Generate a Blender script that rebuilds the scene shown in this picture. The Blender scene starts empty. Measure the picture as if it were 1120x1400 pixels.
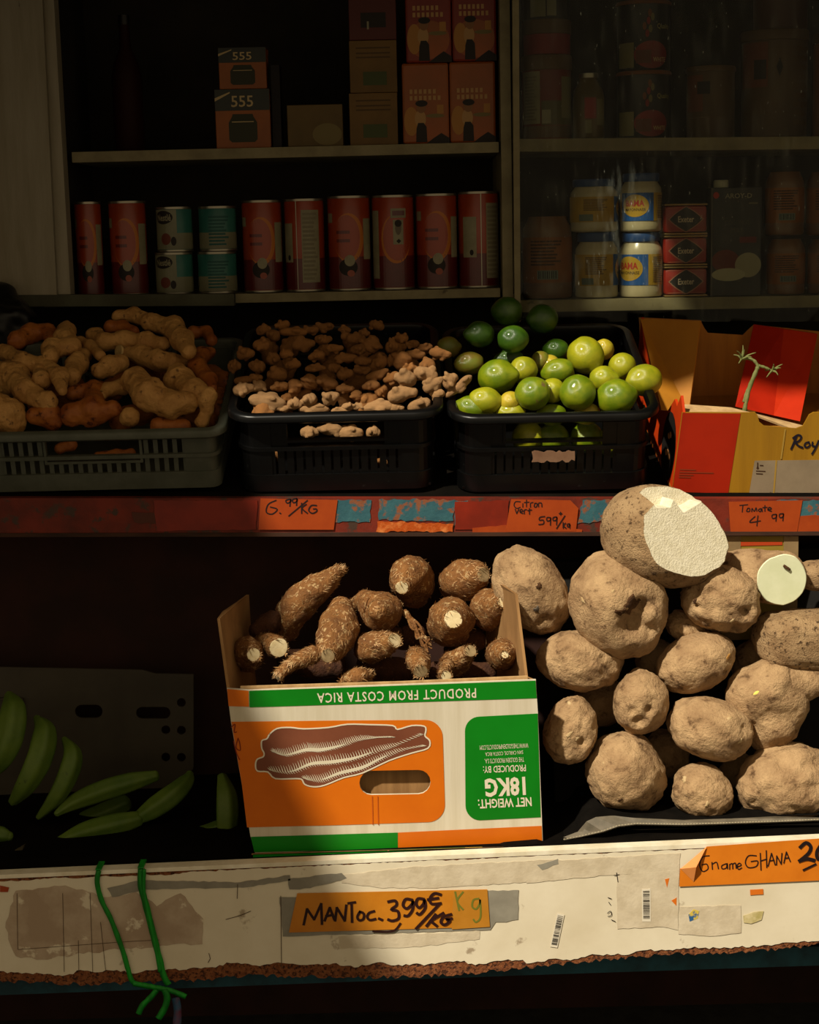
import bpy, bmesh, math, random
from math import sin, cos, pi, radians
from mathutils import Vector, Matrix, noise, geometry

# ---------------------------------------------------------------- camera, light, exposure
scene = bpy.context.scene
COL = scene.collection
F = 2300.0                                   # focal length in pixels of the 1120 x 1400 frame
CAM = Vector((0.0, -2.3, 1.34))
CAM_R = (Matrix.Rotation(radians(90 - 9.7), 3, 'X') @ Matrix.Rotation(radians(-1.3), 3, 'Z'))
cam_data = bpy.data.cameras.new('camera')
cam_data.sensor_fit = 'HORIZONTAL'
cam_data.sensor_width = 36.0
cam_data.lens = F / 1120.0 * 36.0
cam_data.clip_start = 0.05
cam_obj = bpy.data.objects.new('camera', cam_data)
cam_obj.matrix_world = Matrix.Translation(CAM) @ CAM_R.to_4x4()
COL.objects.link(cam_obj)
scene.camera = cam_obj
FWD = CAM_R @ Vector((0, 0, -1))

world = bpy.data.worlds.new('sky')
scene.world = world
world.use_nodes = True
bg = world.node_tree.nodes['Background']
bg.inputs['Color'].default_value = (1.0, 0.78, 0.49, 1)
bg.inputs['Strength'].default_value = 0.42

SUN_EL, SUN_AZ = radians(48), radians(40)    # sun high, behind the photographer's left shoulder
SUN_D = Vector((sin(SUN_AZ) * cos(SUN_EL), cos(SUN_AZ) * cos(SUN_EL), -sin(SUN_EL)))
sun_data = bpy.data.lights.new('sun', 'SUN')
sun_data.energy = 5.6
sun_data.angle = radians(1.9)
sun_data.color = (1.0, 0.915, 0.75)
sun = bpy.data.objects.new('sun', sun_data)
sun.rotation_euler = SUN_D.to_track_quat('-Z', 'Y').to_euler()
sun.location = (-3, -4, 5)
COL.objects.link(sun)

scene.view_settings.view_transform = 'Standard'
scene.view_settings.look = 'None'
scene.view_settings.exposure = 0.0
scene.view_settings.gamma = 1.0
scene.view_settings.use_curve_mapping = False

rnd = random.Random(7)

# ---------------------------------------------------------------- picture <-> place
def ray(px, py):
    return CAM_R @ Vector(((px - 560.0) / F, -(py - 700.0) / F, -1.0))

def P(px, py, y):
    d = ray(px, py)
    return CAM + d * ((y - CAM.y) / d.y)

class Plane:
    def __init__(s, p, n):
        s.p = Vector(p); s.n = Vector(n).normalized()
    def at(s, px, py, off=0.0):
        d = ray(px, py)
        return CAM + d * ((s.p + s.n * off - CAM).dot(s.n) / d.dot(s.n))

def front(y):                                # upright plane facing the street
    return Plane((0, y, 0), (0, -1, 0))

def px2m(p):                                 # metres for one pixel at a point
    return (Vector(p) - CAM).dot(FWD) / F

# ---------------------------------------------------------------- materials
def lin(h):
    h = h.lstrip('#')
    out = []
    for i in (0, 2, 4):
        c = int(h[i:i + 2], 16) / 255.0
        out.append(c / 12.92 if c <= 0.04045 else ((c + 0.055) / 1.055) ** 2.4)
    return (out[0], out[1], out[2], 1.0)

MATS = {}
def mat(name, c1, c2=None, scale=20.0, lo=0.4, hi=0.62, c3=None, scale3=60.0, lo3=0.6, hi3=0.68,
        rough=0.6, spec=0.3, bump=0.0, bscale=80.0, bdist=0.002, bump2=0.0, bscale2=15.0, metallic=0.0,
        stretch=(1, 1, 1), detail=6.0, sss=0.0, coat=0.0, randomize=0.0):
    if name in MATS:
        return MATS[name]
    m = bpy.data.materials.new(name)
    MATS[name] = m
    m.use_nodes = True
    nt = m.node_tree
    N, L = nt.nodes, nt.links
    b = N['Principled BSDF']
    b.inputs['Roughness'].default_value = rough
    b.inputs['Specular IOR Level'].default_value = spec
    b.inputs['Metallic'].default_value = metallic
    if coat:
        b.inputs['Coat Weight'].default_value = coat
        b.inputs['Coat Roughness'].default_value = 0.15
    b.inputs['Base Color'].default_value = lin(c1)
    m.diffuse_color = lin(c1)
    need = c2 or c3 or bump or bump2
    if need:
        tc = N.new('ShaderNodeTexCoord')
        mp = N.new('ShaderNodeMapping')
        mp.inputs['Scale'].default_value = stretch
        L.new(tc.outputs['Object'], mp.inputs['Vector'])
        vec = mp.outputs['Vector']
        if randomize:
            oi = N.new('ShaderNodeObjectInfo')
            va = N.new('ShaderNodeVectorMath'); va.operation = 'MULTIPLY_ADD'
            cx = N.new('ShaderNodeCombineXYZ')
            for k in 'XYZ':
                L.new(oi.outputs['Random'], cx.inputs[k])
            L.new(cx.outputs[0], va.inputs[0])
            va.inputs[1].default_value = (7.3, 3.1, 5.7)
            L.new(vec, va.inputs[2])
            vec = va.outputs[0]
        def nz(sc, det=detail):
            t = N.new('ShaderNodeTexNoise')
            t.inputs['Scale'].default_value = sc
            t.inputs['Detail'].default_value = det
            t.inputs['Roughness'].default_value = 0.62
            L.new(vec, t.inputs['Vector'])
            return t.outputs['Fac']
        def ramp(fac, a, z):
            r = N.new('ShaderNodeMapRange')
            r.inputs['From Min'].default_value = a
            r.inputs['From Max'].default_value = z
            L.new(fac, r.inputs['Value'])
            return r.outputs['Result']
        col = None
        if c2:
            mx = N.new('ShaderNodeMix'); mx.data_type = 'RGBA'
            mx.inputs[6].default_value = lin(c1)
            mx.inputs[7].default_value = lin(c2)
            L.new(ramp(nz(scale), lo, hi), mx.inputs[0])
            col = mx.outputs[2]
        if c3:
            mx = N.new('ShaderNodeMix'); mx.data_type = 'RGBA'
            mx.inputs[6].default_value = lin(c1)
            if col:
                L.new(col, mx.inputs[6])
            mx.inputs[7].default_value = lin(c3)
            L.new(ramp(nz(scale3), lo3, hi3), mx.inputs[0])
            col = mx.outputs[2]
        if randomize and col is not None:
            hs = N.new('ShaderNodeHueSaturation')
            mr = N.new('ShaderNodeMapRange')
            mr.inputs['To Min'].default_value = 1 - randomize
            mr.inputs['To Max'].default_value = 1 + randomize
            L.new(oi.outputs['Random'], mr.inputs['Value'])
            L.new(mr.outputs['Result'], hs.inputs['Value'])
            L.new(col, hs.inputs['Color'])
            col = hs.outputs['Color']
        if col is not None:
            L.new(col, b.inputs['Base Color'])
        nrm = None
        for st, sc in ((bump2, bscale2), (bump, bscale)):
            if st:
                bp = N.new('ShaderNodeBump')
                bp.inputs['Strength'].default_value = st
                bp.inputs['Distance'].default_value = bdist
                L.new(nz(sc), bp.inputs['Height'])
                if nrm is not None:
                    L.new(nrm, bp.inputs['Normal'])
                nrm = bp.outputs['Normal']
        if nrm is not None:
            L.new(nrm, b.inputs['Normal'])
    return m

# ---------------------------------------------------------------- mesh building
class MB:
    """collects faces for ONE mesh; coordinates are world coordinates"""
    def __init__(s, M=None):
        s.v = []; s.f = []; s.M = M
    def add(s, vs, fs):
        n = len(s.v)
        if s.M is not None:
            vs = [s.M @ Vector(p) for p in vs]
        s.v += [Vector(p) for p in vs]
        s.f += [tuple(i + n for i in f) for f in fs]
        return s
    def box(s, x0, x1, y0, y1, z0, z1):
        return s.add([(x0, y0, z0), (x1, y0, z0), (x1, y1, z0), (x0, y1, z0), (x0, y0, z1), (x1, y0, z1), (x1, y1, z1), (x0, y1, z1)],
                     [(3, 2, 1, 0), (4, 5, 6, 7), (0, 1, 5, 4), (1, 2, 6, 5), (2, 3, 7, 6), (3, 0, 4, 7)])
    def bevbox(s, x0, x1, y0, y1, z0, z1, b):
        bm = bmesh.new()
        bmesh.ops.create_cube(bm, size=1)
        for v in bm.verts:
            v.co = Vector(((x0 + x1) / 2 + v.co.x * (x1 - x0), (y0 + y1) / 2 + v.co.y * (y1 - y0), (z0 + z1) / 2 + v.co.z * (z1 - z0)))
        bmesh.ops.bevel(bm, geom=bm.edges[:], offset=b, segments=2, affect='EDGES', profile=0.5)
        bm.verts.index_update()
        s.add([v.co.copy() for v in bm.verts], [[v.index for v in f.verts] for f in bm.faces])
        bm.free()
        return s
    def prism(s, pts, ext):
        """closed polygon (list of 3D points) pushed along ext"""
        n = len(pts); ext = Vector(ext)
        pts = [Vector(p) for p in pts]
        a = geometry.normal(pts) if n > 2 else Vector((0, 0, 1))
        tris = geometry.tessellate_polygon([pts])
        vs = pts + [p + ext for p in pts]
        fl = a.dot(ext) > 0
        fs = []
        for t in tris:
            tn = (pts[t[1]] - pts[t[0]]).cross(pts[t[2]] - pts[t[0]])
            tt = t if tn.dot(ext) < 0 else t[::-1]
            fs.append(tuple(tt)); fs.append(tuple(i + n for i in tt[::-1]))
        for i in range(n):
            j = (i + 1) % n
            fs.append((i, j, j + n, i + n) if not fl else (j, i, i + n, j + n))
        return s.add(vs, fs)
    def flat(s, pts):
        pts = [Vector(p) for p in pts]
        tris = geometry.tessellate_polygon([pts])
        fs = []
        for t in tris:
            tn = (pts[t[1]] - pts[t[0]]).cross(pts[t[2]] - pts[t[0]])
            fs.append(tuple(t) if tn.dot(CAM - pts[0]) > 0 else tuple(t[::-1]))
        return s.add(pts, fs)
    def tube(s, path, radii, sides=8, caps=True, squash=None):
        path = [Vector(p) for p in path]
        if not isinstance(radii, (list, tuple)):
            radii = [radii] * len(path)
        rings, vs, fs = [], [], []
        prev = None
        for i, p in enumerate(path):
            t = (path[min(i + 1, len(path) - 1)] - path[max(i - 1, 0)]).normalized()
            if prev is None:
                u = t.orthogonal().normalized()
            else:
                u = (prev - t * prev.dot(t)).normalized()
            prev = u
            w = t.cross(u)
            for k in range(sides):
                a = 2 * pi * k / sides
                vs.append(p + (u * cos(a) + w * sin(a)) * radii[i])
        for i in range(len(path) - 1):
            for k in range(sides):
                k2 = (k + 1) % sides
                fs.append((i * sides + k, i * sides + k2, (i + 1) * sides + k2, (i + 1) * sides + k))
        if caps:
            fs.append(tuple(range(sides))[::-1])
            fs.append(tuple((len(path) - 1) * sides + k for k in range(sides)))
        return s.add(vs, fs)
    def lathe(s, c, prof, n=32, close=True):
        """prof: list of (radius, height) from bottom to top around a vertical axis at c"""
        c = Vector(c); vs = []; fs = []
        for r, h in prof:
            for k in range(n):
                a = 2 * pi * k / n
                vs.append(c + Vector((r * cos(a), r * sin(a), h)))
        m = len(prof)
        for i in range(m - 1):
            for k in range(n):
                k2 = (k + 1) % n
                fs.append((i * n + k, i * n + k2, (i + 1) * n + k2, (i + 1) * n + k))
        if close:
            fs.append(tuple(range(n))[::-1])
            fs.append(tuple((m - 1) * n + k for k in range(n)))
        return s.add(vs, fs)

def root_loc(o):
    l = Vector((0, 0, 0))
    while o is not None:
        l += o.location
        o = o.parent
    return l

def tag(o, label=None, cat=None, group=None, kind=None):
    if label: o['label'] = label
    if cat: o['category'] = cat
    if group: o['group'] = group
    if kind: o['kind'] = kind
    return o

def link_mesh(name, verts, faces, m, parent=None, smooth=False, origin=None):
    """verts in world coordinates; becomes a child of parent or a thing with its origin at its own base"""
    if parent is not None:
        org = root_loc(parent)
    elif origin is not None:
        org = Vector(origin)
    else:
        xs = [v[0] for v in verts]; ys = [v[1] for v in verts]; zs = [v[2] for v in verts]
        org = Vector(((min(xs) + max(xs)) / 2, (min(ys) + max(ys)) / 2, min(zs)))
    me = bpy.data.meshes.new(name)
    me.from_pydata([Vector(v) - org for v in verts], [], faces)
    me.update()
    if smooth:
        me.polygons.foreach_set('use_smooth', [True] * len(me.polygons))
    if m is not None:
        me.materials.append(m)
    o = bpy.data.objects.new(name, me)
    COL.objects.link(o)
    if parent is not None:
        o.parent = parent
    else:
        o.location = org
    return o

def obj(name, mb, m, parent=None, smooth=False, origin=None):
    return link_mesh(name, mb.v, mb.f, m, parent, smooth, origin)

def thing(name, loc, label, cat, group=None):
    o = bpy.data.objects.new(name, None)
    o.empty_display_size = 0.02
    COL.objects.link(o)
    o.location = loc
    return tag(o, label, cat, group)

def struct(name, mb, m, parent=None):
    o = obj(name, mb, m, parent)
    if parent is None:
        o['kind'] = 'structure'
    return o

def smooth_angle(o, deg=35):
    me = o.data
    me.polygons.foreach_set('use_smooth', [True] * len(me.polygons))
    bm = bmesh.new(); bm.from_mesh(me)
    for e in bm.edges:
        if len(e.link_faces) == 2 and e.calc_face_angle(0) > radians(deg):
            e.smooth = False
    bm.to_mesh(me); bm.free()
    return o

def curve_mesh(cu):
    """evaluate a curve / text datablock to plain vertices and faces"""
    o = bpy.data.objects.new('tmp', cu)
    COL.objects.link(o)
    dg = bpy.context.evaluated_depsgraph_get()
    me = o.evaluated_get(dg).to_mesh()
    vs = [v.co.copy() for v in me.vertices]
    fs = [tuple(p.vertices) for p in me.polygons]
    o.evaluated_get(dg).to_mesh_clear()
    bpy.data.objects.remove(o)
    bpy.data.curves.remove(cu)
    return vs, fs

def frame_of(pl):
    n = pl.n
    u = Vector((1, 0, 0)); u = (u - n * u.dot(n)).normalized()
    return u, u.cross(n) * -1.0 if u.cross(n).z < 0 else u.cross(n)

def plate(outer, holes, pl, thick, off=0.0):
    """sheet with real holes: pixel outlines laid on plane pl, given a thickness behind it"""
    u, w = frame_of(pl)
    base = pl.p + pl.n * off
    cu = bpy.data.curves.new('tmp', 'CURVE'); cu.dimensions = '2D'; cu.fill_mode = 'BOTH'
    cu.extrude = thick / 2
    for lp in [outer] + holes:
        sp = cu.splines.new('POLY'); sp.points.add(len(lp) - 1); sp.use_cyclic_u = True
        for q, (x, y) in zip(sp.points, lp):
            d = pl.at(x, y, off) - base
            q.co = (d.dot(u), d.dot(w), 0, 1)
    vs, fs = curve_mesh(cu)
    nn = pl.n
    mb = MB()
    mb.add([base + u * v.x + w * v.y + nn * (v.z - thick / 2) for v in vs], fs)
    return mb

def flat_px(pts, pl, off=0.0005):
    return MB().flat([pl.at(x, y, off) for x, y in pts])

def ribbon(mb, pts3, width, n, taper=False):
    """flat pen stroke along 3D points lying in a plane of normal n"""
    k = len(pts3)
    vs = []
    for i, p in enumerate(pts3):
        t = (pts3[min(i + 1, k - 1)] - pts3[max(i - 1, 0)])
        if t.length < 1e-9: t = Vector((1, 0, 0))
        s_ = n.cross(t.normalized()) * (width / 2)
        if taper:
            s_ *= max(0.12, 1 - i / (k - 1))
        e = t.normalized() * (width * 0.3) * ((i == k - 1) - (i == 0))
        vs += [p + s_ + e, p - s_ + e]
    fs = [(2 * i + 1, 2 * i, 2 * i + 2, 2 * i + 3) for i in range(k - 1)]
    # orient to the viewer
    out = []
    for f in fs:
        a, b_, c_ = vs[f[0]], vs[f[1]], vs[f[2]]
        out.append(f if (b_ - a).cross(c_ - a).dot(n) > 0 else f[::-1])
    mb.add(vs, out)

def smooth2(pts, sub=5):
    """Catmull-Rom through 2D or 3D tuples"""
    pts = [Vector(p) for p in pts]
    if len(pts) < 3: return pts
    out = []
    for i in range(len(pts) - 1):
        p0, p1, p2, p3 = pts[max(i - 1, 0)], pts[i], pts[i + 1], pts[min(i + 2, len(pts) - 1)]
        for k in range(sub):
            t = k / sub
            out.append(0.5 * ((2 * p1) + (p2 - p0) * t + (2 * p0 - 5 * p1 + 4 * p2 - p3) * t * t + (3 * p1 - p0 - 3 * p2 + p3) * t ** 3))
    out.append(pts[-1])
    return out

def ink(strokes, pl, conv, width_px, off=0.0012, curvy=True):
    """handwriting: strokes in crop coordinates, conv turns them into picture pixels"""
    mb = MB()
    for i, st in enumerate(strokes):
        w = width_px
        if isinstance(st, tuple) and isinstance(st[0], (int, float)) and len(st) == 2 and isinstance(st[1], list):
            w, st = st
        q = smooth2(st, 4) if (curvy and len(st) > 2) else [Vector(a) for a in st]
        p3 = [pl.at(*conv(a[0], a[1]), off + 0.00004 * i) for a in q]
        ribbon(mb, p3, w * px2m(p3[0]), pl.n)
    return mb

def text_mb(s, bold=0.0, spacing=1.0):
    cu = bpy.data.curves.new('tmp', 'FONT')
    cu.body = s; cu.size = 1.0; cu.resolution_u = 2; cu.offset = bold; cu.space_character = spacing
    return curve_mesh(cu)

def text_px(s, pl, BL, BR, TL, off=0.001, bold=0.0, spacing=1.0):
    """lettering fitted to a printed line: pixel positions of its left baseline, right baseline, left top"""
    vs, fs = text_mb(s, bold, spacing)
    x0 = min(v.x for v in vs); x1 = max(v.x for v in vs)
    y0 = min(v.y for v in vs); y1 = max(v.y for v in vs)
    o = pl.at(*BL, off); ex = pl.at(*BR, off) - o; ey = pl.at(*TL, off) - o
    mb = MB()
    mb.add([o + ex * ((v.x - x0) / (x1 - x0)) + ey * ((v.y - y0) / (y1 - y0)) for v in vs], fs)
    return mb

# things on round walls
def cyl_patch(c, r, a0, a1, z0, z1, n=10, shape='rect'):
    mb = MB(); c = Vector(c)
    if shape == 'rect':
        vs = []; fs = []
        for i in range(n + 1):
            a = a0 + (a1 - a0) * i / n
            for z in (z0, z1):
                vs.append(c + Vector((r * sin(a), -r * cos(a), z)))
        for i in range(n):
            fs.append((2 * i, 2 * i + 2, 2 * i + 3, 2 * i + 1))
        return mb.add(vs, fs)
    am, zm, ar, zr = (a0 + a1) / 2, (z0 + z1) / 2, (a1 - a0) / 2, (z1 - z0) / 2
    K = 28; R = 5; vs = [c + Vector((r * sin(am), -r * cos(am), zm))]; fs = []
    for j in range(1, R + 1):
        for k in range(K):
            t = 2 * pi * k / K
            if shape == 'diamond':
                q = abs(cos(t)) + abs(sin(t)); dx, dz = cos(t) / q, sin(t) / q
            else:
                dx, dz = cos(t), sin(t)
            a = am + ar * dx * j / R
            vs.append(c + Vector((r * sin(a), -r * cos(a), zm + zr * dz * j / R)))
    for k in range(K):
        fs.append((0, 1 + k, 1 + (k + 1) % K))
        for j in range(R - 1):
            p, q = 1 + j * K, 1 + (j + 1) * K
            fs.append((p + k, q + k, q + (k + 1) % K, p + (k + 1) % K))
    return mb.add(vs, fs)

def cyl_text(s, c, r, a0, a1, z0, z1, bold=0.01):
    vs, fs = text_mb(s, bold)
    x0 = min(v.x for v in vs); x1 = max(v.x for v in vs)
    y0 = min(v.y for v in vs); y1 = max(v.y for v in vs)
    c = Vector(c); mb = MB(); out = []
    for v in vs:
        a = a0 + (a1 - a0) * (v.x - x0) / (x1 - x0)
        z = z0 + (z1 - z0) * (v.y - y0) / (y1 - y0)
        out.append(c + Vector((r * sin(a), -r * cos(a), z)))
    return mb.add(out, fs)

def copy_tree(o, parent=None):
    c = o.copy(); COL.objects.link(c)
    c.parent = parent
    for ch in list(o.children):
        copy_tree(ch, c)
    return c

def frac(p, sc, seed, octv=4):
    q = Vector(p) * sc + Vector((seed * 3.17, seed * 1.71, seed * 5.13))
    return noise.fractal(q, 1.0, 2.0, octv, noise_basis='PERLIN_ORIGINAL')

# ================================================================= THE SETTING
asphalt = mat('asphalt', '2c2a27', '3a3834', scale=30, rough=0.95, bump=0.5, bscale=200)
dark_wall = mat('dark_plaster', '1a1613', '241d18', scale=8, rough=0.9)
dark_wood = mat('dark_wood', '2b1a12', '3d2416', scale=12, stretch=(1, 1, 6), rough=0.85)
struct('floor', MB().box(-6, 6, -6, 3, -0.05, 0.0), asphalt)
struct('wall_back', MB().box(-1.4, 1.6, 1.22, 1.28, 0, 2.6), dark_wall)
struct('wall_left', MB().box(-1.4, -1.34, -0.05, 1.22, 0, 2.6), dark_wall)
struct('wall_right', MB().box(1.54, 1.6, -0.05, 1.22, 0, 2.6), dark_wall)
struct('wall_under_stall', MB().box(-1.34, 1.54, 0.42, 0.45, 0, 0.92), mat('red_brown_board', '24120b', '301810', scale=9, rough=0.9))

# unseen canvas awning, outline and left wing shaped to cast the stall's shade
canvas = mat('awning_canvas', '3b3a34', '45443d', scale=5, rough=0.9)
AW = 1.9
def to_awning(p):
    return p + SUN_D * ((AW - p.z) / SUN_D.z)
def aw(px, py, y):
    q = to_awning(P(px, py, y)); return (q.x, q.y)
left_edge = aw(322, 960, 0.03)[0]
edge = [(left_edge - 0.06, -1.45), (left_edge, aw(450, 1165, 0.03)[1]), (left_edge + 0.03, aw(330, 960, 0.03)[1]),
        aw(318, 548, 0.34), aw(520, 546, 0.345), aw(556, 512, 0.37), aw(650, 492, 0.46), aw(760, 466, 0.50), aw(862, 444, 0.60), aw(884, 520, 0.58), aw(1060, 512, 0.55), aw(1300, 520, 0.55), (3.0, aw(1300, 520, 0.55)[1])]
outer = edge + [(3.0, 1.3), (left_edge - 1.15, 1.3), (left_edge - 0.95, -1.45)]
sun_gap = [aw(805, 432, 0.80), aw(955, 432, 0.80), aw(925, 405, 0.81), aw(918, 340, 0.815), aw(898, 285, 0.82), aw(852, 280, 0.82), aw(846, 405, 0.815), aw(815, 415, 0.81)]  # gap added in the canvas to let a sun patch onto the jars
cu = bpy.data.curves.new('tmp', 'CURVE'); cu.dimensions = '2D'; cu.fill_mode = 'BOTH'; cu.extrude = 0.003
for lp in (outer, sun_gap):
    sp = cu.splines.new('POLY'); sp.points.add(len(lp) - 1); sp.use_cyclic_u = True
    for q, (x, y) in zip(sp.points, lp):
        q.co = (x, y, 0, 1)
vs, fs = curve_mesh(cu)
struct('shade_awning', MB().add([(v.x, v.y, AW + v.z) for v in vs], fs), canvas)

# white post of the shop front, paint cracked and scratched
post_mat = mat('chipped_white_paint', '8f8672', '7d735c', scale=6, lo=0.35, hi=0.7, c3='2a2216', scale3=9, lo3=0.66, hi3=0.70,
               stretch=(6, 6, 0.7), rough=0.7, bump=0.3, bscale=40)
YS = 0.80                                    # front of the cabinet
def col_prism(pts, y, depth):
    return MB().prism([P(x, yy, y) for x, yy in pts], (0, depth, 0))
t1 = struct('trim_1', col_prism([(-120, -80), (54, -80), (78, 412), (-120, 416)], 0.745, 0.05), post_mat)
struct('door_stop', col_prism([(54, -80), (69, -80), (97, 411), (78, 412)], 0.76, 0.04), post_mat, t1)
struct('sill', col_prism([(-120, 404), (320, 402), (320, 418), (-120, 420)], 0.74, 0.03), mat('grey_green_paint', '4a4a38', '3c3a2b', scale=12, rough=0.8), t1)

# the painted cabinet: shelf boards, divider, back
shelf_mat = mat('cream_shelf_paint', '827858', '6e6448', scale=14, rough=0.65, c3='4d442f', scale3=25, lo3=0.66, hi3=0.72)
cab = thing('shelving_unit', P(560, 408, YS), 'cream painted shelving unit behind the crates, two bays wide', 'shelving unit')
def shelf_board(x0, yl, x1, yr, hpx, depth=0.30, name='shelf'):
    a, b_ = P(x0, yl, YS), P(x1, yr, YS)
    h = hpx * px2m(a)
    mb = MB().add([a, b_, b_ - Vector((0, 0, h)), a - Vector((0, 0, h)),
                   a + Vector((0, depth, 0)), b_ + Vector((0, depth, 0)), b_ + Vector((0, depth, -h)), a + Vector((0, depth, -h))],
                  [(0, 3, 2, 1), (0, 1, 5, 4), (3, 7, 6, 2), (0, 4, 7, 3), (1, 2, 6, 5), (4, 5, 6, 7)])
    return obj(name, mb, shelf_mat, cab)
shelf_board(98, 208, 682, 194, 14)
shelf_board(60, 408, 684, 394, 12)
shelf_board(703, 190, 1180, 186, 17)
shelf_board(706, 411, 1180, 403, 16)
obj('divider', col_prism([(682, -90), (696, -90), (702, 425), (688, 425)], 0.785, 0.30), shelf_mat, cab)
obj('side_panel', col_prism([(60, -90), (69, -90), (97, 414), (88, 414)], 0.80, 0.28), dark_wall, cab)
obj('back_panel', MB().box(-0.9, 1.1, 1.10, 1.12, 1.0, 1.9), mat('cabinet_back', '1d1913', '272117', scale=10, rough=0.9), cab)
def shelf_z(x0, yl, x1, yr):
    a, b_ = P(x0, yl, YS), P(x1, yr, YS)
    return lambda x: a.z + (b_.z - a.z) * (x - a.x) / (b_.x - a.x)
ZS = {'UL': shelf_z(98, 208, 682, 194), 'LL': shelf_z(60, 408, 684, 394), 'UR': shelf_z(703, 190, 1180, 186), 'LR': shelf_z(706, 411, 1180, 403)}

# dusty sliding pane in front of the right bay
gm = bpy.data.materials.new('dusty_glass'); gm.use_nodes = True
nt = gm.node_tree; N, L = nt.nodes, nt.links
for n_ in list(N): N.remove(n_)
out = N.new('ShaderNodeOutputMaterial'); tr = N.new('ShaderNodeBsdfTransparent'); gl = N.new('ShaderNodeBsdfGlossy'); df = N.new('ShaderNodeBsdfDiffuse')
tr.inputs['Color'].default_value = (0.86, 0.87, 0.83, 1)
gl.inputs['Roughness'].default_value = 0.03
df.inputs['Color'].default_value = (0.60, 0.62, 0.50, 1)
fr = N.new('ShaderNodeValue'); fr.outputs[0].default_value = 0.008
m1 = N.new('ShaderNodeMixShader'); m2 = N.new('ShaderNodeMixShader')
tc = N.new('ShaderNodeTexCoord'); mp = N.new('ShaderNodeMapping'); mp.inputs['Scale'].default_value = (5, 1, 1)
nz = N.new('ShaderNodeTexNoise'); nz.inputs['Scale'].default_value = 16; nz.inputs['Detail'].default_value = 8
nz2 = N.new('ShaderNodeTexNoise'); nz2.inputs['Scale'].default_value = 70; nz2.inputs['Detail'].default_value = 2
mr = N.new('ShaderNodeMapRange'); mr.inputs['From Min'].default_value = 0.5; mr.inputs['From Max'].default_value = 0.8
mr.inputs['To Min'].default_value = 0.0; mr.inputs['To Max'].default_value = 0.06
mr2 = N.new('ShaderNodeMapRange'); mr2.inputs['From Min'].default_value = 0.70; mr2.inputs['From Max'].default_value = 0.76; mr2.inputs['To Max'].default_value = 0.4
ad = N.new('ShaderNodeMath'); ad.operation = 'ADD'; ad.use_clamp = True
L.new(tc.outputs['Object'], mp.inputs['Vector']); L.new(mp.outputs['Vector'], nz.inputs['Vector']); L.new(mp.outputs['Vector'], nz2.inputs['Vector'])
L.new(nz.outputs['Fac'], mr.inputs['Value']); L.new(nz2.outputs['Fac'], mr2.inputs['Value'])
L.new(mr.outputs['Result'], ad.inputs[0]); L.new(mr2.outputs['Result'], ad.inputs[1])
L.new(fr.outputs[0], m1.inputs['Fac']); L.new(tr.outputs[0], m1.inputs[1]); L.new(gl.outputs[0], m1.inputs[2])
L.new(ad.outputs[0], m2.inputs['Fac']); L.new(m1.outputs[0], m2.inputs[1]); L.new(df.outputs[0], m2.inputs[2])
L.new(m2.outputs[0], out.inputs['Surface'])
MATS['dusty_glass'] = gm
w1 = struct('window_1', col_prism([(700, -90), (709, -90), (712, 440), (704, 440)], 0.757, 0.02), shelf_mat)
struct('pane', col_prism([(708, -90), (1190, -90), (1190, 440), (711, 440)], 0.765, 0.004), gm, w1)

# ---- the stall: sloped upper shelf with its painted front board, lower shelf with the white chipboard front
YU = 0.28
def line_z(xa, ya, xb, yb, y):
    a, b_ = P(xa, ya, y), P(xb, yb, y)
    return lambda x: a.z + (b_.z - a.z) * (x - a.x) / (b_.x - a.x)
ZU = line_z(0, 681, 1120, 682, YU)
ZL = line_z(0, 1194, 1120, 1146, 0.0)
TILT = radians(16)
def upper_z(x, y):
    return ZU(x) + (y - YU) * math.tan(TILT)

ub = thing('upper_stall_shelf', Vector((0.0, YU, ZU(0) - 0.06)), 'sloped upper stall shelf with flaking red and blue front board', 'shelf')
xl, xr = -1.3, 1.5
surf = MB()
surf.add([(xl, YU + 0.02, ZU(xl)), (xr, YU + 0.02, ZU(xr)), (xr, 0.72, upper_z(xr, 0.70)), (xl, 0.72, upper_z(xl, 0.70)),
          (xl, YU + 0.02, ZU(xl) - 0.02), (xr, YU + 0.02, ZU(xr) - 0.02), (xr, 0.72, upper_z(xr, 0.70) - 0.02), (xl, 0.72, upper_z(xl, 0.70) - 0.02)],
         [(0, 1, 2, 3), (7, 6, 5, 4), (0, 4, 5, 1), (2, 6, 7, 3), (1, 5, 6, 2), (0, 3, 7, 4)])
obj('shelf_surface', surf, mat('blackened_wood', '0b0907', '120e0a', scale=12, rough=0.95, spec=0.03), ub)
paint_red = mat('flaking_red_paint', '6e2210', '521a0d', scale=14, c3='3f2c22', scale3=30, lo3=0.56, hi3=0.62, rough=0.6, bump=0.5, bscale=60)
paint_teal = mat('flaking_teal_paint', '28505a', '315c63', scale=30, c3='7c4a30', scale3=45, lo3=0.52, hi3=0.58, rough=0.6, bump=0.6, bscale=60)
pu = front(YU)
fb = MB().prism([pu.at(x, y) for x, y in [(-320, 681), (1420, 682), (1420, 731), (-320, 734)]], (0, 0.022, 0))
obj('front_board', fb, paint_red, ub)
obj('front_lip', MB().prism([pu.at(x, y, 0.003) for x, y in [(-320, 730), (1420, 726), (1420, 731.5), (-320, 735)]], (0, 0.003, 0)), dark_wood, ub)
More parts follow.
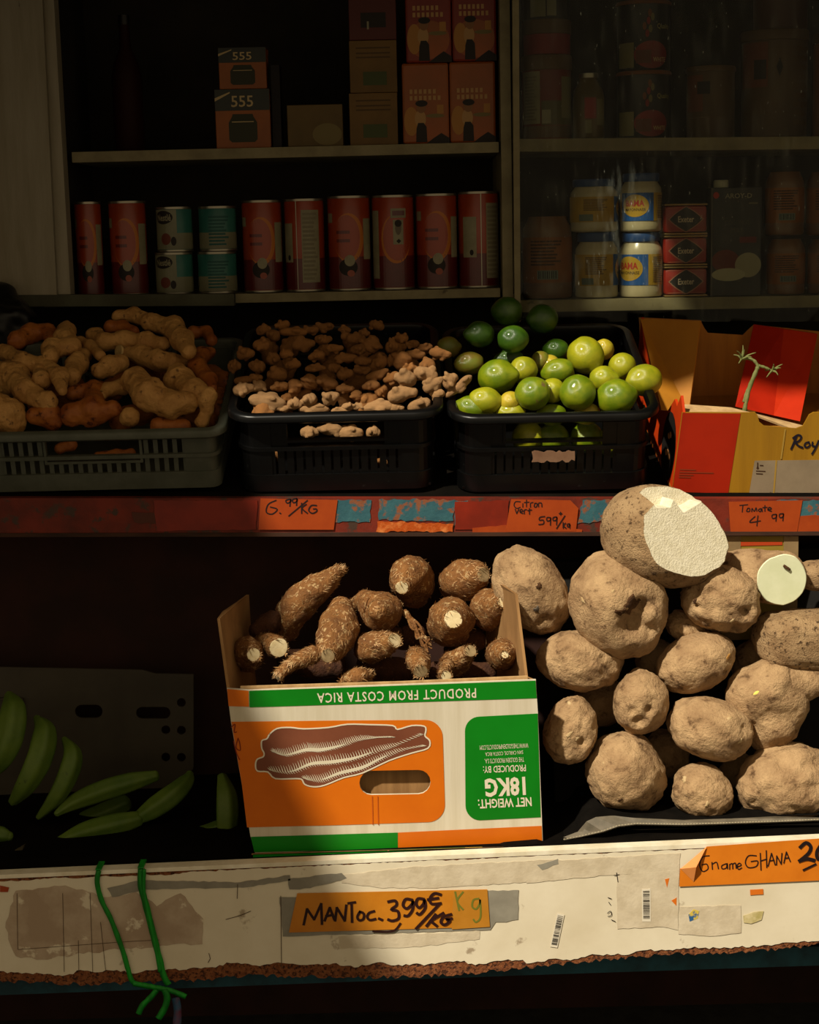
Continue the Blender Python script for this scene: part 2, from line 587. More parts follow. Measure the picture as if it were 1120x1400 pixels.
def rag(pts, amp, step=6, seed=1):
    """pixel outline with a torn edge"""
    out = []; r = random.Random(seed)
    n = len(pts)
    for i in range(n):
        a, b_ = Vector(pts[i]), Vector(pts[(i + 1) % n])
        k = max(1, int((b_ - a).length / step))
        nn = Vector((-(b_ - a).y, (b_ - a).x)).normalized()
        for j in range(k):
            q = a + (b_ - a) * (j / k)
            if j: q = q + nn * r.uniform(-amp, amp)
            out.append((q.x, q.y))
    return out
def sheet(pts, pl, off, thick=0.0006):
    return MB().prism([pl.at(x, y, off) for x, y in pts], -pl.n * thick)
for i, pts in enumerate([[(461, 683), (508, 684), (506, 714), (458, 714)], [(518, 683), (622, 683), (620, 712), (518, 711)], [(622, 684), (640, 684), (640, 722), (622, 718)],
                         [(797, 684), (838, 684), (832, 712), (790, 716)], [(1062, 684), (1122, 684), (1122, 706), (1058, 716)], [(180, 700), (230, 700), (226, 716), (184, 714)]]):
    obj('paint_patch', sheet(rag(pts, 1.6, 5, i), pu, 0.0012), paint_teal if i < 5 else mat('brown_stain', '4a2214'), ub)
tape_or = mat('old_orange_tape', '9a3d10', '8a330d', scale=20, rough=0.35, spec=0.4)
obj('torn_tape', sheet(rag([(516, 713), (620, 716), (619, 727), (514, 727)], 1.5, 5, 3), pu, 0.003), mat('glossy_orange_tape', 'a84a18', 'cc7a40', scale=60, lo=0.5, hi=0.7, rough=0.25, bump=0.6, bscale=120), ub)
obj('torn_tape', sheet(rag([(622, 686), (696, 684), (694, 722), (622, 724)], 0.8, 8, 5), pu, 0.0016), mat('red_tape', '7e2210', '6a1c0d', scale=15, rough=0.4), ub)
obj('torn_tape', sheet(rag([(1072, 706), (1180, 703), (1180, 727), (1068, 729)], 0.8, 8, 6), pu, 0.0016), tape_or, ub)
obj('torn_tape', sheet(rag([(210, 684), (352, 684), (350, 724), (214, 726)], 0.8, 8, 8), pu, 0.0016), mat('dark_red_tape', '7d2413', '6b1d10', scale=15, rough=0.4), ub)
obj('torn_tape', sheet(rag([(646, 722), (694, 718), (796, 724), (796, 728), (646, 728)], 0.6, 8, 9), pu, 0.0022), tape_or, ub)

lb = thing('lower_stall_shelf', Vector((0, 0.0, ZL(0) - 0.16)), 'lower stall shelf with white laminated front board, chipboard crumbling at its edges', 'shelf')
pf = front(0.0)
surf = MB()
surf.add([(xl, 0.02, ZL(xl) - 0.004), (xr, 0.02, ZL(xr) - 0.004), (xr, 0.42, ZL(xr) - 0.004), (xl, 0.42, ZL(xl) - 0.004),
          (xl, 0.02, ZL(xl) - 0.024), (xr, 0.02, ZL(xr) - 0.024), (xr, 0.42, ZL(xr) - 0.024), (xl, 0.42, ZL(xl) - 0.024)],
         [(0, 1, 2, 3), (7, 6, 5, 4), (0, 4, 5, 1), (2, 6, 7, 3), (1, 5, 6, 2), (0, 3, 7, 4)])
obj('shelf_surface', surf, mat('blackened_wood', '0b0907', '120e0a', scale=12, rough=0.95, spec=0.03), lb)
chip = mat('raw_chipboard', '6b3a1e', '8a5430', scale=160, lo=0.35, hi=0.65, c3='3c1f10', scale3=220, lo3=0.5, hi3=0.6, rough=0.95, bump=1.0, bscale=260, bdist=0.003)
def ytop(x): return 1196 + (x / 1120.0) * (1147 - 1196)
def ybot(x):                                 # lower edge of the board in the photograph
    k = [(-300, 1352), (0, 1342), (120, 1346), (250, 1342), (340, 1334), (480, 1336), (560, 1336), (660, 1330), (760, 1319), (830, 1312), (930, 1304), (1020, 1302), (1120, 1292), (1420, 1280)]
    for (a, ya), (b_, yb) in zip(k, k[1:]):
        if x <= b_: return ya + (yb - ya) * (x - a) / (b_ - a)
    return k[-1][1]
xs = [-300 + 5 * i for i in range(345)]
r_ = random.Random(4)
low = [(x, ybot(x) + r_.uniform(-3.2, 2.6)) for x in xs]
core = MB().prism([pf.at(x, y, -0.0015) for x, y in [(-300, ytop(-300) + 2), (1420, ytop(1420) + 2)] + low[::-1]], (0, 0.018, 0))
obj('chipboard_core', core, chip, lb)
lam_mat = mat('worn_white_laminate', 'd8cdb4', 'cabda1', scale=7, lo=0.4, hi=0.75, c3='a08f76', scale3=22, lo3=0.64, hi3=0.70, rough=0.45, bump=0.15, bscale=30)
upp = [(x, ytop(x) + (9 if x < 300 else 7) + noise.noise(Vector((x * 0.02, 3, 0))) * (4 if x < 420 else 1.0) + r_.uniform(-0.8, 0.8)) for x in xs]
lowl = [(x, ybot(x) - (17 if 100 < x < 640 else (13 if x < 720 else 7)) + noise.noise(Vector((x * 0.03, 9, 0))) * 5 + r_.uniform(-1.6, 1.6)) for x in xs]
obj('laminate', MB().prism([pf.at(x, y, 0.0) for x, y in upp + lowl[::-1]], (0, 0.0012, 0)), lam_mat, lb)
top = MB().prism([pf.at(x, ytop(x) + 0, 0.0) + Vector((0, 0.0, 0)) for x in (-300, 1420)] + [pf.at(x, ytop(x) + 5.5) for x in (1420, -300)], (0, 0.02, 0))
obj('top_edge_band', top, mat('cream_edge_band', 'e4dcc6', 'cfc4a8', scale=18, rough=0.5), lb)

zc = lambda a, b_: (lambda X, Y: (a + X / 2.8, b_ + Y / 2.8))
cL, cM, cR = zc(0, 1150), zc(360, 1150), zc(720, 1120)
residue = mat('glue_residue', 'a08a72', 'b5a28a', scale=12, lo=0.42, hi=0.6, c3='cfc2a8', scale3=18, lo3=0.6, hi3=0.64, rough=0.75)
residue2 = mat('clear_tape_residue', 'cdbfa5', 'bdae93', scale=25, rough=0.3, spec=0.5, bump=0.4, bscale=70)
grey_tape = mat('grey_duct_tape', '807a6c', '8d8778', scale=25, rough=0.4)
def board_patch(name, pts, m, conv, amp=1.2, off=0.0006, seed=0):
    obj(name, sheet(rag([conv(*p) for p in pts], amp, 7, seed), pf, off, 0.0004), m, lb)
board_patch('glue_patch', [(60, 190), (250, 170), (400, 215), (520, 195), (600, 250), (690, 200), (780, 300), (775, 395), (640, 400), (400, 420), (140, 455), (60, 440), (20, 330)], residue, cL, 2.0, 0.0006, 11)
board_patch('grey_tape_strip', [(410, 180), (540, 150), (920, 158), (1110, 130), (1112, 150), (930, 178), (560, 185), (430, 215)], grey_tape, cL, 0.8, 0.0009, 12)
board_patch('grey_tape_strip', [(95, 145), (300, 122), (320, 142), (180, 180), (100, 185)], grey_tape, cM, 1.0, 0.0009, 13)
board_patch('clear_tape_strip', [(300, 130), (560, 100), (1018, 75), (1120, 70), (1120, 150), (640, 180), (440, 178), (300, 160)], residue2, cM, 0.8, 0.0007, 14)
board_patch('clear_tape_strip', [(0, 165), (590, 130), (585, 205), (300, 215), (0, 245)], residue2, cR, 0.8, 0.0008, 15)
board_patch('glue_patch', [(288, 365), (830, 345), (828, 375), (600, 405), (290, 412)], residue2, cM, 1.0, 0.0006, 16)
board_patch('grey_tape', [(62, 215), (978, 187), (976, 300), (930, 310), (890, 310), (870, 340), (75, 365)], grey_tape, cM, 0.7, 0.001, 17)
board_patch('clear_tape', [(345, 215), (585, 195), (580, 425), (520, 412), (348, 420)], residue2, cR, 0.6, 0.0009, 18)
board_patch('clear_tape', [(585, 335), (820, 330), (822, 435), (700, 448), (582, 440)], residue2, cR, 0.8, 0.0009, 19)
board_patch('dark_scuff', [(40, 175), (120, 152), (122, 172), (60, 195)], grey_tape, cR, 1.0, 0.0011, 20)
board_patch('orange_scrap', [(530, 230), (547, 226), (538, 262)], mat('orange_scrap_tape', 'cc6a1c', rough=0.4), cR, 0.2, 0.0012, 21)
board_patch('orange_scrap', [(555, 312), (575, 300), (574, 332)], mat('orange_scrap_tape', 'cc6a1c'), cR, 0.2, 0.0012, 22)
board_patch('orange_scrap', [(856, 270), (906, 267), (907, 288), (857, 291)], mat('orange_scrap_tape', 'cc6a1c'), cR, 0.2, 0.0012, 23)
board_patch('orange_scrap', [(0, 170), (35, 178), (30, 195), (0, 195)], tape_or, cL, 0.3, 0.0012, 24)
board_patch('fruit_sticker', [(620, 365), (640, 345), (662, 352), (655, 380), (625, 392)], mat('blue_sticker', '2c5a86', 'c8b04a', scale=60, lo=0.45, hi=0.5), cR, 0.5, 0.0012, 25)
board_patch('fruit_sticker', [(830, 370), (870, 355), (908, 352), (900, 385), (860, 400), (832, 396)], mat('faded_sticker', 'c9b98c', 'a89a60', scale=70), cR, 0.5, 0.0012, 26)
paper_w = mat('white_paper', 'd5cbb6', rough=0.7)
black_ink = mat('black_ink', '17120e', rough=0.6)
def barcode(quad, conv, seed):
    q = [Vector(conv(*p)) for p in quad]     # four corners: a->b along the bars' row, a->d across
    st = obj('barcode_sticker', sheet([tuple(v) for v in q], pf, 0.0013, 0.0003), paper_w, lb)
    r = random.Random(seed); mb = MB(); t = 0.06
    while t < 0.92:
        w = r.choice([0.012, 0.018, 0.03]);
        A, B = q[0] + (q[1] - q[0]) * t, q[0] + (q[1] - q[0]) * (t + w)
        C, D = q[3] + (q[2] - q[3]) * (t + w), q[3] + (q[2] - q[3]) * t
        A2, B2, C2, D2 = [a + (c_ - a) * 0.12 for a, c_ in ((A, D), (B, C), (C, B), (D, A))]
        mb.flat([pf.at(v.x, v.y, 0.0017) for v in (A2, B2, C2, D2)])
        t += w + r.choice([0.012, 0.02, 0.03])
    obj('bars', mb, black_ink, st)
barcode([(118, 360), (90, 488), (118, 492), (145, 366)], cR, 1)
barcode([(442, 268), (443, 392), (476, 392), (475, 266)], cR, 2)
obj('pencil_marks', ink([[(70, 415), (480, 385), (610, 378)], [(240, 200), (246, 500)], [(345, 200), (355, 500)], [(300, 380), (302, 500)], [(65, 200), (68, 415)], [(385, 310), (405, 500)]], pf, cL, 0.7, 0.0012, False), mat('pencil', '4d3a24'), lb)
obj('scribble', ink([[(800, 430), (805, 450), (797, 465)], [(865, 300), (920, 285), (960, 268)], [(1075, 210), (1078, 490)], [(910, 165), (908, 220)]], pf, cL, 0.9, 0.0012, False), mat('pencil', '4d3a24'), lb)
obj('ink_note', ink([[(312, 300), (325, 305)], [(315, 318), (322, 328)], [(310, 360), (322, 352), (325, 368), (312, 372)], [(325, 385), (340, 392)], [(345, 205), (350, 240)], [(335, 215), (355, 212)]], pf, cR, 1.0, 0.0014), black_ink, lb)
# teal beam carrying the lower shelf
bp_ = front(0.035)
struct('trim_2', MB().prism([bp_.at(x, y) for x, y in [(-300, 1350), (1420, 1282), (1420, 1310), (700, 1334), (-300, 1372)]], (0, 0.06, 0)), mat('teal_beam_paint', '1d4a56', '16343c', scale=20, rough=0.6))

# ================================================================= PRICE TAGS (stuck on the two front boards)
pen = mat('marker_pen', '2a0f0c', rough=0.5)
pen2 = mat('thin_black_pen', '1c1010', rough=0.5)
green_pen = mat('faded_green_pen', '6a6a20', rough=0.6)
def price_tag(poly, conv, pl, m, strokes, width, label, off=0.002, extra=None):
    pts = [conv(*p) for p in poly]
    base = pl.at(sum(p[0] for p in pts) / len(pts), max(p[1] for p in pts), off)
    t = thing('price_tag', base, label, 'price tag')
    cd_ = obj('card', sheet(pts, pl, off + 0.0006, 0.0006), m, t)
    obj('handwriting', ink(strokes, pl, conv, width, off + 0.0010), pen if width > 2 else pen2, cd_)
    return t
tag_amber = mat('amber_card', 'c07a1e', 'b06a14', scale=9, rough=0.35, spec=0.4)
tag_orange = mat('orange_card', 'd0761a', 'c26a14', scale=9, rough=0.4)
tag_red = mat('red_orange_card', '9a3e12', '8a330e', scale=9, rough=0.4)
t = price_tag([(130, 200), (858, 185), (868, 328), (98, 350)], cM, pf, tag_amber, [
    [(155, 320), (168, 260)], [(168, 260), (195, 300)], [(195, 300), (222, 240)], [(222, 240), (225, 318)],
    [(235, 305), (255, 255)], [(255, 255), (272, 300)], [(240, 288), (268, 282)],
    [(275, 305), (282, 255)], [(282, 255), (312, 305)], [(312, 305), (318, 245)],
    [(338, 240), (340, 310)], [(325, 238), (352, 234)],
    [(370, 270), (360, 290), (368, 303), (383, 298), (385, 278), (370, 270)],
    [(425, 268), (405, 275), (398, 290), (408, 302), (430, 298)], [(442, 296), (456, 302)],
    (4, [(478, 232), (505, 228), (510, 245), (490, 262), (515, 268), (518, 295), (495, 305), (478, 300)]),
    (3, [(525, 315), (505, 340), (475, 347), (420, 345)]),
    (4, [(570, 225), (545, 222), (535, 245), (550, 258), (570, 240), (572, 228), (572, 260), (555, 285), (540, 285)]),
    (4, [(615, 222), (592, 220), (585, 240), (597, 255), (613, 240), (617, 225), (620, 255), (600, 280), (588, 275)]),
    (4, [(680, 205), (655, 200), (638, 220), (645, 240), (680, 238)]), (4, [(630, 224), (670, 218)]),
    (4, [(675, 240), (585, 335)]), (4, [(660, 280), (625, 325)]), (4, [(690, 275), (640, 305)]), (4, [(640, 305), (665, 325)]),
    (4, [(720, 280), (690, 290), (680, 310), (695, 320), (715, 305), (700, 300), (722, 296)])], 3.6,
    'amber MANIOC price tag on grey tape at the middle of the white board', 0.0015)
obj('faded_handwriting', ink([[(735, 195), (750, 265)], [(765, 195), (742, 230), (765, 262)], [(825, 220), (805, 225), (800, 250), (815, 260), (828, 240), (830, 225), (832, 290), (815, 310), (805, 300)]], pf, cM, 2.6, 0.0026), green_pen, t)
obj('card_flap', sheet([cM(*p) for p in [(728, 190), (858, 186), (868, 328), (722, 338)]], pf, 0.0023, 0.0003), mat('pale_amber_card', 'b87c2a', 'a9701f', scale=9, rough=0.35), t)
t = price_tag([(690, 105), (1180, 70), (1180, 232), (585, 258), (588, 190), (640, 165)], cR, pf, tag_orange, [
    [(634, 186), (637, 200)], [(700, 140), (675, 145), (663, 175), (675, 200), (695, 190), (690, 172), (672, 175)],
    [(710, 165), (712, 192)], [(712, 172), (728, 165), (735, 190)],
    [(765, 170), (748, 178), (750, 190), (765, 186), (768, 168), (770, 190)],
    [(778, 192), (778, 172)], [(778, 174), (788, 170), (790, 190)], [(790, 172), (800, 168), (803, 188)],
    [(808, 182), (822, 176), (815, 168), (806, 178), (812, 192), (824, 186)],
    [(880, 140), (850, 140), (838, 165), (850, 185), (880, 180), (885, 160), (860, 162)],
    [(895, 130), (898, 195)], [(918, 120), (920, 185)], [(896, 160), (920, 152)],
    [(925, 180), (938, 130)], [(938, 130), (952, 175)], [(930, 160), (948, 156)],
    [(957, 175), (958, 140)], [(958, 140), (975, 172)], [(975, 172), (978, 130)],
    [(985, 168), (995, 125)], [(995, 125), (1010, 162)], [(988, 150), (1005, 147)],
    (5, [(1048, 108), (1070, 90), (1088, 105), (1080, 130), (1045, 160)]), (5, [(1045, 160), (1075, 152), (1102, 158)]), (3, [(1060, 195), (1108, 172)]),
    (5, [(1130, 95), (1112, 125), (1116, 152), (1135, 148)])], 1.6,
    'orange GHANA yam price tag with curled corner under the yams', 0.0018)
c_ = [pf.at(*cR(*p), o) for p, o in (((590, 190), 0.003), ((690, 105), 0.004), ((640, 240), 0.003), ((650, 184), 0.013))]
obj('curled_corner', MB().add([c_[0], c_[1], c_[2], c_[3]], [(0, 3, 1), (0, 2, 3)]), mat('pale_orange_card', 'd98a4a', 'c97a38', scale=12, rough=0.3), t)
c6 = lambda X, Y: (X / 1.867, 660 + Y / 1.867)
price_tag([(665, 40), (862, 44), (852, 120), (660, 120)], c6, pu, tag_red, [
    [(705, 45), (685, 55), (680, 75), (695, 80), (708, 68), (690, 62)], [(714, 77), (717, 79)],
    [(740, 42), (730, 45), (733, 52), (742, 48), (742, 42), (740, 60)], [(757, 40), (747, 43), (749, 51), (758, 47), (758, 40), (757, 58)],
    [(785, 45), (737, 85)], [(770, 52), (770, 78)], [(782, 55), (771, 65), (785, 78)], [(808, 58), (795, 58), (788, 70), (797, 78), (808, 73), (808, 67), (800, 67)]], 1.8,
    'orange 6.99 per kg price tag below the small ginger crate')
c5 = lambda X, Y: (560 + X / 2, 660 + Y / 2)
price_tag([(278, 45), (440, 48), (462, 70), (455, 132), (262, 135)], c5, pu, tag_red, [
    [(303, 52), (290, 52), (286, 62), (293, 70), (303, 67)], [(310, 57), (310, 67)], [(320, 47), (320, 66)], [(314, 54), (327, 53)], [(331, 67), (331, 56), (338, 54)],
    [(343, 56), (341, 65), (347, 66), (349, 57), (343, 56)], [(353, 66), (353, 56), (361, 56), (362, 66)], [(289, 72), (293, 84)], [(293, 84), (299, 72)],
    [(302, 80), (310, 77), (305, 72), (302, 80), (310, 84)], [(314, 85), (314, 75), (320, 73)], [(328, 70), (328, 86)], [(323, 76), (334, 74)],
    [(370, 92), (357, 94), (355, 102), (366, 102), (366, 112), (353, 114)], [(385, 95), (376, 95), (376, 104), (385, 102), (386, 95), (385, 116)],
    [(402, 93), (393, 95), (393, 103), (402, 101), (403, 93), (402, 115)], [(425, 90), (402, 125)], [(413, 80), (413, 88)], [(409, 84), (417, 84)],
    [(420, 108), (420, 124)], [(427, 110), (421, 117), (428, 124)], [(438, 112), (432, 113), (432, 120), (438, 118), (438, 112), (438, 124)]], 1.4,
    'orange Citron vert price tag below the limes')
price_tag([(873, 52), (1075, 48), (1060, 135), (878, 135)], c5, pu, tag_red, [
    [(903, 62), (925, 60)], [(912, 61), (910, 80)], [(925, 70), (922, 78), (930, 78), (930, 70), (925, 70)], [(936, 79), (937, 70), (943, 78), (948, 68), (950, 78)],
    [(960, 70), (954, 75), (960, 79), (963, 70), (965, 79)], [(972, 62), (972, 78)], [(966, 68), (978, 67)], [(980, 74), (990, 71), (984, 67), (980, 74), (990, 78)],
    [(945, 92), (930, 108), (960, 104)], [(953, 90), (950, 118)], [(1003, 86), (992, 88), (993, 97), (1002, 95), (1004, 86), (1002, 105)],
    [(1022, 84), (1012, 86), (1013, 95), (1021, 93), (1023, 84), (1021, 104)]], 1.4,
    'orange Tomate price tag below the tomato carton')

# ---- green cord tied round the white board
gr = mat('green_raffia', '138a1e', '0c6a16', scale=90, stretch=(1, 1, 0.2), rough=0.5, bump=0.5, bscale=200)
cd = thing('tie_cord', pf.at(215, 1378), 'bright green raffia cord knotted round the white board', 'cord')
def strap(pts, w, off=0.004):
    q = smooth2([cL(*p) for p in pts], 6)
    n = len(q); path = [pf.at(a.x, a.y, off) for a in q]
    mb = MB()
    vs = []; fs = []
    for i, p in enumerate(path):
        t = (path[min(i + 1, n - 1)] - path[max(i - 1, 0)]).normalized()
        s_ = Vector((0, -1, 0)).cross(t).normalized() * w / 2 * px2m(p) * (1 + 0.15 * noise.noise(Vector((i * 0.4, w, 0))))
        d = Vector((0, 0.0035, 0))
        vs += [p + s_, p - d * 0.5, p - s_, p + d]
    for i in range(n - 1):
        for k in range(4):
            a, b_ = i * 4 + k, i * 4 + (k + 1) % 4
            fs.append((a, b_, b_ + 4, a + 4))
    fs += [(3, 2, 1, 0), tuple(n * 4 - 4 + k for k in range(4))]
    return mb.add(vs, fs)
obj('strand', strap([(378, 113), (372, 160), (390, 230), (425, 300), (470, 420), (490, 490), (510, 540), (560, 552)], 7), gr, cd, True)
obj('strand', strap([(540, 107), (540, 170), (555, 230), (580, 330), (605, 430), (625, 510), (645, 550)], 9), gr, cd, True)
obj('strand', strap([(552, 108), (552, 200), (575, 310), (598, 420), (612, 500)], 5, 0.006), gr, cd, True)
obj('knot', strap([(510, 545), (570, 556), (620, 565), (660, 575), (712, 596)], 8, 0.008), gr, cd, True)
obj('loose_end', strap([(600, 570), (575, 600), (545, 630), (530, 662)], 8, 0.008), gr, cd, True)
obj('loose_end', strap([(630, 570), (640, 600), (630, 640), (606, 680)], 9, 0.010), gr, cd, True)
for pts in ([(378, 122), (374, 126)], [(540, 118), (541, 124)]):
    a = pf.at(*cL(*pts[0]), 0.004)
    w = 4 * px2m(a)
    obj('strand', MB().box(a.x - w, a.x + w, -0.0055, 0.024, ZL(a.x) + 0.0004, ZL(a.x) + 0.0026), gr, cd)
obj('blue_ribbon', strap([(672, 600), (680, 650), (676, 720)], 11, -0.01), mat('blue_ribbon', '2a5a78', '6a2030', scale=30), cd, True)

# ================================================================= CRATES ON THE UPPER SHELF
def rrect(w, d, r, n=6):
    """rounded rectangle outline, front edge at y = 0, centred in x, counter-clockwise"""
    out = []
    for cx, cy, a0 in ((w / 2 - r, r, -pi / 2), (w / 2 - r, d - r, 0), (-w / 2 + r, d - r, pi / 2), (-w / 2 + r, r, pi)):
        for k in range(n + 1):
            a = a0 + (pi / 2) * k / n
            out.append((cx + r * cos(a), cy + r * sin(a)))
    return out
def sweep_ring(mb, outline, prof):
    """prof: closed list of (outward, z); outline: closed 2D path"""
    n = len(outline); m = len(prof); vs = []; fs = []
    for i, (x, y) in enumerate(outline):
        a, b_ = Vector(outline[i - 1]), Vector(outline[(i + 1) % n])
        t = (b_ - a).normalized(); nn = Vector((t.y, -t.x))
        for o, z in prof:
            vs.append((x + nn.x * o, y + nn.y * o, z))
    for i in range(n):
        j = (i + 1) % n
        for k in range(m):
            l = (k + 1) % m
            fs.append((i * m + k, j * m + k, j * m + l, i * m + l))
    return mb.add(vs, fs)
def shared_piece(name, mb_local, m, parent, mats):
    """same small mesh placed several times as separate parts"""
    me = bpy.data.meshes.new(name)
    me.from_pydata(mb_local.v, [], mb_local.f); me.update(); me.materials.append(m)
    for M in mats:
        o = bpy.data.objects.new(name, me); COL.objects.link(o)
        o.parent = parent
        o.matrix_local = Matrix.Translation(-root_loc(parent)) @ M
    return me

def crate(loc, w, d, h, m, label, corner=0.035, slat_w=0.0105, slat_gap=0.0135, handle=(0.13, 0.035), style='black', rimw=0.012):
    M = Matrix.Translation(loc) @ Matrix.Rotation(TILT, 4, 'X')
    t = thing('crate', loc, label, 'crate', None)
    ol = rrect(w, d, corner)
    rim = MB(M); sweep_ring(rim, ol, [(rimw, h - 0.002), (rimw - 0.003, h + 0.001), (-0.002, h + 0.001), (-0.004, h - 0.004), (-0.003, h - 0.016), (0.002, h - 0.016), (rimw - 0.004, h - 0.013), (rimw, h - 0.010)])
    smooth_angle(obj('rim', rim, m, t), 50)
    ol2 = rrect(w - 0.012, d - 0.012, corner - 0.006); ol2 = [(x, y + 0.006) for x, y in ol2]
    bf = MB(M); sweep_ring(bf, ol2, [(0.004, 0.028), (-0.002, 0.028), (-0.002, 0.0), (0.004, 0.0)])
    smooth_angle(obj('base_band', bf, m, t), 50)
    obj('floor_panel', MB(M).box(-w / 2 + 0.01, w / 2 - 0.01, 0.01, d - 0.01, 0.002, 0.006), m, t)
    mb_ = MB(M); zb = h * 0.52
    sweep_ring(mb_, ol2, [(0.005, zb + 0.006), (-0.002, zb + 0.006), (-0.002, zb), (0.005, zb)])
    smooth_angle(obj('middle_band', mb_, m, t), 50)
    # solid corners
    for sx in (-1, 1):
        for y0, y1 in ((0.004, 0.05), (d - 0.05, d - 0.004)):
            cb = MB(M)
            yy = y0 if y0 < 0.1 else y1
            sgn = 1 if y0 < 0.1 else -1
            path = [(sx * (w / 2 - 0.055), yy), (sx * (w / 2 - corner), yy)]
            for k in range(1, 7):
                a = (pi / 2) * k / 6
                path.append((sx * (w / 2 - corner + (corner - 0.006) * sin(a)), yy + sgn * (corner - 0.004) * (1 - cos(a))))
            path.append((sx * (w / 2 - 0.006), yy + sgn * 0.055))
            vs = []; fs = []
            for i, (x, y) in enumerate(path):
                vs += [(x, y, 0.02), (x, y, h - 0.014), (x - sx * 0.003, y + sgn * 0.003, h - 0.014), (x - sx * 0.003, y + sgn * 0.003, 0.02)]
            for i in range(len(path) - 1):
                for k in range(4):
                    a, b_ = i * 4 + k, i * 4 + (k + 1) % 4
                    fs.append((a, b_, b_ + 4, a + 4))
            cb.add(vs, fs)
            obj('corner_post', cb, m, t)
    # upper band left and right of the hand hole, on the front and the back
    hw, hh = handle
    for y in (0.006, d - 0.010):
        for sx in (-1, 1):
            xa, xb = sorted((sx * hw / 2, sx * (w / 2 - 0.05)))
            if style == 'black':
                obj('upper_panel', MB(M).box(xa, xb, y, y + 0.003, zb, h - 0.012), m, t)
        hb = MB(M)
        hb.box(-hw / 2 - 0.004, -hw / 2, y - 0.004, y + 0.006, h - 0.016 - hh, h - 0.012).box(hw / 2, hw / 2 + 0.004, y - 0.004, y + 0.006, h - 0.016 - hh, h - 0.012)
        hb.box(-hw / 2 - 0.004, hw / 2 + 0.004, y - 0.004, y + 0.006, h - 0.020 - hh, h - 0.016 - hh)
        obj('hand_hole_frame', hb, m, t)
    # slats
    zt = zb if style == 'black' else h - 0.014
    sl = MB().box(-slat_w / 2, slat_w / 2, -0.0015, 0.0015, 0.02, zt)
    sl_short = MB().box(-slat_w / 2, slat_w / 2, -0.0015, 0.0015, 0.02, min(zt, h - 0.02 - hh))
    long_m, short_m = [], []
    n = int((w - 0.11) / slat_gap)
    for y in (0.007, d - 0.007):
        for i in range(n + 1):
            x = -(w - 0.11) / 2 + i * (w - 0.11) / n
            (short_m if abs(x) < hw / 2 + 0.004 else long_m).append(M @ Matrix.Translation((x, y, 0)))
    n2 = int((d - 0.11) / 0.026)
    for sx in (-1, 1):
        for i in range(n2 + 1):
            long_m.append(M @ Matrix.Translation((sx * (w / 2 - 0.007), 0.055 + i * (d - 0.11) / n2, 0)) @ Matrix.Rotation(pi / 2, 4, 'Z'))
    shared_piece('slat', sl, m, t, long_m)
    shared_piece('slat', sl_short, m, t, short_m)
    return t, M

black_pl = mat('black_crate_plastic', '040404', '070707', scale=30, rough=0.36, spec=0.3, c3='1c1d1b', scale3=40, lo3=0.68, hi3=0.75)
grey_pl = mat('grey_crate_plastic', '4e5044', '424438', scale=20, rough=0.5)
YC = 0.305
def crate_at(xc, wpx, ypx, d, m, label, **k):
    p = P(xc, ypx, YC)
    w = wpx * px2m(p)
    base = Vector((p.x, YC, upper_z(p.x, YC) + 0.001))
    h = (p.z - base.z) / cos(TILT) + 0.002
    return crate(base, w, d, h, m, label, **k) + (w, d, h)
c_lime, M_lime, wl, dl, hl = crate_at(756, 268, 563, 0.395, black_pl, 'black plastic crate full of limes', handle=(0.15, 0.030))
c_tur, M_tur, wt, dt, ht = crate_at(459, 274, 562, 0.395, black_pl, 'black plastic crate of small knobbly ginger, beside the limes', handle=(0.15, 0.030))
c_gin, M_gin, wg, dg_, hg = crate_at(128, 346, 588, 0.40, grey_pl, 'grey slatted plastic crate heaped with big ginger roots', corner=0.02, handle=(0.145, 0.036), style='open', slat_gap=0.0145, slat_w=0.007)
# torn paper label on the lime crate
cp = Plane(M_lime @ Vector((0, -0.001, 0)), (M_lime.to_3x3() @ Vector((0, -1, 0))))
obj('torn_paper_label', sheet(rag([(727, 618), (786, 617), (786, 630), (727, 632)], 2.0, 4, 31), cp, 0.002), mat('old_brown_paper', '8a6a52', '7a5a44', scale=30, rough=0.8), c_lime)

# ================================================================= LIMES
def heap_plane(M, lift):
    return Plane(M @ Vector((0, 0, lift)), M.to_3x3() @ Vector((0, 0, 1)))
def mk_lime_mesh(seed, nip):
    bm = bmesh.new(); bmesh.ops.create_uvsphere(bm, u_segments=40, v_segments=26, radius=1.0)
    for v in bm.verts:
        p = v.co.copy(); z = p.z
        q = Vector((p.x, p.y, z * 1.10))
        q *= 1 + 0.03 * frac(p, 1.3, seed, 2)
        if z > 0.86: q.z += (z - 0.86) * nip
        if z < -0.9: q.z += (-0.9 - z) * 0.8
        v.co = q
    me = bpy.data.meshes.new('lime'); bm.to_mesh(me); bm.free()
    me.polygons.foreach_set('use_smooth', [True] * len(me.polygons))
    return me
def lime_mat(name, a, b_, **k):
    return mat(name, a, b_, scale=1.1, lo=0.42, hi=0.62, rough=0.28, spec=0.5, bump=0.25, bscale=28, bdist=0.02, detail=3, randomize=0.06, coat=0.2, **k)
LM = {'g': lime_mat('lime_green', '5c720a', '7a8410'), 'y': lime_mat('lime_yellow_green', '9c9a18', '848a14'), 'd': lime_mat('lime_shaded_green', '2a4a0a', '3c5c0e'),  # darkest green: shade at the back of the heap put into the colour
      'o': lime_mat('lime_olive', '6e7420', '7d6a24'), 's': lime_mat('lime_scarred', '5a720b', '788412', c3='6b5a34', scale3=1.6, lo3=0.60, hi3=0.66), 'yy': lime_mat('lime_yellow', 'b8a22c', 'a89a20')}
lime_meshes = [mk_lime_mesh(i, 0.5 + 0.4 * (i % 3)) for i in range(5)]
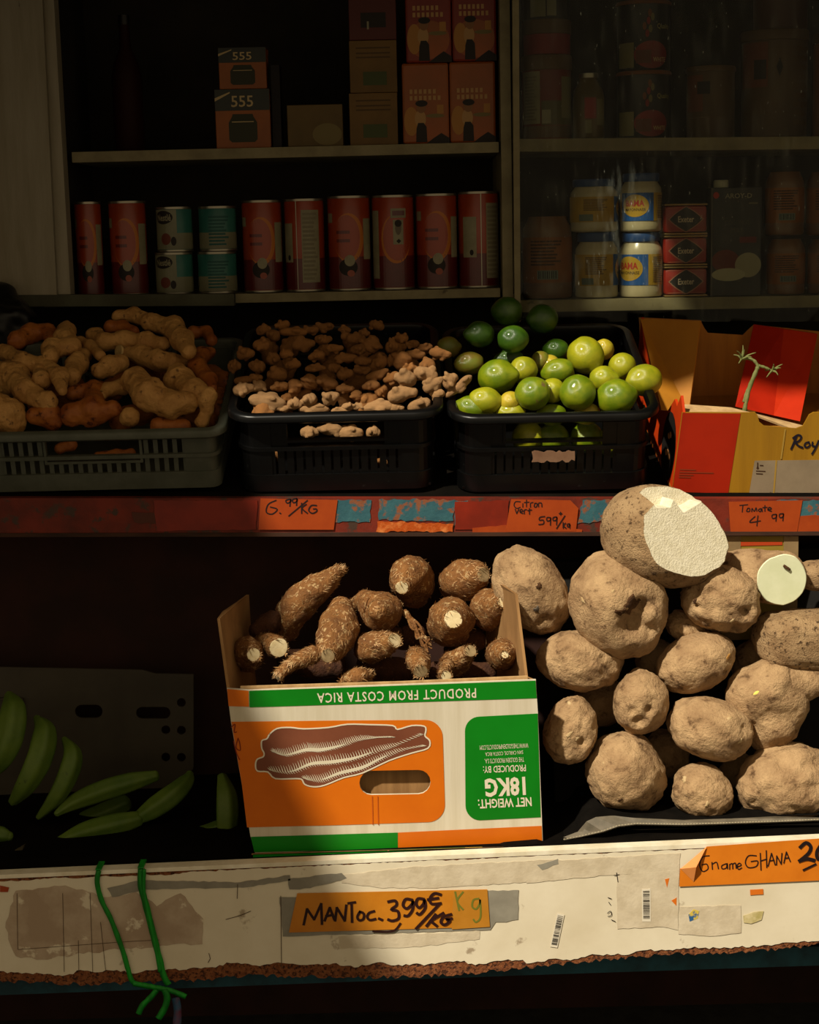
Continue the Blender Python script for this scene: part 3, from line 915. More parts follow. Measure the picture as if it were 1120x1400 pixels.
LIMES = [  # x, y, rx, ry, depth along the heap (metres up from the rim), colour, label
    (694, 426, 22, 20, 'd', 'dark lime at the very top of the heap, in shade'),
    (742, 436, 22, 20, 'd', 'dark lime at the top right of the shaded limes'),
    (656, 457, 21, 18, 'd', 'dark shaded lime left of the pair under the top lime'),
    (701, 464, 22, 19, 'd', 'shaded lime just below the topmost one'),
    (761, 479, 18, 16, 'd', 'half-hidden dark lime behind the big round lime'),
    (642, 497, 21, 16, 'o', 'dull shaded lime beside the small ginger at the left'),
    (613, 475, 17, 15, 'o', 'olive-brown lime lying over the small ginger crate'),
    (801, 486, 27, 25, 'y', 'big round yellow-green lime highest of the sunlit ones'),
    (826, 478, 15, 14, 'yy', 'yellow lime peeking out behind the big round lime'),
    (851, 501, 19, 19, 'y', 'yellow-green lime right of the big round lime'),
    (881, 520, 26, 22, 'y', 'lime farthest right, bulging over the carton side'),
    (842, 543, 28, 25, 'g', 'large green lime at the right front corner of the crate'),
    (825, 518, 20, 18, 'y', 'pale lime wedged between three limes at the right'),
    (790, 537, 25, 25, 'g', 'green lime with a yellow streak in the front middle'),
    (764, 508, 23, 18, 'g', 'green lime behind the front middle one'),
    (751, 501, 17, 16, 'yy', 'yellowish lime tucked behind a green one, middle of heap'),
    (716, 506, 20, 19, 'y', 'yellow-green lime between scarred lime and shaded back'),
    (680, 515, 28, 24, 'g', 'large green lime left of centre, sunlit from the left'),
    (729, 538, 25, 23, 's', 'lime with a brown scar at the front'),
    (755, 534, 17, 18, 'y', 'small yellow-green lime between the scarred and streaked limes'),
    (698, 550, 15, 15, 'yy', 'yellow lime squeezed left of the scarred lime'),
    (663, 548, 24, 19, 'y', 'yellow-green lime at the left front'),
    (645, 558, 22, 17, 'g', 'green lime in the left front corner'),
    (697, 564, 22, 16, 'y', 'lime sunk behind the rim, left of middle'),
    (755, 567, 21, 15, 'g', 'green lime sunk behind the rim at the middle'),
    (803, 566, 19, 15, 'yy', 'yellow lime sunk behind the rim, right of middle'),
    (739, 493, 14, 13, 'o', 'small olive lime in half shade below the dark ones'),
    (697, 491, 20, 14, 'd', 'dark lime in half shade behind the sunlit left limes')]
def put_lime(px, py, rx, ry, cm, label, y, i):
    p = P(px, py, y); s = px2m(p)
    me = lime_meshes[i % 5].copy() if i >= 5 else lime_meshes[i]
    me.materials.clear(); me.materials.append(LM[cm])
    r = (rx * 0.6 + ry * 0.4) * s
    o = bpy.data.objects.new('lime', me); COL.objects.link(o)
    rr = random.Random(i * 3 + 1)
    if rx > ry * 1.08:          # long axis across the picture
        ax = Vector((1 if rr.random() > 0.4 else -1, rr.uniform(-0.5, 0.3), rr.uniform(-0.25, 0.25)))
    else:
        ax = Vector((rr.uniform(-0.5, 0.5), -0.4, rr.uniform(-1, 1)))
    o.rotation_euler = ax.to_track_quat('Z', 'Y').to_euler()
    o.scale = (ry * s, ry * s, rx * s / 1.12)
    o.location = p
    tag(o, label, 'lime', 'limes in the black crate')
    return o
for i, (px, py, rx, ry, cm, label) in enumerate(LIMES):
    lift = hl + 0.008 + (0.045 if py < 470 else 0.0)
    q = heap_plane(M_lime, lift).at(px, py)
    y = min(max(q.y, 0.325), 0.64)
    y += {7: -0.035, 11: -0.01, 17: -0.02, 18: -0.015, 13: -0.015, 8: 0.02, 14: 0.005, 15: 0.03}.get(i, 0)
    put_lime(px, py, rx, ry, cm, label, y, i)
for i, (px, py, c_) in enumerate([(668, 600, 'g'), (722, 598, 'y'), (757, 600, 'g'), (802, 598, 'g'), (838, 604, 'y')]):
    put_lime(px, py, 23, 22, c_, 'lime seen through the openings of the crate front', 0.362, 40 + i)

# ================================================================= GINGER (metaball bodies turned into meshes)
import numpy as np
def surface_nets(D, org, res):
    """smooth closed surface where the sampled distance D crosses zero"""
    S = D < 0
    nx, ny, nz = D.shape
    acc = np.zeros((nx - 1, ny - 1, nz - 1, 3)); cnt = np.zeros((nx - 1, ny - 1, nz - 1))
    cor = [(i, j, k) for i in (0, 1) for j in (0, 1) for k in (0, 1)]
    sl = lambda c_: tuple(slice(o, n - 1 + o) for o, n in zip(c_, (nx, ny, nz)))
    for a in cor:
        for ax in range(3):
            if a[ax]: continue
            b_ = list(a); b_[ax] = 1; b_ = tuple(b_)
            da, db = D[sl(a)], D[sl(b_)]
            m = (da < 0) != (db < 0)
            t = np.where(m, da / np.where(m, da - db, 1), 0)
            for q in range(3):
                acc[..., q] += m * (a[q] + (t if q == ax else 0))
            cnt += m
    act = cnt > 0
    idx = -np.ones(act.shape, int); idx[act] = np.arange(act.sum())
    ijk = np.argwhere(act)
    V = np.array(org) + res * (ijk + acc[act] / cnt[act][:, None])
    Fs = []
    for ax in range(3):
        sa = [slice(1, n - 1) for n in (nx, ny, nz)]; sb = list(sa)
        sa[ax] = slice(0, D.shape[ax] - 1); sb[ax] = slice(1, D.shape[ax])
        A_, B_ = S[tuple(sa)], S[tuple(sb)]
        for flip in (0, 1):
            e = np.argwhere((A_ & ~B_) if not flip else (~A_ & B_))
            if not len(e): continue
            base = e.copy()
            for q in range(3):
                if q != ax: base[:, q] += 1
            u, v = (ax + 1) % 3, (ax + 2) % 3
            def at(du, dv):
                g = base.copy(); g[:, u] -= du; g[:, v] -= dv
                return idx[g[:, 0], g[:, 1], g[:, 2]]
            quad = np.stack([at(1, 1), at(0, 1), at(0, 0), at(1, 0)], 1)
            Fs.append(quad[:, ::-1] if flip else quad)
    return V, np.concatenate(Fs)
def blob(lobes, res, seed, amp=0.12, nscale=60.0, chain=False):
    """lobes: list of (Vector, radius); consecutive lobes of a chain are joined by tapering necks; one smooth knobbly body"""
    C = np.array([tuple(c_) for c_, _ in lobes]); R = np.array([r for _, r in lobes])
    rm = float(R.mean())
    lo = (C - R[:, None] * 1.35).min(0) - 2 * res; hi = (C + R[:, None] * 1.35).max(0) + 2 * res
    n = np.ceil((hi - lo) / res).astype(int) + 1
    X = np.stack(np.meshgrid(*[lo[q] + res * np.arange(n[q]) for q in range(3)], indexing='ij'), -1)
    k = 5.0 / rm
    tot = np.zeros(X.shape[:3])
    segs = [(i, i + 1) for i in range(len(R) - 1)] if chain and len(R) > 1 else [(i, i) for i in range(len(R))]
    for i, j in segs:
        d = C[j] - C[i]; dd = max(float(d @ d), 1e-12)
        t = np.clip(((X - C[i]) @ d) / dd, 0, 1)
        rad = R[i] + (R[j] - R[i]) * t - 0.10 * min(R[i], R[j]) * 4 * t * (1 - t)
        dist = np.linalg.norm(X - C[i] - t[..., None] * d, axis=-1) - rad
        tot += np.exp(np.clip(-k * dist, -60, 60))
    D = -np.log(np.maximum(tot, 1e-30)) / k
    V, Fq = surface_nets(D, lo, res)
    g = np.stack(np.gradient(D, res), -1)
    ii = np.clip(np.round((V - lo) / res).astype(int), 0, n - 1)
    nn = g[ii[:, 0], ii[:, 1], ii[:, 2]]; nn /= np.maximum(np.linalg.norm(nn, axis=1), 1e-9)[:, None]
    out = [Vector(v) + Vector(q) * (rm * amp * frac(v, nscale, seed, 3)) for v, q in zip(V, nn)]
    return out, [tuple(int(a) for a in f) for f in Fq]
def chain_lobes(pts, M2P):
    """pts: list of (x, y, r) in crop pixels -> 3D lobes"""
    return [M2P(*p) for p in pts]
gin_tan = mat('ginger_tan', 'b98a4c', '9a6c36', scale=28, lo=0.38, hi=0.66, c3='5a3a1c', scale3=70, lo3=0.60, hi3=0.68, rough=0.6, bump=0.7, bscale=160, bdist=0.004, bump2=0.8, bscale2=45)
gin_red = mat('ginger_rusty', '9a5a20', '7a3c12', scale=35, lo=0.38, hi=0.66, c3='4a220c', scale3=70, lo3=0.58, hi3=0.66, rough=0.55, bump=0.6, bscale=140, bump2=0.5, bscale2=50)
gin_cut = mat('ginger_cut', 'b99a62', 'a38450', scale=60, rough=0.7)
GINGER = [  # picture crop (0,400) scale 3.5: chain of (x, y, r); lift above the rim plane; material; label
    ([(645, 420, 68), (715, 490, 76), (820, 535, 66), (900, 520, 55)], 0.030, 0, 'fat smooth ginger lobe at the right front of the heap'),
    ([(850, 385, 50), (860, 430, 75), (930, 480, 66), (990, 500, 45), (992, 560, 26), (968, 618, 36)], 0.028, 0, 'broad ginger root with a knob hanging over the right front rim'),
    ([(350, 485, 38), (455, 470, 50), (440, 560, 62), (345, 585, 52), (540, 555, 36), (440, 610, 40)], 0.016, 1, 'rusty orange gnarled ginger root at the front'),
    ([(165, 590, 42), (235, 590, 58), (260, 620, 40)], 0.012, 1, 'small rusty ginger knob at the left front'),
    ([(620, 595, 50)], 0.006, 0, 'round ginger end between rusty root and the fat lobe'),
    ([(478, 375, 42), (530, 350, 50), (580, 340, 42)], 0.034, 0, 'short stubby ginger piece with blunt end, heap centre'),
    ([(595, 285, 34), (680, 300, 48), (760, 325, 52), (830, 335, 42), (890, 330, 26)], 0.034, 0, 'ringed ginger finger with pale round cut end'),
    ([(455, 210, 48), (500, 235, 42), (600, 225, 42), (700, 235, 46), (780, 250, 38)], 0.048, 0, 'long ginger finger lying across the upper middle'),
    ([(565, 110, 32), (640, 110, 36), (720, 140, 40), (830, 170, 55), (870, 225, 55), (905, 285, 36)], 0.062, 0, 'long ginger root arching over the back of the heap'),
    ([(1010, 285, 26), (965, 300, 42), (945, 355, 44), (1000, 420, 40), (1015, 460, 24)], 0.034, 1, 'thin ginger root against the right wall of the grey crate'),
    ([(20, 285, 44), (110, 335, 48), (215, 350, 46), (285, 400, 44), (300, 470, 26)], 0.050, 0, 'branching ginger root at the far left, forked downward'),
    ([(200, 415, 48), (195, 380, 40)], 0.046, 0, 'blunt ginger end pointing at the viewer on the left'),
    ([(-20, 400, 80), (60, 410, 78), (120, 470, 54), (225, 525, 54)], 0.034, 0, 'thick ginger root pointing right at the left edge'),
    ([(-40, 560, 100), (30, 590, 85), (60, 640, 60)], 0.020, 0, 'large smooth ginger root cut by the left picture edge'),
    ([(340, 400, 48), (370, 340, 52), (400, 300, 40)], 0.042, 0, 'upright ginger knob left of the stubby piece'),
    ([(320, 180, 48), (310, 230, 56), (345, 260, 42), (250, 270, 50), (240, 310, 42)], 0.062, 0, 'lumpy ginger cluster at the upper left of the heap'),
    ([(80, 230, 48), (150, 195, 48), (225, 185, 40), (245, 230, 26)], 0.064, 1, 'dark curved ginger root at the back left corner'),
    ([(585, 450, 42), (520, 465, 36), (490, 490, 24)], 0.018, 0, 'small pale ginger branch behind the rusty root'),
    ([(385, 230, 24), (430, 255, 30), (480, 300, 28)], 0.050, 0, 'thin ginger branch in the middle of the heap'),
    ([(530, 165, 34), (590, 165, 32), (640, 185, 28)], 0.052, 1, 'small dark ginger piece under the arching back root'),
    ([(930, 190, 36), (990, 190, 28), (1010, 230, 30)], 0.045, 1, 'reddish ginger tip in the shaded back right corner'),
    ([(760, 640, 46), (880, 640, 34)], -0.004, 1, 'rusty ginger sunk behind the front rim of the grey crate'),
    ([(470, 785, 26), (560, 780, 30), (630, 765, 22)], -0.05, 1, 'ginger piece showing through the hand hole of the grey crate'),
    ([(290, 745, 30), (340, 730, 30)], -0.05, 1, 'rusty ginger corner behind the hand hole, upper left')]
def ginger_piece(pts, lift, mi, label, k):
    pl = heap_plane(M_gin, hg + lift)
    def conv(X, Y, r):
        px, py = X / 3.5, 400 + Y / 3.5
        p = pl.at(px, py) if lift > -0.04 else P(px, py, 0.335)
        p.y = min(max(p.y, 0.325), 0.63)
        p = P(px, py, p.y)
        return p, r / 3.5 * px2m(p) * 0.98
    vs, fs = blob(chain_lobes(pts, conv), 0.0026, k + 1, 0.16, 55, True)
    o = link_mesh('ginger_root', vs, fs, (gin_tan, gin_red)[mi], None, True)
    return tag(o, label, 'ginger', 'big ginger roots in the grey crate')
for k, (pts, lift, mi, label) in enumerate(GINGER):
    g = ginger_piece(pts, lift, mi, label, k)
    if k == 6:                                # the pale cut end
        c_ = heap_plane(M_gin, hg + lift).at(590 / 3.5, 400 + 283 / 3.5) + Vector((-0.004, -0.012, 0.002))
        mbd = MB(); n_ = Vector((-0.65, -0.7, 0.25)).normalized(); u_ = n_.orthogonal().normalized(); w_ = n_.cross(u_)
        R_ = 0.0105; ring = [c_ + (u_ * cos(a) + w_ * sin(a)) * R_ for a in [2 * pi * i / 20 for i in range(20)]]
        mbd.add(ring + [c_ + n_ * 0.003 + (u_ * cos(a) + w_ * sin(a)) * R_ * 0.9 for a in [2 * pi * i / 20 for i in range(20)]],
                [tuple(range(20))[::-1], tuple(range(20, 40))] + [(i, (i + 1) % 20, 20 + (i + 1) % 20, 20 + i) for i in range(20)])
        obj('cut_end', mbd, gin_cut, g)
# a bed of ginger under the heap so that the gaps show roots, not the crate floor
for k in range(14):
    rr = random.Random(100 + k)
    a = Vector((rr.uniform(-0.42, 0.42) * wg, rr.uniform(0.06, 0.34), hg - 0.03))
    b_ = a + Vector((rr.uniform(-0.06, 0.06), rr.uniform(-0.05, 0.05), rr.uniform(-0.01, 0.01)))
    vs, fs = blob([(M_gin @ a.lerp(b_, t), 0.02) for t in (0, 1)], 0.005, k + 50, 0.2, 55, True)
    tag(link_mesh('ginger_root', vs, fs, gin_red, None, True), 'ginger root buried under the heap in the grey crate', 'ginger', 'big ginger roots in the grey crate')

# ---- small knobbly ginger: a few knob shapes, copied
sm_lit = mat('small_ginger_sunlit', 'a9845a', '8a6238', scale=40, lo=0.38, hi=0.62, c3='5a3a20', scale3=90, lo3=0.60, hi3=0.68, rough=0.7, bump=0.6, bscale=160, randomize=0.12)  # front knobs, the sunlight on them put into the colour
sm_shade = mat('small_ginger_shaded', '96652f', '744823', scale=45, lo=0.38, hi=0.62, c3='30190c', scale3=90, lo3=0.58, hi3=0.66, rough=0.7, bump=0.6, bscale=160, randomize=0.2)  # the same ginger out of the sun, its shade put into the colour
knobs = []
for k in range(7):
    rr = random.Random(k + 11)
    lob = [(Vector((0, 0, 0)), 0.78), (Vector((0.55, rr.uniform(-.2, .2), rr.uniform(-.2, .2))), 0.75), (Vector((-0.5, rr.uniform(-.2, .2), 0)), 0.7)]
    for j in range(rr.choice([4, 5, 6])):
        a = rr.uniform(0, 2 * pi)
        lob.append((Vector((rr.uniform(-.7, .7), 0.85 * cos(a), 0.85 * sin(a))), rr.uniform(0.26, 0.40)))
    if k % 3 == 0: lob.append((Vector((1.25, 0.1, 0)), 0.5))
    if k % 3 == 1: lob.append((Vector((-1.15, 0.2, 0.1)), 0.45))
    vs, fs = blob([(c_ * 1.0, r) for c_, r in lob], 0.10, k, 0.15, 1.6)
    me = bpy.data.meshes.new('knob')
    mx = max(abs(v.x) for v in vs); my = max(max(abs(v.y), abs(v.z)) for v in vs)
    me.from_pydata([Vector((v.x / mx, v.y / my, v.z / my)) for v in vs], [], fs); me.update()
    me.polygons.foreach_set('use_smooth', [True] * len(me.polygons))
    knobs.append(me)
knob_mesh = {}
def knob(px, py, rx, ry, ang, lit, y, k, label):
    key = (k % 7, lit)
    if key not in knob_mesh:
        me = knobs[k % 7].copy(); me.materials.append(sm_lit if lit else sm_shade); knob_mesh[key] = me
    p = P(px, py, y); s = px2m(p)
    o = bpy.data.objects.new('ginger_root', knob_mesh[key]); COL.objects.link(o)
    o.location = p
    o.rotation_euler = (Matrix.Rotation(-radians(ang), 3, 'Y') @ Matrix.Rotation(k * 1.7, 3, 'X')).to_euler()
    o.scale = (rx * s * 1.06, ry * s * 1.1, ry * s * 1.1)
    tag(o, label, 'ginger', 'small ginger in the black crate')
    return o
LIT = [(130, 425, 55, 36, 10), (205, 412, 38, 34, 30), (240, 478, 82, 38, -10), (355, 490, 38, 34, 0), (425, 470, 40, 34, 30), (445, 510, 68, 26, 0), (512, 462, 46, 38, 20), (592, 500, 36, 24, 0),
       (640, 500, 34, 22, 10), (722, 500, 72, 34, 5), (822, 447, 76, 48, 12), (850, 372, 52, 42, 0), (935, 357, 54, 44, -20), (960, 405, 60, 34, 30), (1035, 388, 44, 40, 40), (1085, 408, 78, 26, 40),
       (905, 492, 52, 34, 20), (800, 505, 40, 28, 0), (985, 445, 34, 30, 60), (560, 515, 40, 20, 0), (300, 505, 50, 22, 0)]
DRK = [(220, 165, 38, 30, 10), (270, 188, 32, 32, 0), (215, 230, 38, 36, 0), (140, 265, 46, 36, 0), (92, 320, 34, 34, 0), (200, 325, 40, 36, 0), (265, 290, 30, 30, 40), (320, 270, 34, 28, 0), (287, 355, 46, 38, 10),
       (352, 316, 36, 26, 10), (390, 226, 60, 38, 5), (445, 330, 54, 22, 0), (490, 152, 52, 24, 5), (355, 172, 62, 24, 0), (583, 190, 28, 26, 0), (582, 160, 30, 18, 0), (720, 142, 34, 26, -20), (695, 232, 44, 54, 60),
       (782, 235, 34, 36, 0), (830, 202, 34, 28, 0), (885, 272, 48, 24, 0), (990, 265, 56, 32, -10), (945, 312, 38, 34, 0), (585, 286, 50, 26, 0), (530, 332, 34, 30, 0), (575, 356, 42, 32, 10), (730, 312, 48, 38, 30),
       (832, 302, 42, 44, 60), (715, 362, 60, 28, 20), (700, 405, 42, 28, 0), (500, 392, 52, 34, -20), (425, 398, 40, 52, 60), (575, 422, 46, 24, 0), (632, 452, 30, 34, 90), (682, 462, 36, 26, 0), (735, 432, 34, 34, 20),
       (300, 412, 44, 26, 0), (362, 412, 34, 40, 90), (622, 205, 50, 34, 0), (655, 302, 46, 28, 0), (780, 300, 26, 28, 0), (135, 385, 40, 22, 0), (480, 205, 44, 28, 0), (310, 145, 36, 24, 0), (430, 165, 36, 22, 0), (660, 180, 30, 26, 0),
       (530, 245, 44, 24, 0), (460, 275, 40, 26, 10), (640, 250, 36, 28, 0), (860, 335, 40, 30, 0), (790, 375, 40, 26, 20), (655, 340, 40, 22, 0), (330, 455, 44, 24, 10), (185, 375, 36, 24, 0), (880, 225, 34, 24, 0), (930, 245, 36, 22, 10)]
LIT_L = {0: 'pale sunlit ginger knob farthest left in the black crate', 2: 'long pale ginger at the left front rim, sunlit', 10: 'biggest pale ginger knob, at the right front, sunlit', 11: 'sunlit ginger knob on top of the biggest one', 12: 'pale ginger knob at the top of the sunlit cluster', 15: 'sunlit ginger stick leaning out toward the limes'}
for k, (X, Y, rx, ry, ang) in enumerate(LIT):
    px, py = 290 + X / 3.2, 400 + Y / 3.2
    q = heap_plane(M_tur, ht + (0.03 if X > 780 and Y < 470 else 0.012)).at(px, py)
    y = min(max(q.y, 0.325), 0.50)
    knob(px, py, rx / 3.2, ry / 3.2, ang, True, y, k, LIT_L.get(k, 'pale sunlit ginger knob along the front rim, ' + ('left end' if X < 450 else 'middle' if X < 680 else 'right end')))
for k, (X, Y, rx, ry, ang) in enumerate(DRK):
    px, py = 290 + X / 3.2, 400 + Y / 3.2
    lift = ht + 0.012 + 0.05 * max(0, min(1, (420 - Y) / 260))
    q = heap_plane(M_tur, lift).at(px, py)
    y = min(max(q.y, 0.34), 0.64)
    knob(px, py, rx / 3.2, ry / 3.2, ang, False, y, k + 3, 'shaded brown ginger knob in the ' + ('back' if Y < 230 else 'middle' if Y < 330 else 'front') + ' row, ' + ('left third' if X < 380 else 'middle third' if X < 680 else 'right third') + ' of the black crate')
for k in range(30):                           # bed under the heap
    rr = random.Random(300 + k)
    c_ = M_tur @ Vector((rr.uniform(-0.42, 0.42) * wt, rr.uniform(0.05, 0.34), ht - 0.018 + 0.02 * rr.random()))
    o = bpy.data.objects.new('ginger_root', knob_mesh[(k % 7, False)] if (k % 7, False) in knob_mesh else knobs[0]); COL.objects.link(o)
    o.location = c_; o.rotation_euler = (rr.uniform(0, 6), rr.uniform(0, 6), rr.uniform(0, 6)); o.scale = (0.024, 0.016, 0.016)
    tag(o, 'brown ginger knob buried in the heap of the black crate', 'ginger', 'small ginger in the black crate')
for k, (X, Y, rx, ry) in enumerate([(420, 612, 48, 34), (520, 600, 60, 34), (600, 615, 60, 32), (700, 612, 36, 34), (270, 715, 44, 30), (290, 850, 40, 40), (450, 820, 34, 44), (560, 820, 44, 36), (640, 830, 40, 44), (735, 745, 34, 24), (330, 850, 30, 44), (230, 830, 40, 40), (700, 840, 40, 40)]):
    knob(290 + X / 3.2, 400 + Y / 3.2, rx / 3.2, ry / 3.2, 0, k < 4, 0.338, k, 'ginger knob seen through the front of the black crate')

# ================================================================= TOMATO CARTON (right end of the upper shelf)
c2_ = lambda X, Y: (850 + X / 4.148, 410 + Y / 4.148)
YT = 0.315
tz = P(1000, 676, YT)
pt = Plane(tz, Matrix.Rotation(radians(6), 3, 'X') @ Vector((0, -1, 0)))
tb = thing('tomato_carton', Vector((P(1010, 676, YT).x, YT + 0.15, upper_z(tz.x, YT + 0.15))), 'orange and ochre tomato carton with scalloped open top', 'carton')
ochre = mat('ochre_carton', '946a10', '865e0e', scale=7, rough=0.55, bump=0.12, bscale=90, stretch=(4, 1, 0.3))
kraft_in = mat('carton_inside', 'a0691f', '8d5a1a', scale=9, rough=0.7, stretch=(5, 1, 0.5))
kraft_edge = mat('cut_cardboard', 'c2a070', 'a8865a', scale=50, rough=0.85)
fr_out = [(285, 1090)] + [(345, 638), (760, 640), (772, 655), (780, 690), (810, 715), (900, 722), (990, 730), (1030, 715), (1050, 680), (1065, 652), (1090, 638), (1380, 632), (1400, 1125)]
fr_px = [c2_(*p) for p in fr_out]
obj('front_panel', plate(fr_px, [], pt, 0.004), ochre, tb)
obj('orange_print', sheet([c2_(*p) for p in [(288, 1088), (346, 641), (676, 645), (605, 1098)]], pt, 0.0006, 0.0003), mat('orange_print', '981f06', '8c1b05', scale=10, rough=0.4), tb)
obj('grey_print', sheet([c2_(*p) for p in [(755, 912), (1370, 905), (1380, 1112), (722, 1110)]], pt, 0.0006, 0.0003), mat('grey_print', '86765f', '786954', scale=12, rough=0.45), tb)
for a, b_ in (((878, 912), (862, 1108)), ((928, 735), (905, 900))):
    obj('crease', ink([[a, b_]], pt, c2_, 2.2, 0.0011, False), mat('crease_highlight', '9a7a34', rough=0.4), tb)
navy = mat('navy_script', '14101e', rough=0.5)
obj('script_lettering', ink([(3.0, [(992, 772), (980, 805), (962, 846)]), (2.6, [(972, 784), (1000, 766), (1020, 776), (1008, 798), (985, 808)]), (2.6, [(985, 808), (1005, 828), (1028, 838)]),
     (2.4, [(1062, 806), (1044, 812), (1038, 828), (1052, 836), (1068, 824), (1062, 806)]), (2.4, [(1084, 806), (1082, 826), (1096, 830)]), (2.6, [(1118, 798), (1102, 836), (1080, 874)]),
     (2.4, [(1150, 806), (1134, 814), (1130, 830), (1142, 834), (1158, 808)]), (2.4, [(1158, 806), (1156, 830), (1168, 832)])], pt, c2_, 2.6, 0.0012), navy, tb)
dk = mat('dark_print', '3a2210', rough=0.6)
obj('small_print', text_px('Produced by Normand Maoula,', pt, c2_(840, 1106), c2_(1130, 1112), c2_(841, 1090), 0.0012), dk, tb)
obj('small_print', ink([[(332, 962), (420, 965)], [(330, 978), (520, 982)], [(328, 992), (405, 994)], [(326, 1005), (390, 1007)]], pt, c2_, 1.6, 0.0012, False), mat('brown_print', '7a2a0c'), tb)
obj('small_print', ink([[(764, 970), (815, 972)], [(764, 985), (800, 987)], [(785, 938), (803, 939)]], pt, c2_, 1.2, 0.0012, False), dk, tb)
obj('thermometer_symbol', ink([[(772, 924), (772, 945), (768, 955), (776, 955), (772, 945)]], pt, c2_, 1.6, 0.0012), dk, tb)
# side and back walls follow the slope of the shelf
FLt, FLb = pt.at(*c2_(345, 638)), pt.at(*c2_(285, 1090))
D_ = Vector((-0.012, 0.37, 0.37 * math.tan(TILT)))
def wall(name, pts, m, ext):
    return obj(name, MB().prism(pts, ext), m, tb)
BLb, BLt = FLb + D_, P(874, 434, FLb.y + 0.37)
side = [FLb, FLb.lerp(FLt, 1.0), P(919, 541, YT + 0.012), P(912, 556, YT + 0.03), P(904, 546, YT + 0.05), P(893, 562, YT + 0.09), P(880, 560, YT + 0.2), P(866, 500, YT + 0.28), P(862, 470, YT + 0.33), BLt, BLb]
side = [Vector((FLb.x + (FLt.x - FLb.x) * ((p.z - FLb.z - (p.y - FLb.y) * math.tan(TILT)) / (FLt.z - FLb.z)) + (p.y - FLb.y) / 0.37 * D_.x, p.y, p.z)) for p in side]
wall('left_panel', side, mat('orange_side', 'b8380a', 'aa3008', scale=10, rough=0.45), (0.004, 0, 0))
yb = BLb.y
pb = front(yb)
bk = [(874, 434), (958, 438), (963, 448), (968, 455), (1016, 458), (1024, 450), (1031, 444), (1190, 460), (1190, 600), (880, 600)]
obj('back_panel', plate(bk, [], pb, 0.004), kraft_in, tb)
inner = [P(876, 436, yb - 0.004), P(958, 439, yb - 0.07), P(942, 562, yb - 0.13), P(905, 562, yb - 0.16)]
wall('inner_corner_flap', inner, mat('ochre_inside', 'b0741f', 'a2691a', scale=8, rough=0.6), (0.002, 0.003, 0))
red_in = mat('red_flap', 'a8220a', '981c08', scale=8, rough=0.4)
wall('red_flap', [P(1031, 444, yb - 0.02), P(1072, 450, yb - 0.03), P(1058, 568, yb - 0.15), P(1006, 556, yb - 0.16)], red_in, (0, 0.003, 0.001))
wall('red_flap', [P(1072, 450, yb - 0.03), P(1118, 457, yb - 0.03), P(1094, 576, yb - 0.16), P(1058, 568, yb - 0.15)], mat('red_flap_bright', 'b82c0a', 'a82408', scale=8, rough=0.4), (0, 0.003, 0.001))
wall('inner_ledge', [P(928, 552, YT + 0.05), P(1000, 557, YT + 0.05), P(1100, 582, YT + 0.03), P(1088, 588, YT + 0.006), P(1036, 568, YT + 0.004), P(934, 565, YT + 0.004)], kraft_edge, (0, 0.001, -0.003))
wall('bottom_panel', [FLb + Vector((0, 0.004, 0.006)), FLb + Vector((0.36, 0.004, 0.006)), BLb + Vector((0.36, 0, 0.006)), BLb + Vector((0, 0, 0.006))], kraft_in, (0, 0, -0.004))
wall('right_panel', [FLb + Vector((0.34, 0.004, 0)), FLt + Vector((0.33, 0.004, 0)), BLt + Vector((0.36, 0, 0)), BLb + Vector((0.34, 0, 0))], kraft_in, (0.004, 0, 0))
# shaded hole in the left panel painted as a black oval, with pale dots
lp = Plane((side[0] + side[1]) / 2 + Vector((-0.001, 0, 0)), (side[1] - side[0]).cross(side[-1] - side[0]))
if lp.n.x > 0: lp.n = -lp.n
def on_left(u, v, off=0.001):                # u along depth, v up
    return side[0] + (side[1] - side[0]) * v + D_ * u + lp.n * off
def left_disc(name, u, v, ru, rv, m, off):
    mb = MB(); pts = [on_left(u + ru * cos(2 * pi * k / 20), v + rv * sin(2 * pi * k / 20), off) for k in range(20)]
    f = tuple(range(20))
    nn = (pts[1] - pts[0]).cross(pts[2] - pts[1])
    mb.add(pts, [f if nn.x < 0 else f[::-1]])
    obj(name, mb, m, tb)
left_disc('hole_shade', 0.16, 0.38, 0.13, 0.42, black_ink, 0.001)
for u, v in ((0.14, 0.55), (0.17, 0.5), (0.15, 0.32), (0.18, 0.28), (0.12, 0.3)):
    left_disc('pale_dot', u, v, 0.018, 0.035, mat('pale_print', 'd0905a'), 0.0016)

# tomato vine left in the carton
vine_m = mat('tomato_vine_green', '747646', '5c6230', scale=60, rough=0.75, bump=0.4, bscale=200)
vz = P(1019, 560, YT + 0.06)
vn = thing('tomato_vine', vz, 'bare green tomato vine stalk standing in the carton', 'vine')
VY = YT + 0.06
def vp(pts, dy=0.0): return [P(a[0], a[1], VY + dy + (a[2] if len(a) > 2 else 0)) for a in pts]
def stalk(name, pts, r0, r1):
    q = smooth2([tuple(p) for p in vp(pts)], 5)
    s = px2m(q[0]); n = len(q)
    return obj(name, MB().tube(q, [(r0 + (r1 - r0) * i / (n - 1)) * s * (1 + 0.12 * sin(i * 1.9)) for i in range(n)], 10), vine_m, vn, True)
stalk('stalk', [(1018, 574), (1019, 556), (1025, 530), (1034, 508), (1037, 500)], 3.2, 2.8)
stalk('branch', [(1037, 501), (1031, 493), (1022, 490), (1014, 491)], 2.4, 1.8)
stalk('branch', [(1037, 500), (1045, 502), (1052, 505)], 2.2, 1.8)
stalk('side_shoot', [(1017, 550), (1020, 538), (1023, 530)], 2.0, 1.2)
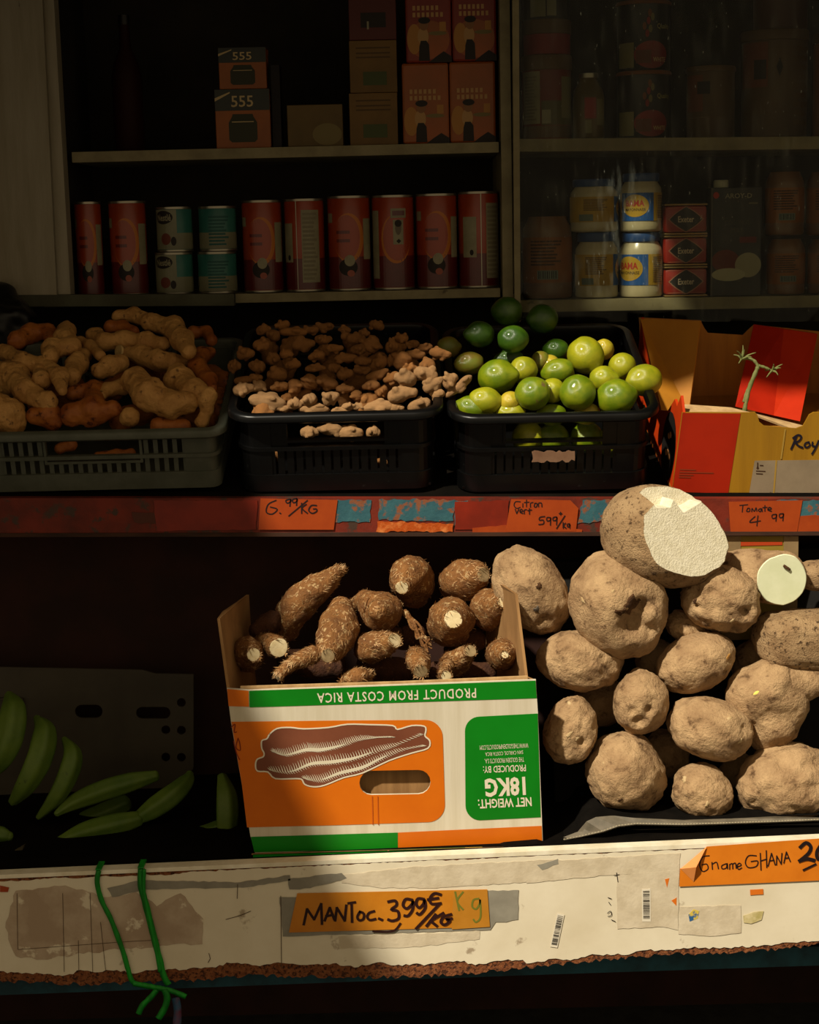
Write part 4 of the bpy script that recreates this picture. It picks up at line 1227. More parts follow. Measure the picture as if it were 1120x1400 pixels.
def calyx(cx, cy, tips):
    for a, b_, dy in tips:
        stalk('sepal', [(cx, cy), ((cx + a) / 2 + 1, (cy + b_) / 2 - 1.5, dy / 2), (a, b_, dy)], 1.9, 0.4)
calyx(1014, 491, [(1003, 485, 0), (1016, 472, 0.004), (1008, 480, -0.01), (1028, 488, -0.01), (1034, 482, 0.0), (1010, 497, -0.012), (1018, 478, -0.006)])
calyx(1056, 507, [(1068, 503, 0), (1064, 513, -0.008), (1050, 513, -0.01), (1070, 498, 0.004), (1046, 507, 0.006), (1058, 498, -0.008), (1048, 516, 0)])

# ================================================================= CASSAVA CARTON
c8 = lambda X, Y: (290 + X / 2.383, 900 + Y / 2.383)
pbx = Plane(P(540, 1160, 0.045), Matrix.Rotation(radians(3), 3, 'X') @ Vector((0, -1, 0)))
cbx = thing('cassava_carton', P(540, 1160, 0.16), 'open white, orange and green cassava carton printed upside down', 'carton')
white_cb = mat('white_carton', 'd2c8b2', 'c6bba2', scale=6, rough=0.55, bump=0.1, bscale=60, stretch=(8, 1, 0.4))
kraft = mat('kraft_cardboard', '9a7448', '86623a', scale=12, rough=0.85, stretch=(6, 1, 0.6), bump=0.2, bscale=60)
org = mat('orange_ink', 'd06a0c', 'c66109', scale=6, rough=0.42)
grn = mat('green_ink', '0a7a14', '087010', scale=6, rough=0.42)
crm = mat('cream_print', 'dacfb6', rough=0.55)
face = [(48, 98), (120, 104), (560, 88), (1055, 70), (1062, 180), (1070, 400), (1078, 600), (600, 622), (140, 634), (125, 580), (95, 400), (62, 210)]
def slot(x0, x1, y0, y1, dy, n=8):
    r = (y1 - y0) / 2; out = []
    for k in range(n + 1):
        a = -pi / 2 + pi * k / n; out.append((x1 - r + r * cos(a), (y0 + y1) / 2 + r * sin(a)))
    for k in range(n + 1):
        a = pi / 2 + pi * k / n; out.append((x0 + r + r * cos(a), (y0 + y1) / 2 + r * sin(a)))
    return [(x, y + dy * (x - x0) / (x1 - x0)) for x, y in out]
hole = slot(480, 712, 367, 446, -4)
obj('front_panel', plate([c8(*p) for p in face], [[c8(*p) for p in hole]], pbx, 0.004), white_cb, cbx)
obj('inner_panel', plate([c8(*p) for p in [(420, 330), (780, 320), (780, 500), (420, 505)]], [], pbx, 0.003, -0.016), kraft, cbx)
top_in = plate([c8(*p) for p in [(92, 92), (350, 84), (620, 76), (1028, 58), (1034, 120), (95, 150)]], [], pbx, 0.003, -0.007)
obj('folded_rim', top_in, kraft_edge, cbx)
def print_px(name, pts, m, off=0.0006, holes=None):
    if holes:
        mb = plate([c8(*p) for p in pts], [[c8(*p) for p in h] for h in holes], pbx, 0.0002, off)
    else:
        mb = sheet([c8(*p) for p in pts], pbx, off, 0.0002)
    return obj(name, mb, m, cbx)
def arc(cx, cy, r, a0, a1, n=8):
    return [(cx + r * cos(radians(a0 + (a1 - a0) * k / n)), cy + r * sin(radians(a0 + (a1 - a0) * k / n))) for k in range(n + 1)]
gband = print_px('green_band', [(121, 106), (560, 91), (1054, 73), (1058, 130), (122, 160)], grn)
print_px('orange_corner', [(49, 100), (119, 106), (120, 158), (54, 156)], org)
print_px('orange_panel', [(63, 207), (400, 203)] + arc(695, 258, 57, -90, 0) + arc(703, 478, 56, 0, 88) + [(400, 544), (114, 551), (97, 410)], org, 0.0006, [hole])
gpanel = print_px('green_panel', arc(872, 238, 48, 180, 270) + [(1061, 180), (1071, 518)] + arc(874, 480, 48, 92, 180), grn)
print_px('green_stripe', [(126, 582), (605, 568), (605, 621), (138, 632)], grn)
print_px('orange_stripe', [(606, 568), (1074, 546), (1076, 599), (606, 621)], org)
for name, s, BL, BR, TL, b_, sp_ in (
    ('lettering', 'PRODUCT FROM COSTA RICA', (860, 97), (342, 114), (861, 129), 0.012, 1.15), ('lettering', 'NET WEIGHT:', (1040, 452), (866, 460), (1042, 482), 0.02, 1.0),
    ('lettering', '18KG', (1020, 385), (888, 392), (1023, 446), 0.035, 1.0), ('lettering', 'PRODUCED BY:', (1022, 346), (883, 352), (1023, 368), 0.012, 1.0),
    ('small_lettering', 'THE GOLDEN PRODUCTS S.A.', (1016, 322), (888, 328), (1017, 337), 0.0, 1.0), ('small_lettering', 'SAN CARLOS, COSTA RICA', (1013, 298), (890, 305), (1014, 312), 0.0, 1.0),
    ('small_lettering', 'WWW.THEGOLDENPRODUCTS.COM', (1030, 276), (872, 284), (1031, 291), 0.0, 1.0)):
    obj(name, text_px(s, pbx, c8(*BL), c8(*BR), c8(*TL), 0.0011, b_, sp_), crm, gband if s.startswith('PRODUCT ') else gpanel)
# the printed root: cream outline, brown body, engraved highlights
cI = lambda X, Y: (330 + X / 3.862, 970 + Y / 3.862)
root_ol = [(150, 130), (190, 100), (260, 95), (330, 102), (460, 95), (560, 78), (680, 80), (800, 85), (825, 105), (900, 85), (965, 88), (975, 110), (970, 140), (995, 165), (985, 205), (900, 230), (780, 270), (640, 335), (540, 360),
           (440, 400), (380, 408), (335, 395), (320, 370), (290, 365), (180, 365), (140, 330), (85, 325), (75, 290), (85, 262), (115, 250), (120, 230), (108, 205), (108, 165), (135, 155)]
ol_s = []
for i in range(len(root_ol)):
    q = smooth2([root_ol[i - 1], root_ol[i], root_ol[(i + 1) % len(root_ol)], root_ol[(i + 2) % len(root_ol)]], 3)
    ol_s += [(v.x, v.y) for v in q[3:6]]
rpr = obj('root_print', sheet([cI(*p) for p in ol_s], pbx, 0.0009, 0.0002), mat('brown_ink', '7a4630', '6f3e2a', scale=10, rough=0.45), cbx)
mbo = ink([ol_s + ol_s[:1]], pbx, cI, 2.0, 0.0013, False)
obj('root_outline', mbo, crm, rpr)
mbh = MB(); rr = random.Random(3)
for cl, up, dn, body in (([(165, 222), (240, 238), (340, 214), (420, 213), (520, 192), (610, 160), (700, 148), (800, 145)], 48, 16, (0.12, 0.62)),
                 ([(150, 318), (260, 327), (370, 287), (480, 277), (600, 256), (720, 215), (820, 185), (950, 130)], 50, 22, (0.12, 0.68)),
                 ([(330, 362), (420, 370), (520, 336), (640, 306), (740, 256), (840, 215), (965, 190)], 40, 22, (0.16, 0.72))):
    q = smooth2(cl, 9); n = len(q)
    bs = [p for i, p in enumerate(q) if body[0] < i / n < body[1]]
    mb_b = []
    for i, p in enumerate(bs):
        w = 13 * sin(pi * i / (len(bs) - 1)) ** 0.6
        mb_b.append((p, w))
    for (p, w), (p2, w2) in zip(mb_b, mb_b[1:]):
        mbh.flat([pbx.at(*cI(*a), 0.0014) for a in ((p.x, p.y - w * 0.7), (p2.x, p2.y - w2 * 0.7), (p2.x + 1, p2.y + w2 * 0.6), (p.x + 1, p.y + w * 0.6))])
    for i, p in enumerate(q):
        t = i / (n - 1); k = (sin(pi * min(t * 1.15, 1)) ** 0.5) * 0.8 + 0.2
        k *= 1 - 0.55 * t
        for sgn, ln in ((-1, up), (1, dn)):
            L_ = ln * k * rr.uniform(0.8, 1.05)
            st = [Vector((p.x + sgn * 0 - sgn * -1 * 0, p.y)), Vector((p.x - 6 * (1 if sgn < 0 else -1), p.y + sgn * L_ * 0.6)), Vector((p.x - 12 * (1 if sgn < 0 else -1), p.y + sgn * L_))]
            p3 = [pbx.at(*cI(a.x, a.y), 0.0015) for a in st]
            ribbon(mbh, p3, 1.5 * px2m(p3[0]), pbx.n, taper=True)
o = obj('root_highlights', mbh, crm, rpr); o['kind'] = 'stuff'
obj('scribble', ink([[(62, 225), (75, 215), (72, 240), (80, 240)], [(85, 260), (78, 290), (92, 300), (90, 275), (85, 262)], [(70, 270), (80, 310), (90, 330)]], pbx, c8, 1.4, 0.0012), mat('dark_red_pen', '7a2408'), cbx)
for a, b_ in (((522, 450), (524, 542)), ((540, 450), (542, 542))):
    obj('crease', ink([[a, b_]], pbx, c8, 1.2, 0.0013, False), mat('crease_shade', 'b4500c'), cbx)
# other walls
A = pbx.at(*c8(140, 634), -0.004); B = pbx.at(*c8(48, 98), -0.004)
yB = 0.33
Ab = Vector((A.x + 0.01, yB, ZL(A.x) + 0.003))
wall_l = [A, B, P(297, 846, 0.05), P(304, 836, 0.09), P(322, 824, 0.16), P(337, 813, 0.27), P(340, 860, yB - 0.03), P(350, 965, yB), Ab]
obj('left_panel', MB().prism(wall_l, (0.004, 0.0, 0)), kraft, cbx)
C = pbx.at(*c8(1078, 600), -0.004); D2 = pbx.at(*c8(1055, 70), -0.004)
wall_r = [C, D2, P(722, 925, 0.06), P(708, 812, 0.09), P(690, 800, 0.16), P(668, 796, 0.28), P(668, 860, yB - 0.03), P(668, 955, yB), Vector((C.x - 0.01, yB, ZL(C.x) + 0.003))]
obj('right_panel', MB().prism(wall_r, (-0.004, 0.0, 0)), kraft, cbx)
obj('back_panel', MB().prism([P(350, 965, yB), P(668, 955, yB), Vector((C.x - 0.01, yB, ZL(C.x) + 0.003)), Ab], (0, 0.004, 0)), kraft, cbx)
obj('bottom_panel', MB().prism([A + Vector((0, 0, 0.004)), C + Vector((0, 0, 0.004)), Vector((C.x - 0.01, yB, ZL(C.x) + 0.006)), Ab + Vector((0, 0, 0.003))], (0, 0, -0.003)), kraft, cbx)
# flattened green carton lying under it and the dark liner beneath the yams
gs = thing('flattened_carton', P(500, 1172, 0.06), 'flattened green carton lying under the cassava carton', 'cardboard')
gy = 0.03
obj('sheet', MB().prism([P(344, 1167, gy), P(745, 1156, gy), P(760, 1150, 0.30), P(350, 1160, 0.30)], (0, 0, -0.002)), kraft, gs)
gp = front(gy)
for k, (x0, x1, c_) in enumerate(((346, 530, 'g'), (532, 636, 'g'), (636, 664, 'k'))):
    yy = lambda x: 1168 - (x - 345) * 0.029
    obj('folded_edge', MB().prism([gp.at(x0, yy(x0)), gp.at(x1, yy(x1)), gp.at(x1, yy(x1) + 8), gp.at(x0, yy(x0) + 9)], (0, 0.003, 0)), grn if c_ == 'g' else mat('yellow_scrap', 'b8a040'), gs)
dark_cb = mat('black_liner', '0c0a08', '120f0c', scale=40, rough=0.9, spec=0.04, bump=0.3, bscale=60)
lin_t = thing('tray_liner', P(940, 1130, 0.12), 'crumpled black liner with a stitched grey edge under the yams', 'liner')
top_e = [(764, 1147), (790, 1137), (802, 1123), (815, 1117), (838, 1115), (865, 1118), (935, 1121), (1000, 1119), (1060, 1116), (1180, 1112)]
bot_e = [(770, 1149), (795, 1144), (825, 1137), (845, 1130), (870, 1127), (935, 1128), (1000, 1126), (1060, 1124), (1180, 1119)]
yl_ = front(0.05)
mb = MB(); vs = []; fs = []
for (a, b_), i in zip(zip(top_e, bot_e), range(99)):
    y0 = 0.045 + 0.004 * sin(i * 2.1)
    vs += [P(a[0], a[1], y0 + 0.012), P(b_[0], b_[1], y0), P(b_[0], b_[1] + 1.5, y0 + 0.004), P(a[0], a[1] + 1.5, y0 + 0.016)]
for i in range(len(top_e) - 1):
    for k in range(4):
        a, b_ = i * 4 + k, i * 4 + (k + 1) % 4
        fs.append((a, b_, b_ + 4, a + 4))
mb.add(vs, fs)
obj('edge_hem', mb, mat('grey_liner_edge', '6a6152', '575043', scale=40, rough=0.6), lin_t)
mb = MB()
for i in range(len(top_e) - 1):
    a, b_ = top_e[i], top_e[i + 1]
    q0, q1 = P(a[0], a[1], 0.06), P(b_[0], b_[1], 0.06)
    mb.add([q0, q1, Vector((q1.x, 0.32, q1.z + 0.001)), Vector((q0.x, 0.32, q0.z + 0.001))], [(0, 1, 2, 3)])
obj('mat_surface', mb, dark_cb, lin_t)
st_m = mat('pale_stitch', 'b0a488')
mb = MB()
for i in range(len(bot_e) - 1):
    a, b_ = Vector(bot_e[i]), Vector(bot_e[i + 1]); k = int((b_ - a).length / 4)
    for j in range(k):
        q = a.lerp(b_, (j + 0.2) / k); w = a.lerp(b_, (j + 0.7) / k)
        ribbon(mb, [P(q.x, q.y - 1.5, 0.0395), P(w.x, w.y - 1.5, 0.0395)], 0.0012, Vector((0, -1, 0)))
o = obj('stitching', mb, st_m, lin_t); o['kind'] = 'stuff'
# crumpled dark end of the liner by the carton
obj('liner_corner', MB().prism([P(*p, 0.028) for p in [(665, 1166), (690, 1158), (735, 1154), (748, 1158), (742, 1164), (700, 1166)]], (0, 0.02, 0.002)), dark_cb, lin_t)
# yellow parcel on the shelf behind the yams
pp = front(0.286)
yp = thing('parcel_carton', Vector((pp.at(1040, 800).x, 0.30, 0.68)), 'yellow carton with red stripes half hidden behind the yams', 'carton')
zb_ = 0.68
def pcol(x0, x1, y0, m, off, th, yb_=None):
    a, b_ = pp.at(x0, y0, off), pp.at(x1, y0, off)
    lo_ = pp.at(x0, yb_, off).z if yb_ else zb_ + 0.001
    return MB().prism([a, b_, Vector((b_.x, b_.y, lo_)), Vector((a.x, a.y, lo_))], (0, th, 0))
obj('body', pcol(988, 1092, 733, mat('dull_yellow_carton', '8a7428', '786420', scale=10), 0, 0.03), mat('dull_yellow_carton', '8f7a2a'), yp)
obj('red_stripe', pcol(990, 1070, 741, mat('parcel_red', 'a83a12'), 0.001, 0.0006, 747), mat('parcel_red', 'a83a12'), yp)
obj('tape', pcol(1072, 1092, 733, None, 0.0012, 0.0006), mat('brown_tape', '8a7350', '7a6444', scale=20), yp)
obj('tape', pcol(993, 1013, 733, None, 0.0012, 0.0006), mat('brown_tape', '8a7350'), yp)

# ================================================================= CASSAVA ROOTS
def root_body(path, radii, seed, amp=0.10, nscale=38.0, sides=30, per=9, cut=(False, True), cutscale=1.0, ridge=0):
    """tapering knobbly root along 3D points; returns (body MB, [cut disc MB])"""
    q = smooth2([tuple(p) for p in path], per)
    rr = smooth2([(r, 0, 0) for r in radii], per)
    rr = [max(a.x, 1e-4) for a in rr]
    n = len(q)
    if len(path) == 2:
        q = [Vector(path[0]).lerp(Vector(path[1]), i / per) for i in range(per + 1)]
        rr = [radii[0] + (radii[1] - radii[0]) * i / per for i in range(per + 1)]; n = len(q)
    # rounded ends where not cut
    pts, rad = [], []
    def dome(p, t, r, sgn):
        out = []
        for k in range(5):
            a = (pi / 2) * k / 5
            out.append((p + t * sgn * r * 0.75 * sin(pi / 2 - a), r * sin(a) + 1e-4))
        return out
    t0 = (q[0] - q[1]).normalized(); t1 = (q[-1] - q[-2]).normalized()
    seq = list(zip(q, rr))
    if not cut[0]: seq = dome(q[0], t0, rr[0], 1) + seq
    if not cut[1]: seq = seq + dome(q[-1], t1, rr[-1], 1)[::-1]
    vs, fs = [], []
    prev = None; m = len(seq)
    rings = []
    for i, (p, r) in enumerate(seq):
        t = (seq[min(i + 1, m - 1)][0] - seq[max(i - 1, 0)][0]).normalized()
        u = t.orthogonal().normalized() if prev is None else (prev - t * prev.dot(t)).normalized()
        prev = u; w = t.cross(u); ring = []
        for k in range(sides):
            a = 2 * pi * k / sides
            d = u * cos(a) + w * sin(a)
            s = 1 + amp * 1.6 * frac(p + d * r, nscale, seed, 3) + amp * 0.35 * noise.noise(Vector((k * 0.9, i * 0.35, seed)))
            if ridge: s *= 1 + 0.07 * cos(ridge * a + seed)
            ring.append(p + d * r * s)
        rings.append(ring)
    for ring in rings: vs += ring
    for i in range(m - 1):
        for k in range(sides):
            k2 = (k + 1) % sides
            fs.append((i * sides + k, i * sides + k2, (i + 1) * sides + k2, (i + 1) * sides + k))
    fs.append(tuple(range(sides))[::-1]); fs.append(tuple((m - 1) * sides + k for k in range(sides)))
    body = MB().add(vs, fs)
    discs = []
    for flag, ring, t in ((cut[0], rings[0], t0), (cut[1], rings[-1], t1)):
        if not flag: continue
        c_ = sum(ring, Vector()) / len(ring)
        v2 = []; f2 = []
        for j, (sc, h) in enumerate(((1.0, 0.0), (0.97, 0.0012), (0.78, 0.0016), (0.4, 0.0014))):
            v2 += [c_ + (p - c_) * sc * cutscale + t * h for p in ring]
        L_ = len(ring)
        for j in range(3):
            for k in range(L_):
                k2 = (k + 1) % L_
                f2.append((j * L_ + k, j * L_ + k2, (j + 1) * L_ + k2, (j + 1) * L_ + k))
        f2.append(tuple(3 * L_ + k for k in range(L_)))
        nrm = (v2[L_ * 3 + 1] - v2[L_ * 3]).cross(v2[L_ * 3 + 2] - v2[L_ * 3 + 1])
        if nrm.dot(t) < 0: f2 = [f[::-1] for f in f2]
        discs.append(MB().add(v2, f2))
    return body, discs
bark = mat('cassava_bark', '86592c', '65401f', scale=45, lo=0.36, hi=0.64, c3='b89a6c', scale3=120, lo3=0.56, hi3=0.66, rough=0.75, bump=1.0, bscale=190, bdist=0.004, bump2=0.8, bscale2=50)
bark_shade = mat('cassava_bark_shaded', '4a2a14', '361c0d', scale=45, c3='6e4c2a', scale3=120, lo3=0.6, hi3=0.68, rough=0.8, bump=1.0, bscale=190, bdist=0.004)  # same bark, the shade deep in the heap put into the colour
flesh = mat('cassava_flesh', 'd8c8a0', 'c8b488', scale=60, c3='a08a60', scale3=90, lo3=0.62, hi3=0.68, rough=0.75, bump=0.3, bscale=150)
flesh_g = mat('cassava_flesh_dry', '9a8460', '84704e', scale=70, rough=0.8, bump=0.4, bscale=150)
bark_fl = mat('bark_fibre', '9a7040', 'b8946a', scale=90, rough=0.8)
def flakes(body, seed, n=420):
    """papery bark fibres lifting off the root"""
    rr = random.Random(seed); mb = MB()
    for _ in range(n):
        f = body.f[rr.randrange(len(body.f) - 2)]
        a, b_, c_ = body.v[f[0]], body.v[f[1]], body.v[f[2]]
        nn = (b_ - a).cross(c_ - a)
        if nn.length < 1e-12: continue
        nn.normalize()
        p = (a + c_) / 2
        t = ((c_ - b_).normalized() + (b_ - a).normalized() * rr.uniform(-1.2, 1.2)).normalized()
        L_ = rr.uniform(0.004, 0.011); w = nn.cross(t) * rr.uniform(0.0003, 0.0008)
        m_ = p + t * L_ * 0.5 + nn * 0.0008; e = p + t * L_ + nn * rr.uniform(0.0002, 0.0026)
        mb.add([p - w, p + w, m_ + w, m_ - w, e], [(0, 1, 2, 3), (3, 2, 4)])
    return mb
c5b = lambda X, Y: (290 + X / 2.489, 740 + Y / 2.489)
def cas_y(py):                               # the heap rises towards the back
    return 0.085 + (935 - py) * 0.00125
CASSAVA = [  # path of crop points (x, y, r, depth offset), cut flags, flesh, label
    ([(250, 300, 46, 0), (275, 240, 56, -.01), (330, 180, 54, -.01), (385, 140, 44, 0), (425, 105, 26, .01), (445, 96, 14, .012)], (False, False), 'w', 'longest cassava root, tapering up to the right, at the left of the carton'),
    ([(115, 400, 50, .03), (120, 378, 56, 0), (136, 384, 26, -.035), (142, 386, 22, -.045)], (False, True), 'w', 'cassava at the carton left with a cream cut stub'),
    ([(175, 345, 30, .03), (205, 352, 36, 0), (228, 361, 34, -.03)], (False, True), 'w', 'cassava with a broad ragged white break'),
    ([(345, 385, 30, .01), (300, 402, 28, 0), (255, 430, 22, -.01), (222, 460, 20, -.02)], (False, True), 'w', 'thin forked cassava stalk with round cut end above the orange corner'),
    ([(440, 225, 42, .04), (435, 290, 68, .01), (410, 350, 62, -.02), (396, 380, 30, -.05), (394, 389, 25, -.06)], (False, True), 'g', 'fat cassava beside the longest root, cut end facing down'),
    ([(480, 215, 20, .05), (520, 205, 36, .03), (560, 230, 62, .0), (585, 240, 64, -.025), (566, 236, 34, -.06)], (False, False), 'w', 'round-ended cassava with a thin side finger, above the middle'),
    ([(690, 185, 50, .06), (685, 140, 70, .03), (668, 118, 68, 0), (650, 145, 40, -.03), (646, 158, 22, -.045)], (False, True), 'w', 'cassava at the top middle with a small pale stub'),
    ([(830, 140, 60, .05), (852, 132, 72, .01), (890, 120, 62, -.01), (918, 113, 32, -.03), (924, 112, 26, -.034)], (False, True), 'g', 'reddish cassava at the top right with dry grey cut end'),
    ([(800, 290, 60, .07), (808, 278, 80, .03), (815, 270, 74, -.01), (819, 267, 44, -.045), (820, 266, 31, -.055)], (False, True), 'w', 'cassava pointing at the viewer with the largest white cut'),
    ([(930, 245, 56, .05), (950, 232, 70, .015), (975, 218, 52, -.015), (987, 209, 22, -.04), (990, 208, 18, -.046)], (False, True), 'w', 'cassava at the right with a small bright round cut'),
    ([(525, 370, 44, .03), (545, 360, 56, 0), (580, 350, 46, -.015), (612, 340, 30, -.03), (620, 338, 27, -.034)], (False, True), 'w', 'short cassava in the middle, cut end turned right'),
    ([(985, 385, 44, .05), (987, 384, 54, .015), (992, 385, 46, -.02), (996, 386, 16, -.05), (997, 386, 13, -.055)], (False, True), 'w', 'small round cassava in the right corner above the green band'),
    ([(690, 380, 26, .03), (702, 405, 38, 0), (710, 436, 26, -.03), (711, 442, 24, -.036)], (False, True), 'g', 'small cassava stub low in the middle, cut end down'),
    ([(812, 420, 42, .03), (838, 405, 44, 0), (868, 382, 26, -.02), (878, 374, 22, -.03)], (False, True), 'g', 'cassava stub with dry cut end below the largest white cut'),
    ([(800, 425, 24, .015), (790, 450, 22, -.01), (797, 458, 18, -.03)], (False, True), 'w', 'tiny cassava stub just above the green band'),
    ([(455, 480, 24, .01), (495, 465, 34, 0), (530, 455, 20, .01)], (False, False), 'w', 'cassava tip barely showing above the carton rim'),
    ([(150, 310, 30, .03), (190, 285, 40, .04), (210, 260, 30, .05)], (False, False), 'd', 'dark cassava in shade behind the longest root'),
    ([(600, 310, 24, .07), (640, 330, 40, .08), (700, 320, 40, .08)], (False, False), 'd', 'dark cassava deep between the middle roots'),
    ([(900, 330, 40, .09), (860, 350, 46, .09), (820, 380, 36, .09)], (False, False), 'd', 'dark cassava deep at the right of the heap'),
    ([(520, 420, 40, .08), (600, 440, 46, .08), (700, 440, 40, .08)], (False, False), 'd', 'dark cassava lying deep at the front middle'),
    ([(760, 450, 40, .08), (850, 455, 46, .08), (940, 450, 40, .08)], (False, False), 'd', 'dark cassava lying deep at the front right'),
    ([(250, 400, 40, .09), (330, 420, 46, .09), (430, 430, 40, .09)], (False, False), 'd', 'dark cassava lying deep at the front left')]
for k, (pts, cut, fl, label) in enumerate(CASSAVA):
    mid = pts[len(pts) // 2]; yb_ = cas_y(c5b(mid[0], mid[1])[1])
    path, rad = [], []
    for X, Y, r, dy in pts:
        p = P(*c5b(X, Y), yb_ + dy); path.append(p); rad.append(r / 2.489 * px2m(p))
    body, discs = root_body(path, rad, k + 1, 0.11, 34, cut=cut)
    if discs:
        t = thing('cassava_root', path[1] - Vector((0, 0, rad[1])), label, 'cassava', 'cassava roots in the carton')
        bk_ = obj('bark', body, bark if fl != 'd' else bark_shade, t, True)
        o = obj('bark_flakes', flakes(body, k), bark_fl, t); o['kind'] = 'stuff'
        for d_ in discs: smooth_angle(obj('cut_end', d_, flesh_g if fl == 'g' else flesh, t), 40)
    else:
        t = tag(obj('cassava_root', body, bark if fl != 'd' else bark_shade, None, True), label, 'cassava', 'cassava roots in the carton')
        if fl != 'd':
            o = obj('bark_flakes', flakes(body, k), bark_fl, t); o['kind'] = 'stuff'
rt = thing('root_strand', P(*c5b(700, 330), 0.17), 'dangling fibrous rootlet in the middle of the cassava heap', 'rootlet')
rr = random.Random(5)
for k in range(9):
    pts = []
    for j in range(6):
        t = j / 5
        pts.append(tuple(P(*c5b(655 + 85 * t + rr.uniform(-9, 9), 240 + 150 * t * (0.6 + 0.4 * rr.random()) + rr.uniform(-8, 8)), 0.19 - 0.03 * t)))
    q = smooth2(pts, 4)
    obj('fibre', MB().tube(q, [0.0022 * (1 - 0.6 * i / len(q)) * (0.6 + 0.6 * (k % 3)) for i in range(len(q))], 6), bark, rt, True)

# ================================================================= YAMS
yam_m = mat('yam_skin', 'b4946c', '917250', scale=24, lo=0.38, hi=0.62, c3='553c24', scale3=48, lo3=0.58, hi3=0.70, rough=0.85, bump=0.8, bscale=230, bdist=0.005, bump2=0.7, bscale2=55)
yam_r = mat('yam_skin_rough', 'a88a64', '8c6e4c', scale=35, lo=0.36, hi=0.64, c3='4d3822', scale3=140, lo3=0.56, hi3=0.64, rough=0.9, bump=1.0, bscale=330, bdist=0.004, bump2=0.4, bscale2=70)
yam_flesh = mat('yam_flesh', 'e2d9be', 'd6ccae', scale=90, rough=0.8, bump=0.6, bscale=330, bdist=0.003)
yam_flesh2 = mat('yam_flesh_smooth', 'd8dbb8', 'd0d4ae', scale=30, rough=0.6, bump=0.1, bscale=200)
def yam_y(py):
    return 0.115 + (1120 - py) * 0.00022
def ico(sub=5):
    bm = bmesh.new(); bmesh.ops.create_icosphere(bm, subdivisions=sub, radius=1.0)
    bm.verts.index_update()
    v = [x.co.copy() for x in bm.verts]; f = [tuple(a.index for a in g.verts) for g in bm.faces]
    bm.free(); return v, f
ICO = ico(5)
def yam_verts(px, py, a, b_, ang, seed, y, amp=0.07, depth=None, dents=(), boxy=0.0, taper=0.0, pear=0.0):
    """ellipsoid seen with half axes a (along ang, degrees clockwise from right in the picture) and b"""
    c_ = P(px, py, y); s = px2m(c_)
    A, B = a * s, b_ * s; C = (depth or (a + b_) / 2) * s
    R = Matrix.Rotation(radians(ang), 3, 'Y')
    dn = [((P(x, yy, y) - c_), r * s, h * s) for x, yy, r, h in dents]
    vs = []
    for v in ICO[0]:
        u = v.copy()
        if boxy:
            u = Vector([math.copysign(abs(q) ** (1 - boxy), q) for q in u])
            u *= 1 - 0.10 * boxy
        k = 1 + amp * 1.5 * frac(v, 0.9, seed, 2) + amp * 0.8 * frac(v, 2.8, seed + 9, 4) + amp * 0.30 * frac(v, 8, seed + 4, 3)
        w = 1 - taper * v.x
        q = R @ Vector((u.x * A * k, u.y * C * k * w, u.z * B * k * w))
        for d, r, h in dn:
            e = Vector((q.x - d.x, 0, q.z - d.z)).length
            if q.y < 0 and e < r * 1.6:
                q.y += h * math.exp(-(e / r) ** 2 * 2)
        vs.append(c_ + q)
    return vs
